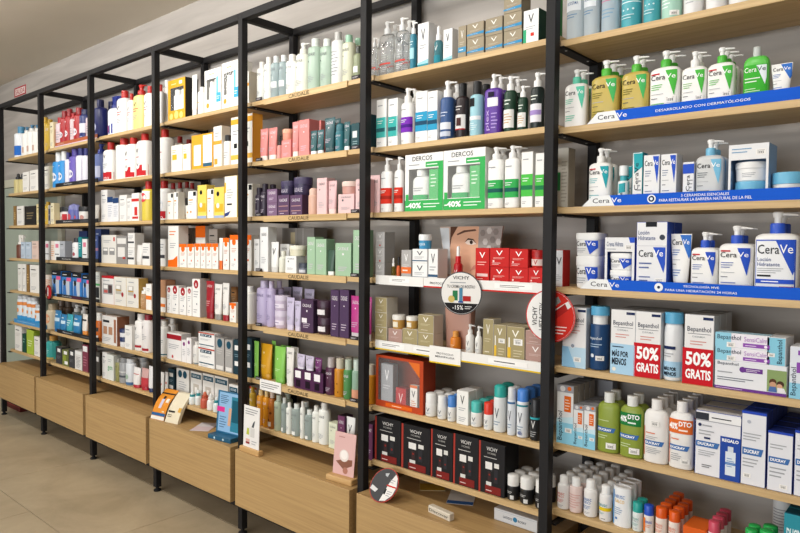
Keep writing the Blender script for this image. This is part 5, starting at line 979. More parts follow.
('c_tlt',4,1,36403,836,17697,415,187,1046,0),('c_tlt',4,1,36846,832,17697,412,185,1038,0),('c_tlbig',4,1,37376,881,17697,630,283,1496,0),
('c_tlb',4,1,37947,968,17697,457,457,1219,0),('c_tlt',4,1,38478,816,17697,344,155,1189,0),('c_tlx',4,1,39011,989,17697,460,500,1075,0),
('c_tlx',4,1,39602,1039,17697,614,600,1326,0),('c_tlbig',4,1,37376,1205,17697,630,283,1496,1),('c_tlb',4,1,37947,1465,17697,457,457,1219,1),
('de_teal',5,1,40468,989,17661,535,500,1862,0),('de_teal',5,1,41069,989,17661,492,500,1816,0),('de_purp',5,1,41673,935,17661,561,392,2144,0),
('de_blue',5,1,42483,1039,17661,563,600,1878,0),('de_blue',5,1,43009,1039,17661,453,600,1818,0),('ph_navy',5,1,43513,1012,17661,536,536,2141,0),
('ph_brown',5,1,44197,979,17661,480,480,1938,0),('ph_sky',5,1,44818,987,17661,495,495,1914,0),('ph_purple',5,1,45537,937,17661,661,397,2049,0),
('ph_dgreen',5,1,46195,955,17661,432,432,1879,0),('ph_dgreen',5,1,46708,905,17661,332,332,1476,0),('ph_black',5,1,47211,963,17661,448,448,1831,0),
('de_purp',5,1,41673,1368,17661,561,392,2144,1),('ph_navy',5,1,43513,1587,17661,536,536,2141,1),('ph_sky',5,1,44818,1522,17661,495,495,1914,1),
('ph_purple',5,1,45537,1374,17661,661,397,2049,1),('ph_dgreen',5,1,46195,1427,17661,432,432,1879,1),('de_red',5,2,40649,914,15108,583,350,2140,0),
('de_red',5,2,41317,869,15108,432,259,2121,0),('de_gift',5,2,42629,1139,15108,1818,800,2129,0),('de_gift',5,2,44455,1139,15108,1794,800,2134,0),
('de_grn',5,2,45700,920,15108,602,361,2098,0),('de_grn',5,2,46351,900,15108,536,321,2088,0),('de_gbox',5,2,46987,989,15108,429,500,1816,0),
('de_gbox',5,2,47492,989,15108,398,500,1740,0),('de_tall',5,2,47645,2189,15108,403,500,2025,0),('de_grn',5,2,45700,1321,15108,602,361,2098,1),
('de_grn',5,2,46351,1261,15108,536,321,2088,1),('v_grey',5,3,40444,1039,12533,486,600,587,0),('v_grey',5,3,40444,1039,13120,486,600,612,0),
('v_grey',5,3,40444,1039,13732,485,600,611,0),('v_oil',5,3,41069,847,12533,176,176,797,0),('v_orb',5,3,41342,840,12533,163,163,841,0),
('v_liftO',5,3,41812,989,12533,502,500,1118,0),('v_wht',5,3,42482,1039,12533,728,600,640,0),('v_wht',5,3,42476,1039,13173,727,600,524,0),
('v_wht',5,3,43110,1039,12533,445,600,1171,0),('v_cj',5,3,42457,1085,13697,492,492,548,0),('v_redb',5,3,43844,1304,12533,329,329,1289,0),
('v_redtall',5,3,45279,989,12533,581,500,1231,0),('v_red',5,3,45981,1039,12533,753,600,594,0),('v_red',5,3,45973,1039,13127,767,600,645,0),
('v_red',5,3,46729,1039,12533,719,600,584,0),('v_red',5,3,46721,1039,13117,710,600,630,0),('v_red',5,3,47376,1039,12533,568,600,606,0),
('v_redj',5,3,47330,1017,13139,497,497,581,0),('v_silv',5,3,47892,1389,12533,457,500,1196,0),('v_ngold',5,4,40525,1064,9978,631,650,613,0),
('v_ngold',5,4,40519,1064,10591,631,650,575,0),('v_ngold',5,4,40516,1064,11166,630,650,594,0),('v_nrose',5,4,41271,1039,9978,701,600,602,0),
('v_njar',5,4,41225,1024,10580,529,529,539,0),('v_ngold',5,4,42021,1039,9978,749,600,672,0),('v_njar',5,4,41932,990,10650,461,461,469,0),
('v_ngold',5,4,42795,1039,9978,737,600,593,0),('v_ngold',5,4,42793,1039,10571,751,600,673,0),('v_nor',5,4,43895,1140,9978,402,402,733,0),
('v_nwh',5,4,44704,895,9978,311,311,1082,0),('v_nwh',5,4,45088,865,9978,251,251,1048,0),('v_ngold',5,4,45556,989,9978,430,500,1343,0),
('v_nserum',5,4,46033,989,9978,494,500,1178,0),('v_nserum',5,4,46645,1039,9978,680,600,1165,0),('v_nrose',5,4,47399,1039,9978,734,600,676,0),
('v_nrose',5,4,47392,1039,10654,734,600,425,0),('v_nserum',5,4,46033,1529,9978,494,500,1178,1),('v_nserum',5,4,46645,1679,9978,680,600,1165,1),
('v_set',5,5,41488,1114,7453,2424,750,2028,0),('ro_wh',5,5,42932,958,7453,439,439,889,0),('ro_wh',5,5,43483,918,7453,358,358,888,0),
('ro_bl',5,5,43936,903,7453,327,327,945,0),('ve_box',5,5,44510,964,7453,510,450,1213,0),('ro_te',5,5,44984,960,7453,419,419,918,0),
('ro_re',5,5,45515,903,7453,328,328,968,0),('ae_te',5,5,45950,966,7453,453,453,1636,0),('ae_wh',5,5,46459,884,7453,290,290,1639,0),
('ae_bl',5,5,46858,948,7453,419,419,1638,0),('ro_bk',5,5,47354,917,7453,356,356,1386,0),('ro_wh',5,5,42932,1437,7453,439,439,889,1),
('ro_wh',5,5,42932,1916,7453,439,439,889,2),('ro_wh',5,5,43483,1316,7453,358,358,888,1),('ro_wh',5,5,43483,1713,7453,358,358,888,2),
('ro_bl',5,5,43936,1270,7453,327,327,945,1),('ve_box',5,5,44510,1454,7453,510,450,1213,1),('ro_te',5,5,44984,1418,7453,419,419,918,1),
('ro_te',5,5,44984,1877,7453,419,419,918,2),('ro_re',5,5,45515,1272,7453,328,328,968,1),('ae_te',5,5,45950,1459,7453,453,453,1636,1),
('ae_wh',5,5,46459,1215,7453,290,290,1639,1),('ae_bl',5,5,46858,1407,7453,419,419,1638,1),('ae_bl',5,5,46858,1865,7453,419,419,1638,2),
('ro_bk',5,5,47354,1312,7453,356,356,1386,1),('vi_black',5,6,40928,1189,5250,1364,900,1767,0),('vi_black',5,6,42361,1189,5250,1413,900,1724,0),
('vi_black',5,6,43610,1189,5250,1003,900,1795,0),('vi_black',5,6,44683,1189,5250,1084,900,1826,0),('vi_black',5,6,45777,1189,5250,1059,900,1805,0),
('ro_bw',5,6,46522,949,5250,413,413,876,0),('ro_bw',5,6,47042,974,5250,471,471,911,0),('ro_bw',5,6,47577,900,5250,322,322,944,0),
('ro_bw',5,6,46522,1401,5250,413,413,876,1),('ro_bw',5,6,46522,1854,5250,413,413,876,2),('ro_bw',5,6,47042,1485,5250,471,471,911,1),
('ro_bw',5,6,47042,1995,5250,471,471,911,2),('ro_bw',5,6,47577,1261,5250,322,322,944,1),('ro_bw',5,6,47577,1623,5250,322,322,944,2),
('c_pud',4,2,32409,947,15118,416,416,1372,0),('c_pud',4,2,32852,943,15118,407,407,1537,0),('c_pul',4,2,33615,1039,15118,741,600,600,0),
('c_pul',4,2,33613,1039,15718,740,600,644,0),('c_pub',4,2,34438,1039,15118,807,600,933,0),('c_puj',4,2,34413,1061,16051,758,644,644,0),
('c_pub',4,2,35323,1039,15118,824,600,896,0),('c_puj',4,2,35363,1131,16014,922,784,792,0),('c_nude',4,2,36271,955,15118,509,433,1179,0),
('c_rose',4,2,37019,989,15118,623,500,1547,0),('c_roset',4,2,37589,854,15118,499,224,1399,0),('c_rose',4,2,38507,1039,15118,946,600,802,0),
('c_rosej',4,2,38443,1079,15920,800,680,529,0),('c_rose',4,2,39359,989,15118,595,500,1369,0),('c_rose',4,2,39660,1549,15118,559,600,1545,0),
('c_pud',4,2,32852,1390,15118,407,407,1537,1),('c_wbox',4,3,32455,939,12519,413,400,1536,0),('c_wbox',4,3,33018,989,12519,609,500,2098,0),
('c_disp',4,3,33774,2539,12519,2349,800,2078,0),('c_wtube',4,3,33701,860,12519,538,242,1400,0),('c_bot',4,3,34209,949,12519,421,421,988,0),
('c_wbox',4,3,33661,1639,12519,665,400,1311,0),('c_wbox',4,3,34970,989,12519,769,500,777,0),('c_jcream',4,3,35052,1110,13296,872,741,472,0),
('c_jdark',4,3,35631,977,12519,532,453,471,0),('c_sage',4,3,36343,989,12519,525,500,1629,0),('c_sage',4,3,36974,989,12519,691,500,1543,0),
('c_dgt',4,3,37542,837,12519,425,191,1078,0),('c_sage',4,3,38351,1039,12519,944,600,1379,0),('c_sage',4,3,39277,989,12519,685,500,1912,0),
('c_lav',4,4,32626,1101,9938,851,723,2148,0),('c_lav',4,4,33327,956,9938,495,421,2148,0),('c_lavj',4,4,33992,1078,9938,790,672,815,0),
('c_lavj',4,4,33991,1087,10752,812,691,700,0),('c_lavt',4,4,34840,859,9938,534,240,1471,0),('c_lavt',4,4,35389,832,9938,414,186,1349,0),
('c_lavt',4,4,33051,2088,9938,662,298,1805,0),('c_lavt',4,4,33822,2099,9938,712,320,1843,0),('c_lavt',4,4,34692,2093,9938,686,309,1793,0),
('c_dpb',4,4,36090,989,9938,840,500,1451,0),('c_dpj',4,4,36944,1081,9938,769,654,723,0),('c_dpj',4,4,36913,1081,10660,786,668,744,0),
('c_dps',4,4,37856,939,9938,503,400,1978,0),('c_dps',4,4,38428,939,9938,559,400,2009,0),('c_mag',4,4,39038,868,9938,639,256,1786,0),
('c_mag',4,4,39698,837,9938,490,196,1787,0),('c_lav',4,4,33327,1417,9938,495,421,2148,1),('c_lime',4,5,32374,808,7382,345,138,1784,0),
('c_yel',4,5,32821,1059,7382,859,343,1684,0),('c_lime',4,5,33059,1300,7382,297,119,1824,0),('c_lime',4,5,34063,893,7382,772,309,1704,0),
('c_wht',4,5,34842,845,7382,528,211,1751,0),('c_tray',4,5,36198,1089,7382,1921,700,885,0),('c_lils',4,5,35596,845,8268,531,212,657,0),
('c_lils',4,5,36182,849,8268,549,220,637,0),('c_purs',4,5,36779,827,8268,440,176,624,0),('c_plum',4,5,37433,977,7382,529,450,1598,0),
('c_amb',4,5,37974,988,7382,498,498,1623,0),('c_grn',4,5,38510,953,7382,428,428,1653,0),('c_pea',4,5,39008,951,7382,423,423,1694,0),
('c_amb',4,5,39817,956,7382,434,434,1610,0),('c_lime',4,5,34063,1242,7382,772,309,1704,1),('c_wht',4,5,34842,1096,7382,528,211,1751,1),
('c_plum',4,5,37433,1467,7382,529,450,1598,1),('c_amb',4,5,37974,1525,7382,498,498,1623,1),('c_grn',4,5,38510,1421,7382,428,428,1653,1),
('c_org',4,6,32542,959,5149,440,440,1696,0),('c_org',4,6,33022,925,5149,372,372,1707,0),('c_tort',4,6,33431,936,5149,395,395,1720,0),
('c_sagb',4,6,33885,972,5149,465,465,1641,0),('c_clb',4,6,34378,901,5149,323,323,1622,0),('c_wh',4,6,34730,895,5149,302,302,1452,0),
('c_clb',4,6,35170,980,5149,559,475,1456,0),('c_wh',4,6,35692,865,5149,242,242,1666,0),('c_clb',4,6,36053,973,5149,459,459,1334,0),
('c_wh',4,6,36534,920,5149,358,358,1613,0),('c_wh',4,6,37012,987,5149,579,492,1810,0),('c_crm',4,6,37787,939,5149,521,400,1101,0),
('c_dpx',4,6,38295,989,5149,424,500,1495,0),('c_wtube',4,6,38769,855,5149,505,227,1507,0),('c_dpx',4,6,39898,989,5149,446,500,1470,0),
('c_org',4,6,32542,1439,5149,440,440,1696,1),('c_org',4,6,33022,1337,5149,372,372,1707,1),('c_sagb',4,6,33885,1477,5149,465,465,1641,1),
('c_clb',4,6,35170,1495,5149,559,475,1456,1),('c_clb',4,6,36053,1472,5149,459,459,1334,1),('c_wh',4,6,36534,1319,5149,358,358,1613,1),
('c_dpx',4,6,39898,1529,5149,446,500,1470,1),('i_wr',2,0,23363,907,20488,480,336,2235,0),('i_trig',2,0,17349,1228,20488,1150,978,2453,0),
('i_wr',2,0,18664,1142,20488,1150,805,2594,0),('i_wr',2,0,19872,949,20488,571,399,2239,0),('i_yr',2,0,20728,1142,20488,1121,785,2654,0),
('i_wr',2,0,21950,1028,20488,825,578,2373,0),('s_wbot',2,0,23317,1356,20488,639,543,2560,0),('i_wr',2,0,21950,1645,20488,825,578,2373,1),
('s_gifty',3,0,25292,1139,20516,1742,800,2183,0),('s_tube',3,0,26955,833,20516,455,182,2153,0),('s_wbot',3,0,27483,992,20516,582,495,1454,0),
('s_giftw',3,0,28778,1139,20516,1472,800,2137,0),('s_giftw',3,0,30289,1139,20516,1411,800,2250,0),('s_wor',3,0,31521,1039,20516,643,600,1538,0),
('s_wy',3,1,25320,989,17698,1151,500,1446,0),('s_wy',3,1,26317,989,17698,743,500,1408,0),('s_ybox',3,1,27794,1089,17698,2011,700,1784,0),
('s_wor',3,1,29204,989,17698,710,500,2034,0),('s_dcap',3,1,29844,988,17698,551,468,1531,0),('s_wyt',3,1,30785,1039,17698,830,600,2302,0),
('s_wyt',3,1,31683,1039,17698,876,600,2346,0),('i_rd',2,1,22618,2513,17676,645,549,2420,0),('i_rd',2,1,23605,2504,17676,624,531,2145,0),
('i_rb',2,1,16776,1142,17676,1150,805,2461,0),('i_rd',2,1,18381,1219,17676,1129,960,2553,0),('i_rbase',2,1,19706,1142,17676,1150,805,2452,0),
('i_rbase',2,1,21103,1142,17676,1150,805,2552,0),('i_wr',2,1,23387,1142,17676,1150,805,2552,0),('i_rd',2,1,18381,2219,17676,1129,960,2553,1),
('i_rbase',2,1,19706,1987,17676,1150,805,2452,1),('h_box',3,2,24630,939,15113,655,400,1463,0),('h_box',3,2,25217,939,15113,414,400,1491,0),
('h_jar',3,2,25590,1504,15113,836,711,1182,0),('h_box',3,2,26845,964,15113,827,450,1470,0),('h_yel',3,2,27778,989,15113,845,500,1738,0),
('h_box',3,2,28551,939,15113,574,400,1493,0),('h_yel',3,2,29326,989,15113,884,500,1556,0),('h_lean',3,2,30346,839,15113,1051,200,2046,0),
('h_box',3,2,31721,964,15113,800,450,1577,0),('i_rd',2,2,21733,2575,15099,556,472,2317,0),('i_rd',2,2,22527,2569,15099,541,460,2317,0),
('i_rd',2,2,23301,2563,15099,527,448,2305,0),('i_rd',2,2,23864,2557,15099,514,437,2204,0),('i_wbox',2,2,16625,989,15099,849,500,2030,0),
('i_wblue',2,2,17427,989,15099,756,500,1551,0),('i_wblue',2,2,18189,989,15099,751,500,1455,0),('i_wbox',2,2,19131,989,15099,920,500,1600,0),
('i_wbox',2,2,19919,989,15099,551,500,1387,0),('i_wred',2,2,20644,989,15099,879,500,1649,0),('i_yliq',2,2,21534,1145,15099,899,764,2317,0),
('i_rb',2,2,23351,1111,15099,1063,744,2253,0),('a_big',3,3,24915,1039,12510,1100,600,2246,0),('a_wb',3,3,25915,964,12510,748,450,1265,0),
('a_grey',3,3,24620,2089,12510,839,500,2166,0),('a_wb',3,3,26678,964,12510,658,450,1270,0),('a_wb',3,3,27324,964,12510,518,450,1300,0),
('a_wb',3,3,27869,964,12510,479,450,1303,0),('a_wbk',3,3,26184,1889,12510,957,500,2255,0),('a_wb',3,3,28417,964,12510,505,450,1307,0),
('a_wb',3,3,28975,964,12510,544,450,1310,0),('a_grey',3,3,27088,2089,12510,831,500,2089,0),('a_tube',3,3,29410,811,12510,305,137,1591,0),
('a_wb',3,3,29937,964,12510,519,450,1591,0),('a_wb',3,3,30619,964,12510,673,450,1739,0),('a_wb',3,3,31708,964,12510,684,450,1736,0),
('a_tan',2,4,23793,1039,9925,656,600,1812,0),('i_redfr',2,4,17041,1039,9925,1681,600,1770,0),('i_gold',2,4,18680,1039,9925,1588,600,1776,0),
('i_gold',2,4,20246,1039,9925,1513,600,1783,0),('i_bpump',2,4,21311,1009,9925,598,508,1265,0),('i_ow',2,4,22196,989,9925,637,500,1512,0),
('a_red',3,4,24452,964,9923,503,450,1506,0),('a_red',3,4,25085,964,9923,762,450,1539,0),('a_red',3,4,25888,964,9923,740,450,1470,0),
('a_red',3,4,26545,964,9923,475,450,1556,0),('a_redt',3,4,27200,1039,9923,752,600,2012,0),('a_rtube',3,4,28328,889,9923,716,301,1948,0),
('a_wgrey',3,4,29086,878,9923,660,277,1828,0),('a_wred',3,4,29780,855,9923,550,231,1912,0),('a_wb',3,4,30517,939,9923,543,400,960,0),
('a_brn',3,4,29584,1639,9923,482,400,1677,0),('s_wbot',3,4,31577,1055,9923,743,632,1833,0),('e_wbot',2,5,23493,1035,7366,696,591,2041,0),
('e_wbot',2,5,22463,2119,7366,658,559,1988,0),('i_wide',2,5,17226,1139,7366,2050,800,1826,0),('i_njar',2,5,18656,1084,7366,753,640,612,0),
('i_njar',2,5,18629,1083,7979,751,638,502,0),('i_wbox',2,5,19711,989,7366,875,500,1420,0),('i_wdr',2,5,20604,1141,7366,890,756,2197,0),
('i_dr',2,5,21522,1118,7366,892,758,2220,0),('i_wdr',2,5,20604,1938,7366,890,756,2197,1),('i_dr',2,5,21522,1916,7366,892,758,2220,1),
('e_red',3,5,24964,1039,7359,1527,600,1494,0),('e_pur',3,5,25996,939,7359,496,400,1215,0),('e_pur',3,5,26483,939,7359,466,400,1380,0),
('e_wbot',3,5,26966,957,7359,481,409,1215,0),('e_teal',3,5,28166,1039,7359,1492,600,996,0),('e_teal',3,5,28168,1039,8356,1491,600,810,0),
('e_grey',3,5,29382,989,7359,756,500,1667,0),('e_grey',3,5,30170,989,7359,646,500,1647,0),('e_navy',3,5,30879,989,7359,653,500,1720,0),
('e_navy',3,5,31733,989,7359,727,500,1905,0),('e_tub',2,6,23532,836,5123,431,194,1351,0),('e_tub',2,6,23186,1337,5123,434,195,1233,0),
('e_navy',2,6,23784,1489,5123,674,500,1526,0),('i_wbox',2,6,16526,989,5123,650,500,1687,0),('i_ggrn',2,6,17303,989,5123,901,500,1606,0),
('i_olv',2,6,17995,971,5123,477,405,1430,0),('i_gry',2,6,18601,1062,5123,736,626,1546,0),('i_wbl',2,6,19476,1074,5123,787,669,1592,0),
('i_wrt',2,6,20425,948,5123,836,418,1204,0),('i_rct',2,6,21400,941,5123,809,404,1274,0),('i_wnv',2,6,22231,866,5123,507,253,1518,0),
('i_gry',2,6,18601,1728,5123,736,626,1546,1),('i_wbl',2,6,19476,1783,5123,787,669,1592,1),('e_two',3,6,25000,1489,5114,1308,500,1678,0),
('e_win',3,6,26304,1530,5114,1098,500,1687,0),('e_win',3,6,27548,1489,5114,1065,500,1741,0),('e_win',3,6,28754,1489,5114,1228,500,1757,0),
('e_dtl',3,6,26473,956,5114,405,405,695,0),('e_dtl',3,6,26847,1080,5114,324,324,833,0),('e_drd',3,6,27665,970,5114,462,462,867,0),
('e_dwh',3,6,28273,942,5114,406,406,865,0),('e_dtl',3,6,28826,938,5114,398,398,797,0),('e_win',3,6,30574,989,5114,765,500,1687,0),
('e_teal',3,6,31737,1324,5114,567,500,1713,0),('l_yel',3,6,31958,901,5114,325,325,1780,0),('i_navy',1,0,15446,1084,20435,1150,690,2543,0),
('l_crm',1,0,8519,989,20435,637,500,1873,0),('l_redw',1,0,9225,1094,20435,762,648,2141,0),('l_red',1,0,10030,1050,20435,732,622,2503,0),
('l_red',1,0,10867,1043,20435,715,608,2532,0),('l_redw',1,0,11625,973,20435,453,453,2140,0),('l_red',1,0,12273,1095,20435,823,700,2439,0),
('l_nvw',1,0,13209,1128,20435,916,779,2192,0),('l_redw',1,0,14149,984,20435,577,491,1896,0),('i_navy',1,0,15446,1814,20435,1150,690,2543,1),
('l_red',1,0,10030,1713,20435,732,622,2503,1),('l_red',1,0,10867,1690,20435,715,608,2532,1),('l_red',1,0,12273,1835,20435,823,700,2439,1),
('i_bl',1,1,15398,1151,17639,968,823,2535,0),('l_sky',1,1,8734,1192,17639,1067,907,2535,0),('l_sky',1,1,9764,1143,17639,950,808,2535,0),
('l_vw',1,1,10759,977,17639,538,458,2351,0),('l_vio',1,1,11518,1156,17639,960,816,2535,0),('l_vw',1,1,12590,1079,17639,801,681,2491,0),
('l_vw',1,1,13509,1021,17639,663,563,2395,0),('i_crm',1,2,15354,874,15079,602,271,1148,0),('l_crm',1,2,8493,939,15079,584,400,1503,0),
('l_wj',1,2,8816,1628,15079,1127,958,1218,0),('l_wjr',1,2,10037,1201,15079,993,844,1211,0),('l_bcan',1,2,11172,1168,15079,914,777,1382,0),
('l_bcan',1,2,12108,995,15079,478,406,1298,0),('l_wj',1,2,12844,1206,15079,973,827,1127,0),('i_bluebox',1,3,15439,989,12501,620,500,1719,0),
('i_bluebox',1,3,12805,2339,12501,916,600,2222,0),('l_or',1,3,8512,989,12501,623,500,1372,0),('l_wpk',1,3,9269,989,12501,884,500,1375,0),
('l_grey',1,3,10183,989,12501,844,500,1378,0),('l_wbot',1,3,11915,1088,12501,821,698,1592,0),('l_tealb',1,3,13030,989,12501,543,500,1656,0),
('l_wpk',1,3,13733,989,12501,714,500,1523,0),('l_nvbox',1,3,10900,2189,12501,1295,700,2093,0),('i_pack',2,3,17205,1039,12504,2009,600,1777,0),
('i_grey',2,3,18917,1039,12504,1402,600,1711,0),('i_stack',2,3,20118,1039,12504,845,600,1023,0),('i_stack',2,3,20141,1039,13527,853,600,866,0),
('i_tubew',2,3,20899,909,12504,644,322,1177,0),('i_stack',2,3,21920,989,12504,886,500,1302,0),('i_stack',2,3,23571,989,12504,1099,500,1536,0),
('i_glx',1,4,15522,989,9938,864,500,1962,0),('l_blk',1,4,8997,1129,9938,1572,700,1806,0),('l_blk',1,4,10740,1129,9938,1579,700,1760,0),
('l_blk',1,4,12419,1129,9938,1455,700,1786,0),('l_blk',1,4,13918,1129,9938,1271,700,1707,0),('i_obot',1,5,15279,1097,7394,842,716,1839,0),
('l_btub',1,5,8712,1009,7394,1023,460,1511,0),('l_btub',1,5,9791,984,7394,910,409,1312,0),('l_ctub',1,5,10800,992,7394,948,427,1389,0),
('l_btub',1,5,11923,1038,7394,1150,518,1409,0),('l_wort',1,5,13309,941,7394,718,323,1591,0),('l_wpump',1,5,9050,2190,7394,826,703,1877,0),
('l_wpump',1,5,10229,2179,7394,800,680,1814,0),('i_dark',1,6,15437,989,5161,870,500,1542,0),('l_dk',1,6,9390,1039,5161,989,600,1201,0),
('l_olv',1,6,10495,1039,5161,1060,600,1112,0),('l_dk',1,6,11540,1039,5161,865,600,1231,0),('l_wg',1,6,12636,1039,5161,1106,600,1287,0),
('l_mar',1,6,13695,1039,5161,841,600,1810,0),('l_yel',0,0,7441,1059,20364,718,610,2295,0),('z_blue',0,0,1372,1228,20364,1150,978,2455,0),
('z_wp',0,0,2970,1083,20364,809,688,2246,0),('z_wp',0,0,3911,1123,20364,904,768,2308,0),('z_wp',0,0,4976,1120,20364,897,763,2187,0),
('l_yel',0,0,6778,1004,20364,588,500,2524,0),('l_wbox',0,1,7581,989,17592,1079,500,1665,0),('z_clr',0,1,1133,1048,17592,727,618,1577,0),
('z_clr',0,1,2029,1067,17592,771,655,1523,0),('z_wht',0,1,3557,989,17592,1250,500,1511,0),('z_wht',0,1,5157,989,17592,1546,500,1554,0),
('l_yel',0,2,7222,965,15055,532,452,1667,0),('l_wnavy',0,2,7939,939,15055,341,400,1402,0),('z_brn',0,2,1213,989,15055,644,500,1541,0),
('z_wht',0,2,2340,989,15055,1397,500,1505,0),('z_blk',0,2,4350,1039,15055,2255,600,1442,0),('z_crm',0,2,5919,989,15055,645,500,1541,0),
('l_wpk',0,3,7511,989,12500,819,500,1370,0),('z_ctr',0,3,1523,1089,12500,824,701,1825,0),('z_blw',0,3,2861,989,12500,928,500,1276,0),
('z_blw',0,3,3977,989,12500,1101,500,1281,0),('z_pch',0,3,5257,989,12500,1258,500,1362,0),('l_or',0,4,7621,989,9959,999,500,1450,0),
('z_wht',0,4,2133,989,9959,841,500,2100,0),('z_wht',0,4,3017,989,9959,719,500,2124,0),('z_brn',0,4,3769,989,9959,544,500,2068,0),
('z_wht',0,4,5057,989,9959,1753,500,2103,0),('l_crmb',0,5,7350,1228,7436,1150,978,1840,0),('l_brn',0,5,6208,2256,7436,981,833,1938,0),
('l_brn',0,5,7477,2206,7436,863,733,1951,0),('z_can',0,5,1594,1116,7436,887,754,2190,0),('z_can',0,5,2607,1098,7436,844,717,2252,0),
('z_can',0,5,3565,1048,7436,726,617,2159,0),('z_can',0,5,4407,1033,7436,691,588,2173,0),('z_can',0,5,5200,1035,7436,696,591,1651,0),
('l_turq',0,6,7291,1228,5219,1150,978,1679,0),('z_wht',0,6,1631,989,5219,1432,500,1957,0),('z_dgrn',0,6,2835,989,5219,767,500,1432,0),
('z_lime',0,6,4073,989,5219,1404,500,1859,0),('z_wht',0,6,5430,989,5219,1103,500,1459,0),('cv_jars',6,2,53549,1250,15102,821,821,512,0),
('cv_jarw',6,2,53549,1250,15615,821,821,512,0),('cv_jarb',6,3,50128,1210,12586,741,741,567,0),('cv_jarb',6,3,50128,1210,13153,741,741,519,0),
('de_in',5,2,42365,1024,15138,818,491,1535,0),('de_pouch',5,2,43065,888,15138,436,218,1503,0),('de_in',5,2,44195,1021,15138,807,484,1539,0),
('de_pouch',5,2,44886,887,15138,431,215,1507,0),('v_setg',5,5,40834,929,7483,630,300,1673,0),('v_setr',5,5,41561,912,7483,533,267,822,0),
('v_setw',5,5,42203,870,7483,364,182,1024,0),('s_in',3,0,25048,1058,20546,558,558,1629,0),('s_in',3,0,25710,1058,20546,558,558,1586,0),
('s_in',3,0,28469,970,20546,383,383,1552,0),('s_in',3,0,28866,956,20546,353,353,1594,0),('s_in',3,0,29993,962,20546,367,367,1635,0),
('s_in',3,0,30374,948,20546,339,339,1680,0),
]
DEF_N = dict(box='carton', win='gift_box', pump='pump_bottle', bottle='bottle', tube='cream_tube', jar='cream_jar', can='powder_canister', drop='dropper_bottle', trig='spray_bottle')
DEF_C = dict(box='box', win='box', pump='bottle', bottle='bottle', tube='tube', jar='jar', can='canister', drop='bottle', trig='bottle')
ORD = ['leftmost', 'second-left', 'third-left', 'fourth-left', 'fifth-left', 'sixth-left', 'seventh-left', 'eighth-left', 'ninth-left', 'tenth-left', 'eleventh-left', 'twelfth-left']
ROW = ['', 'second-row', 'third-row', 'fourth-row', 'fifth-row', 'sixth-row']
same = {}
for it in ITEMS: same.setdefault((T[it[0]]['l'], it[1], it[2]), []).append(it)
cache = {}
cnt = 0
for it in ITEMS:
    key, b, l, x, y, z, w, d, h, row = it
    t = T[key]
    mk = (key, w, d, h)
    if mk not in cache: cache[mk] = build_shape(t, w/1e4, d/1e4, h/1e4)
    parts = cache[mk]
    root = empty(t.get('n', DEF_N[t['k']]), (x/1e4, y/1e4, z/1e4 + 0.0002))
    for nm, me in parts:
        q = link(nm, me, root)
        if nm in ('label_print', 'lettering'): q['kind'] = 'stuff'
    sib = same[(t['l'], b, l)]
    words = []
    if len(sib) > 1:
        cols = []
        for q in sorted([q for q in sib if q[9] == row and abs(q[4] - y) < 450], key=lambda q: q[3]):
            if not cols or abs(cols[-1] - q[3]) > min(q[6], w)*0.5: cols.append(q[3])
        ci = min(range(len(cols)), key=lambda k: abs(cols[k] - x))
        if len(cols) > 1:
            words.append('rightmost' if ci == len(cols)-1 else ORD[ci])
        st = sorted([q for q in sib if abs(q[3] - x) <= w*0.5 and q[9] == row and abs(q[4]-y) < d*0.5], key=lambda q: q[5])
        if len(st) > 1:
            k = st.index(it); words.append('stack-top' if k == len(st)-1 else 'stack-bottom' if k == 0 else 'stack-middle')
        elif row == 0 and any(q[9] > 0 for q in sib if abs(q[3]-x) < w*0.5): words.append('front')
    if row == 0 and any(q is not it and q[9] == 0 and q[4] < y - 450 for q in sib): words.append('back')
    if row: words.append(ROW[row])
    lab = t['l']
    if words: lab += ', ' + ' '.join(words)
    lab += ', ' + shelfname[l] + ', ' + bayname[b]
    tag(root, lab, t.get('cat', DEF_C[t['k']]), (t['l'] + ' on ' + shelfname[l] + ' of ' + bayname[b]) if len(sib) > 1 else None)

# ------------------------------------------------------------------ shelf strips, tags, signs and counter pieces
def card(name, X, Y, Z, w, h, th, col, pr, label, cat, group=None, fin='c', rx=0, rz=0, cs=None, bev=0.0, part='card', shape=None):
    """upright flat piece: base centre at (X, Y, Z), thickness th towards +Y, printed on its -Y face"""
    root = tag(empty(name, (X, Y, Z)), label, cat, group)
    root.rotation_euler = (rx, 0, rz)
    if shape is None:
        v, f = bxv(-w/2, 0, 0, w/2, th, h, bev)
        me = mesh(part, v, f, [M(col, fin) if isinstance(col, str) else col])
        if bev: fixn(me)
    else:
        n = len(shape)
        pts = [((u - 0.5)*w, v*h) for u, v in shape]
        v = [(p[0], 0, p[1]) for p in pts] + [(p[0], th, p[1]) for p in pts]
        f = [tuple(range(n)), tuple(range(2*n-1, n-1, -1))] + [((i+1) % n, i, i+n, (i+1) % n + n) for i in range(n)]
        me = fixn(mesh(part, v, f, [M(col, fin) if isinstance(col, str) else col]))
    link(part, me, root)
    A, B = prints(pr, lambda x, z: 0.0, w, 0, h)
    if A.v: link('label_print', A.build('label_print'), root)
    if B.v: link('lettering', B.build('lettering'), root)
    return root
def ztop(b, l): return SB[b][l] + TH + 0.0003
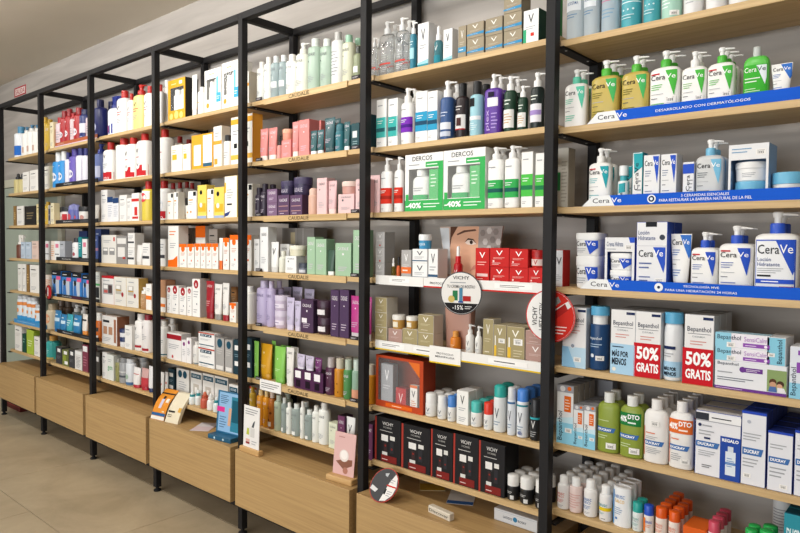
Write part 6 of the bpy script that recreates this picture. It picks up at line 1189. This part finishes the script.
ACC = {'b1': 4.9093, 'b2': 4.898, 'b3': 4.8964, 'x1': 5.116, 'x2': 5.36, 'x3': 5.1314, 'x4': 5.1914, 'x5': 5.3145, 'x6': 5.3698, 'x7': 5.1539, 'x8': 5.2025, 'x9': 5.2957, 'x10': 5.3402, 'c0': 3.3187, 'c1': 3.8693, 't0': 3.273, 't1': 3.9111, 'w0': 4.0365, 'w1': 4.2775, 'w2': 4.796, 'w3': 4.0365, 'w4': 4.796, 'p0': 4.3141, 'p1': 4.4539, 'd1': (4.4707, 1.2186, 0.0752), 'd2': (4.8071, 1.1649, 0.0837), 'd4': (0.8429, 1.0231, 0.0501), 'f': (4.269, 4.5497, 1.4546), 'g': (4.321, 4.4438, 1.1645), 'k0': 0.9338, 'k1': 1.5901, 'k2': 0.1063, 'k3': 0.7427, 'ex': (-0.6696, -0.3982, 2.6604, 2.7401), 's1': (3.3334, -0.0215, 0.1174, 0.1905), 's2': (3.9018, 0.0167, 0.1117, 0.1701), 'bk': (2.54, -0.022), 'bs': (3.0619, 0.0332, 0.1684, 0.2061), 'd3': (4.1526, -0.0485, 0.0661), 'fl': [(4.3595, 0.2065, 0.5, ['#e6e4e0', (-0.075, -0.045, '#3a6ab0'), (0.02, 0.07, '#d8d4cc')], 'white and blue flyer lying under the black cartons'), (4.1901, 0.2356, 0.7, ['#d8c89c', (-0.07, 0, '#c8a43a')], 'yellow flyer lying behind the round sign'), (2.8055, 0.0722, 0.6, ['#dcd6d8', (-0.07, 0.0, '#d8c4c8')], 'pale pink sheet lying on the middle cabinet')], 'blk': (4.4074, 0.0128), 'wb': (4.6466, 0.1586), 'rb': (-0.1045, 0.1786), 'ps': (3.377, 0.6996, 0.1557)}
BLUE = '#0f58cc'
def blue_strip(l, X0, texts, label):
    X1 = jx(7) - 0.006; w = X1 - X0; a = 0.095/w; h = 0.031
    pr = [('p', [(0.0, 0.0), (a*1.08, 0.0), (a*0.92, 1.0), (0.35*a, 1.0)], '#eceeee'), ('t', a*0.36, 0.28, a*0.92, 0.74, 'Cera', INK), ('t', a*0.98, 0.3, a*1.3, 0.74, 'Ve', '#f4f6fa')]
    pr += [('t', u0, v0, u1, v1, s, '#f4f6fa') for u0, v0, u1, v1, s in texts]
    return pr, card('shelf_strip', (X0+X1)/2, YS + 0.001, ztop(6, l), w, h, 0.004, BLUE, pr, label, 'strip', 'blue brand strips on the right bay', fin='i',
        shape=[(0, 0), (1, 0), (1, 1), (0.35*a, 1)], part='strip_body')
for (l, X0, label) in ((1, ACC['b1'], 'blue strip reading DESARROLLADO CON DERMATÓLOGOS on second shelf'), (2, ACC['b2'], 'blue strip reading 3 CERAMIDAS ESENCIALES on third shelf'), (3, ACC['b3'], 'blue strip reading TECNOLOGÍA MVE on fourth shelf')):
    W2 = jx(7) - 0.006 - X0
    u = lambda x: (ACC['x%d' % x] - X0)/W2
    if l == 1: tx = [(u(1), 0.36, u(2), 0.64, 'DESARROLLADO CON DERMATÓLOGOS')]
    elif l == 2: tx = [(u(4), 0.58, u(5), 0.82, '3 CERAMIDAS ESENCIALES'), (u(3), 0.2, u(6), 0.46, 'PARA RESTAURAR LA BARRERA NATURAL DE LA PIEL')]
    else: tx = [(u(8), 0.6, u(9), 0.84, 'TECNOLOGÍA MVE'), (u(7), 0.2, u(10), 0.46, 'PARA UNA HIDRATACIÓN 24 HORAS')]
    pr, o = blue_strip(l, X0, tx, label)
    if l != 1:
        uc = u(3) - 0.03 if l == 2 else u(7) - 0.025
        A, B = prints([('o', uc, 0.5, 0.017, '#eef2f6'), ('o', uc, 0.5, 0.012, '#1a2c50' if l == 2 else '#f2f4f6'), ('o', uc, 0.5, 0.006, '#dfe8f2' if l == 2 else '#1a2c50')], lambda x, z: -0.0012, W2, 0, 0.031)
        link('emblem', A.build('emblem'), o)

# oak header strips with the range's name on the third bay from the right, small shelf tags
for l in range(6):
    z0 = SB[4][l] - 0.007
    card('header_strip', (ACC['c0'] + ACC['c1'])/2, YS - 0.0065, z0, ACC['c1'] - ACC['c0'], TH + 0.0072, 0.006, OAK_BOARD,
         [('t', 0.33, 0.2, 0.58, 0.8, 'CAUDALIE', '#3a2c1c')], 'oak header strip with engraved name on %s, third-right bay' % shelfname[l], 'strip', 'oak header strips of the third-right bay', part='strip_body', bev=0.0006)
    for k, xx in enumerate((ACC['t0'], ACC['t1'])):
        card('shelf_tag', xx, YS + 0.0005, ztop(4, l), 0.045, 0.015, 0.003, '#2a2428', [('l', .12, .25, .88, .75, 2, '#d9d6d8')], 'small black tag with white print at %s end of %s, third-right bay' % ('left' if k == 0 else 'right', shelfname[l]), 'tag', 'black shelf tags of the third-right bay')

# white edge strips of the second bay from the right
def edge(l, X0, X1, low, pr, label):
    h = 0.036; q = ([('r', 0, 0, 1, 0.14, low)] if low else []) + pr
    return card('shelf_strip', (X0+X1)/2, YS - 0.0052, SB[5][l] - 0.004, X1 - X0, h, 0.005, '#ecebe7', q, label, 'strip', None, part='strip_body')
edge(3, ACC['w0'], ACC['w1'], None, [('r', .3, .3, .72, .8, '#f6f5f2'), ('l', .36, .4, .66, .7, 2, '#5a5a5c')], 'plain white edge strip left on fourth shelf, second-right bay')
edge(3, ACC['w1'] + 0.002, ACC['w2'], '#c8261e', [('t', .06, .36, .22, .58, 'PROTOCOLO', '#2a2a2c'), ('r', .6, .32, .88, .82, '#f6f5f2'), ('l', .64, .42, .84, .72, 2, '#5a5a5c')], 'white edge strip with red lower line on fourth shelf, second-right bay')
edge(4, ACC['w3'], ACC['w4'], '#e2bf1e', [('r', .03, .3, .2, .85, '#f6f5f2'), ('l', .05, .42, .18, .75, 2, '#5a5a5c'), ('r', .26, .3, .46, .8, '#f6f5f2'), ('l', .28, .42, .44, .7, 1, '#5a5a5c'), ('r', .7, .3, .9, .8, '#f6f5f2'), ('l', .73, .42, .88, .7, 1, '#5a5a5c')], 'white edge strip with yellow lower line on fifth shelf, second-right bay')
card('price_card', (ACC['p0'] + ACC['p1'])/2, YS - 0.0095, SB[5][4] - 0.022, ACC['p1'] - ACC['p0'], 0.062, 0.003, '#efeeea', [('r', 0, 0, 1, .08, '#e2bf1e'), ('t', .24, .55, .78, .66, 'PROTOCOLO', '#3a3a3c'), ('t', .2, .36, .82, .47, 'MENOPAUSIA', '#3a3a3c')], 'white card reading PROTOCOLO MENOPAUSIA on yellow-lined strip', 'card')

def disc(name, X, Y, Z, r, pr, label, cat, col='#eceae6', rx=0, rz=0, rim=None, n=40, ry=0):
    root = tag(empty(name, (X, Y, Z)), label, cat); root.rotation_euler = (rx, ry, rz)
    v = [(r*math.cos(2*math.pi*k/n), yy, r + r*math.sin(2*math.pi*k/n)) for yy in (0, 0.0025) for k in range(n)]
    f = [tuple(range(n)), tuple(range(2*n-1, n-1, -1))] + [((i+1) % n, i, i+n, (i+1) % n + n) for i in range(n)]
    link('disc', fixn(mesh('disc', v, f, [M(rim or col, 'p')])), root)
    if rim:
        v = [(0.955*r*math.cos(2*math.pi*k/n), -0.0004, r + 0.955*r*math.sin(2*math.pi*k/n)) for k in range(n)]
        link('face', mesh('face', v, [tuple(range(n))], [M(col, 'i')]), root)
    A, B = prints(pr, lambda x, z: -0.0006, 2*r, 0, 2*r)
    if A.v: link('label_print', A.build('label_print'), root)
    if B.v: link('lettering', B.build('lettering'), root)
    return root
def chord(v1, v0=None, n=14):
    """polygon of the unit disc below v1 (in 0..1 face coordinates)"""
    a = math.asin(max(-1, min(1, (v1 - 0.5)/0.47)))
    return [(0.5 + 0.47*math.cos(t), 0.5 + 0.47*math.sin(t)) for t in [math.pi - a + (math.pi + 2*a)*k/n for k in range(n+1)]]
X, Z, r = ACC['d1']
disc('round_sign', X, YS - 0.034, Z - r, r, [('p', chord(0.27), '#1d1c1e'), ('t', .3, .82, .7, .9, 'VICHY', '#2c2c2e'), ('l', .24, .72, .76, .78, 1, GR), ('t', .16, .62, .84, .69, 'TU CREMA DE ROSTRO', '#4a4a4c'),
    ('r', .3, .33, .42, .56, '#2c7a4c'), ('r', .46, .32, .54, .62, '#4c86a4'), ('r', .55, .32, .74, .44, '#b02824'), ('o', .27, .36, .08, '#cfb86a'), ('r', .44, .28, .56, .32, '#2a4c94'), ('t', .3, .12, .56, .22, '-15%', '#ffffff'), ('l', .6, .13, .78, .22, 2, '#e4e4e4')],
    'white round sign with black rim and black -15% band', 'sign', '#eceae6', rim='#232224', rz=0.3)
X, Z, r = ACC['d2']
arc = lambda a0, a1, rr=.475, n=16: [(.5 + rr*math.cos(math.radians(a0 + (a1-a0)*k/n)), .5 + rr*math.sin(math.radians(a0 + (a1-a0)*k/n))) for k in range(n+1)]
o = disc('round_sign', X, 0.043, Z - r, r, [('p', arc(-95, 85), '#cc2a1e'), ('p', [(.56, .42), (.92, .70), (.86, .80), (.56, .60)], '#e9e7e4'), ('p', [(.60, .44), (.86, .63), (.80, .75), (.60, .60)], '#a81c18'), ('p', [(.56, .66), (.72, .78), (.66, .88), (.56, .80)], '#8c8a88'),
    ('tv', .14, .30, .24, .66, 'VICHY', '#2c2c2e'), ('tv', .28, .22, .36, .74, 'LIFTACTIV', '#2c2c2e'), ('l', .4, .3, .46, .7, 6, '#b4b2b0'), ('l', .6, .16, .84, .34, 3, '#f2d8d4')],
    'red and white round sign hung behind the black post', 'sign', '#ecebe8', rim='#c8281e', rz=0.06)
X, Z, r = ACC['d4']
disc('round_sign', X, YS - 0.018, Z - r, r, [('r', .3, .2, .5, .8, '#e9dfdc')], 'small red round sign hanging on second-left bay', 'sign', '#b82c2c', rim='#8c2020')

# portrait show-card and plinth pieces on the second bay from the right
X0, X1, zt = ACC['f']
bz = ztop(5, 3)
hx = [(0.5 + 0.5*math.cos(k*math.pi/3), 0.5 + 0.5*math.sin(k*math.pi/3)) for k in range(6)]
pr = [('p', [(.16, 0), (.62, 0), (.66, .5), (.64, 1), (.18, 1)], '#d9a98c'), ('p', [(.64, 1), (.62, .45), (.72, .05), (.9, .05), (1, 1)], '#9c948f'), ('p', [(.0, .98), (.15, .98), (.2, .1), (.12, .1)], '#d5dade'),
      ('p', [(.28, .86), (.40, .93), (.58, .95), (.60, .92), (.42, .895), (.30, .84)], '#5c4032'), ('p', [(.42, .70), (.47, .76), (.54, .75), (.6, .68), (.53, .66), (.46, .67)], '#e6d4c8'), ('o', .52, .71, .026, '#3a2a24'), ('p', [(.41, .71), (.47, .785), (.55, .77), (.61, .68), (.55, .745), (.47, .755)], '#3a2820'), ('p', [(.18, 1), (.3, 1), (.2, .8), (.17, .6)], '#5a3a2a'), ('p', [(.5, .18), (.58, .22), (.62, .32), (.56, .28)], '#c48474')]
for i, (a, b2) in enumerate(((.70, .88), (.80, .92), (.90, .9), (.74, .72), (.85, .76), (.94, .72), (.70, .56), (.80, .6), (.90, .58), (.76, .42), (.86, .44))):
    pr.append(('p', [(a + (u-.5)*.085, b2 + (v-.5)*.13) for u, v in hx], '#c4beba' if i % 2 else '#857d79'))
card('show_card', (X0+X1)/2, YS + 0.105, bz, X1 - X0, zt - bz, 0.006, '#cdb4a4', pr, 'show-card with close-up of an eye and cheek on fourth shelf', 'poster', shape=[(.1, 0), (.9, 0), (1, 1), (0, 1)])
X0, X1, zt = ACC['g']
bz = ztop(5, 4)
root = tag(empty('display_block', ((X0+X1)/2, YS + 0.085, bz)), 'tall pinkish display block behind the squat orange bottle', 'display')
hw = (X1-X0)/2
link('block', mesh('block', *loft([(0, hw*0.86, 0.018, 6), (zt-bz, hw, 0.020, 6)], 20), [M('#b48a7a', 'p')], None, True), root)
boxo('base_plate', -hw*0.95, -0.0225, 0, hw*0.95, 0.0225, 0.006, M('#d8cfc8', 'p'), root, 0.001)

# edge strips on the left bays
for (b, l, X0, X1, h, col, pr, label) in (
    (1, 0, 'k0', 'k1', .028, '#b5603a', [('r', 0, 0, 1, .22, '#d9c8dc'), ('l', .05, .5, .3, .7, 1, '#e8d8cc')], 'terracotta strip in front of red bottles, second-left bay'),
    (1, 1, 'k0', 'k1', .026, '#1f1f21', [('t', .22, .4, .42, .68, 'Eucerin', '#e2e2e2'), ('l', .6, .4, .95, .6, 1, '#8c8c8e')], 'black strip in front of blue and violet bottles'),
    (1, 2, 'k0', 'k1', .026, '#232325', [('t', .2, .4, .42, .68, 'Eucerin', '#e2e2e2'), ('l', .6, .4, .95, .6, 1, '#8c8c8e')], 'black strip in front of white jars, second-left bay'),
    (1, 3, 'k0', 'k1', .026, '#232325', [('t', .16, .4, .38, .68, 'Eucerin', '#e2e2e2'), ('l', .6, .4, .95, .6, 1, '#8c8c8e')], 'black strip on fourth shelf, second-left bay'),
    (1, 4, 'k0', 'k1', .022, '#1d1d1f', [('t', .16, .4, .38, .68, 'Eucerin', '#e2e2e2'), ('r', .38, .1, .62, .9, '#4c2a3a'), ('l', .66, .4, .95, .6, 1, '#8c8c8e')], 'black strip under the blue and black cartons'),
    (1, 5, 'k0', 'k1', .026, '#1d1d1f', [('t', .16, .4, .38, .68, 'Eucerin', '#e2e2e2'), ('l', .6, .4, .95, .6, 1, '#8c8c8e')], 'black strip in front of blue tubes, second-left bay'),
    (0, 5, 'k2', 'k3', .03, '#3f93d0', [('l', .1, .4, .9, .7, 1, '#b8dcf0')], 'bright blue strip in front of spray cans')):
    card('shelf_strip', (ACC[X0]+ACC[X1])/2, YS + 0.001, ztop(b, l), ACC[X1]-ACC[X0], h, 0.004, col, pr, label, 'strip', None, 'p', part='strip_body')

# exit sign on the wall
X0, X1, z0, z1 = ACC['ex']
card('exit_sign', (X0+X1)/2, 0.346, z0, X1-X0, z1-z0, 0.005, '#e9dcd8', [('r', 0, 0, 1, 1, '#b83a44'), ('r', .07, .14, .93, .86, '#ead9d4'), ('t', .12, .24, .88, .76, 'SALIDA', '#b83a44')], 'small red and white exit sign on the wall', 'sign')

# counter pieces on the cabinet tops
CT = ZC1 - 0.0008
def stand(X, Y, w, h, col, pr, label, group=None, hd=0.03):
    root = tag(empty('card_stand', (X, Y, CT)), label, 'sign', group)
    root.rotation_euler = (0, 0, math.radians(5 if hd > 0.02 else 0))
    v, f = bxv(-w*0.62, -hd, 0, w*0.62, hd, 0.024, 0.003)
    link('wooden_base', fixn(mesh('wooden_base', v, f, [wood('card_base_oak', ('#b98f56', '#c8a068', '#d6b27c'))])), root)
    c = link('card', mesh('card', *bxv(-w/2, -0.0015, 0, w/2, 0.0015, h), [M(col, 'c')]), root, (0, 0, 0.0242)); c.rotation_euler = (math.radians(-6 if hd > 0.02 else -2), 0, 0)
    A, B = prints(pr, lambda x, z: -0.0016, w, 0, h)
    if A.v: link('label_print', A.build('label_print'), c)
    if B.v: link('lettering', B.build('lettering'), c)
X, Y, w, h = ACC['s1']
stand(X, Y, w, h, '#e9e7e4', [('l', .1, .78, .9, .95, 3, '#8a8a8c'), ('r', .36, .26, .72, .5, '#e2e0dc'), ('r', .46, .26, .72, .48, '#d2d0cc'), ('p', [(.2, .3), (.38, .3), (.36, .46), (.24, .46)], '#b8c04a'), ('p', [(.52, .5), (.66, .5), (.74, .68), (.62, .62)], '#55585c'), ('r', .18, .08, .42, .13, '#8c2c2c'), ('r', .18, .14, .42, .2, '#e0b4a8'), ('l', .55, .08, .9, .2, 2, '#aaaaac')], 'white card stand with perfume picture on wooden base', hd=0.014)
X, Y, w, h = ACC['s2']
stand(X, Y, w, h, '#dcb4b0', [('p', [(.12, .3), (.5, .14), (.9, .26), (.9, .4), (.4, .36)], '#8a5c4a'), ('o', .5, .46, .22, '#e6dcd6'), ('o', .5, .48, .16, '#f2ece8'), ('o', .6, .12, .12, '#b07a68'), ('l', .2, .86, .6, .93, 1, '#c08c86')], 'pink card stand with cream jar picture on wooden base')

# leaflet tent and cream bag-like booklet on the middle cabinet
X, Y = ACC['bk']
root = tag(empty('leaflet_pack', (X, Y, CT)), 'orange leaflet with navy foot curved over cream paper packs', 'leaflet')
root.rotation_euler = (0, 0, math.radians(10))
def curved_sheet(name, w, L, th, lean, x0, col, pr, parent, bulge=0.02):
    vs = []; fs = []; n = 8
    def pos(t):
        y = L*math.sin(lean)*t; z = L*math.cos(lean)*t
        return y - bulge*math.sin(math.pi*t)*math.cos(lean), z + bulge*math.sin(math.pi*t)*math.sin(lean)
    for off in (0, th):
        for i in range(n+1):
            y, z = pos(i/n)
            for x in (x0 - w/2, x0 + w/2): vs.append((x, y + off, z))
    m = 2*(n+1)
    for i in range(n):
        a = 2*i
        fs += [(a, a+1, a+3, a+2), (a+m, a+m+2, a+m+3, a+m+1), (a, a+2, a+m+2, a+m), (a+1, a+m+1, a+m+3, a+3)]
    fs += [(0, m, m+1, 1), (m-2, m-1, 2*m-1, 2*m-2)]
    me = fixn(mesh(name, vs, fs, [M(col, 'c')])); o = link(name, me, parent)
    def surf(x, z):
        best = min(range(41), key=lambda k: abs(pos(k/40)[1] - z)); return pos(best/40)[0] - 0.001
    A, B = prints(pr, lambda x, z: surf(x, z), w, 0, pos(1)[1])
    for nm, q in (('label_print', A), ('lettering', B)):
        if q.v:
            oo = link(nm, q.build(nm), o); oo.location = (x0, 0, 0)
    return o
seg = lambda u0, v0, u1, v1, c, k=6: [('r', u0, v0 + (v1-v0)*i/k, u1, v0 + (v1-v0)*(i+1)/k, c) for i in range(k)]
curved_sheet('orange_leaflet', 0.105, 0.18, 0.004, 0.62, -0.042, '#e09030', seg(0, .02, 1, .14, '#e9e4da', 2) + seg(0, .16, 1, .26, '#2c5f94', 2) + seg(0, .86, 1, .9, '#2a2622', 1) + seg(.36, .42, .56, .72, '#cfc9d8', 4) + seg(.38, .72, .54, .8, '#1f1f22', 1) + seg(.7, .62, .92, .74, '#f0e4d0', 2) + seg(.72, .3, .9, .34, '#f4dcb0', 1), root)
curved_sheet('cream_pack', 0.10, 0.17, 0.02, 0.58, 0.07, '#e3d9bf', seg(.05, .36, .55, .42, '#2a2622', 1) + seg(.08, .26, .4, .29, '#8c8472', 1) + seg(.08, .2, .4, .23, '#8c8472', 1) + seg(.75, .4, .98, .55, '#d8a84c', 2), root, 0.012)
curved_sheet('cream_pack', 0.10, 0.155, 0.018, 0.6, -0.042, '#dfd6c0', [], root, 0.012).location = (0, 0.012, 0)

# blue promotional stand
X, Y, w, h = ACC['bs']
root = tag(empty('promo_stand', (X, Y, CT)), 'blue promotional stand with tube picture and pink tab', 'display')
root.rotation_euler = (0, 0, math.radians(6))
v, f = bxv(-w/2, -0.05, 0, w/2, 0.018, 0.022, 0.002)
link('stand_base', fixn(mesh('stand_base', v, f, [M('#1c5878', 'p')])), root)
A, B = prints([('o', .3, .5, .035, '#c4dce8'), ('o', .68, .5, .035, '#c4dce8')], lambda x, z: -0.05, w, 0, 0.022)
link('emblem', A.build('emblem'), root)
bp_ = link('back_panel', fixn(mesh('back_panel', *bxv(-w/2, 0, 0, w/2, 0.006, h, 0.001), [M('#2a6a90', 'p')])), root, (0, 0.0, 0.0222)); bp_.rotation_euler = (math.radians(-5), 0, 0)
A, B = prints([('r', .08, .04, .98, .97, '#8fb8dc'), ('r', .62, .08, .98, .9, '#2f7f98'), ('r', .66, .3, .94, .82, '#17566a'), ('p', [(.5, .2), (.62, .2), (.64, .62), (.52, .62)], '#d8a888'), ('r', 0, .5, .34, .62, '#d8348c'), ('l', .14, .7, .5, .92, 5, '#2a4c74'), ('l', .14, .12, .44, .42, 5, '#4c6c94')], lambda x, z: -0.0003, w, 0, h)
link('label_print', A.build('label_print'), bp_); link('lettering', B.build('lettering'), bp_)

# round black and white sign lying back on the second-right cabinet
X, Y, r = ACC['d3']
disc('round_sign', X, Y, CT, r, [('p', [(.55, .05), (.75, .1), (.92, .3), (.96, .55), (.88, .78), (.78, .88), (.66, .6)], '#ece8e4'), ('r', .6, .5, .95, .54, '#c8281e'), ('l', .66, .6, .86, .72, 2, GR), ('r', .6, .26, .66, .42, '#1d1c1e'), ('l', .7, .22, .88, .4, 3, GR), ('p', [(.06, .3), (.3, .24), (.36, .34), (.1, .42)], '#dcdcdc'), ('p', [(.4, .82), (.54, .86), (.52, .74), (.44, .76)], '#b8bcc0')],
     'round black and white sign leaning back on the second-right cabinet', 'sign', '#4a4a4c', rx=-0.62, rim='#b83a30')
# flyers
for k, (X, Y, rz, cols, lb) in enumerate(ACC['fl']):
    root = tag(empty('flyer', (X, Y, CT)), lb, 'flyer'); root.rotation_euler = (0, 0, rz)
    boxo('sheet', -0.05, -0.075, 0.0004, 0.05, 0.075, 0.0016, M(cols[0], 'c'), root)
    for q, (y0, y1, c) in enumerate(cols[1:]): boxo('print_band', -0.049, y0, 0.0017, 0.049, y1, 0.0019, M(c, 'i'), root)
# dark script block and white flat carton
X, Y = ACC['blk']
root = tag(empty('name_block', (X, Y, CT)), 'small dark acrylic name block lying on the second-right cabinet', 'sign'); root.rotation_euler = (0, 0, math.radians(-8))
v, f = bxv(-0.055, -0.012, 0, 0.055, 0.012, 0.026, 0.002)
link('block', fixn(mesh('block', v, f, [M('#d9d0be', 'p')])), root)
A, B = prints([('t', .06, .3, .94, .7, 'Discover', '#241c14')], lambda x, z: -0.012, 0.11, 0, 0.026)
link('lettering', B.build('lettering'), root)
X, Y = ACC['wb']
root = tag(empty('carton', (X, Y, CT)), 'low white carton with blue drop logo at the right of the second-right cabinet', 'box')
v, f = bxv(-0.085, -0.04, 0, 0.085, 0.04, 0.042, 0.001)
link('carton', fixn(mesh('carton', v, f, [M('#dfe2e4', 'c')])), root)
A, B = prints([('o', .5, .5, .05, '#3a86b0'), ('t', .22, .36, .43, .56, 'LATIDO', '#2c3c54'), ('t', .57, .36, .76, .56, 'ROSAY', '#2c3c54'), ('r', .0, .86, 1, .89, '#b9c0c8')], lambda x, z: -0.04, 0.17, 0, 0.042)
link('label_print', A.build('label_print'), root); link('lettering', B.build('lettering'), root)
# flat red box on the floor under the far-left cabinet
X, Y = ACC['rb']
root = tag(empty('floor_box', (X, Y, 0.0004)), 'flat red and black box on the floor under the leftmost cabinet', 'box')
boxo('box_body', -0.15, -0.06, 0, 0.15, 0.06, 0.03, M('#5a2420', 'c'), root, 0.002)
boxo('lid', -0.152, -0.062, 0.0302, 0.152, 0.062, 0.042, M('#7c2c26', 'c'), root, 0.002)

card('price_card', ACC['ps'][0], YS - 0.0105, ACC['ps'][1], ACC['ps'][2], 0.05, 0.003, '#efeeec', [('l', .08, .2, .92, .8, 3, '#7c7c7e')], 'white paper notice clipped on sixth shelf of third-right bay', 'card')

for o in C.objects:
    if o.name.split('.')[0] in ('label_print', 'lettering', 'emblem', 'print_band'): o['kind'] = 'stuff'
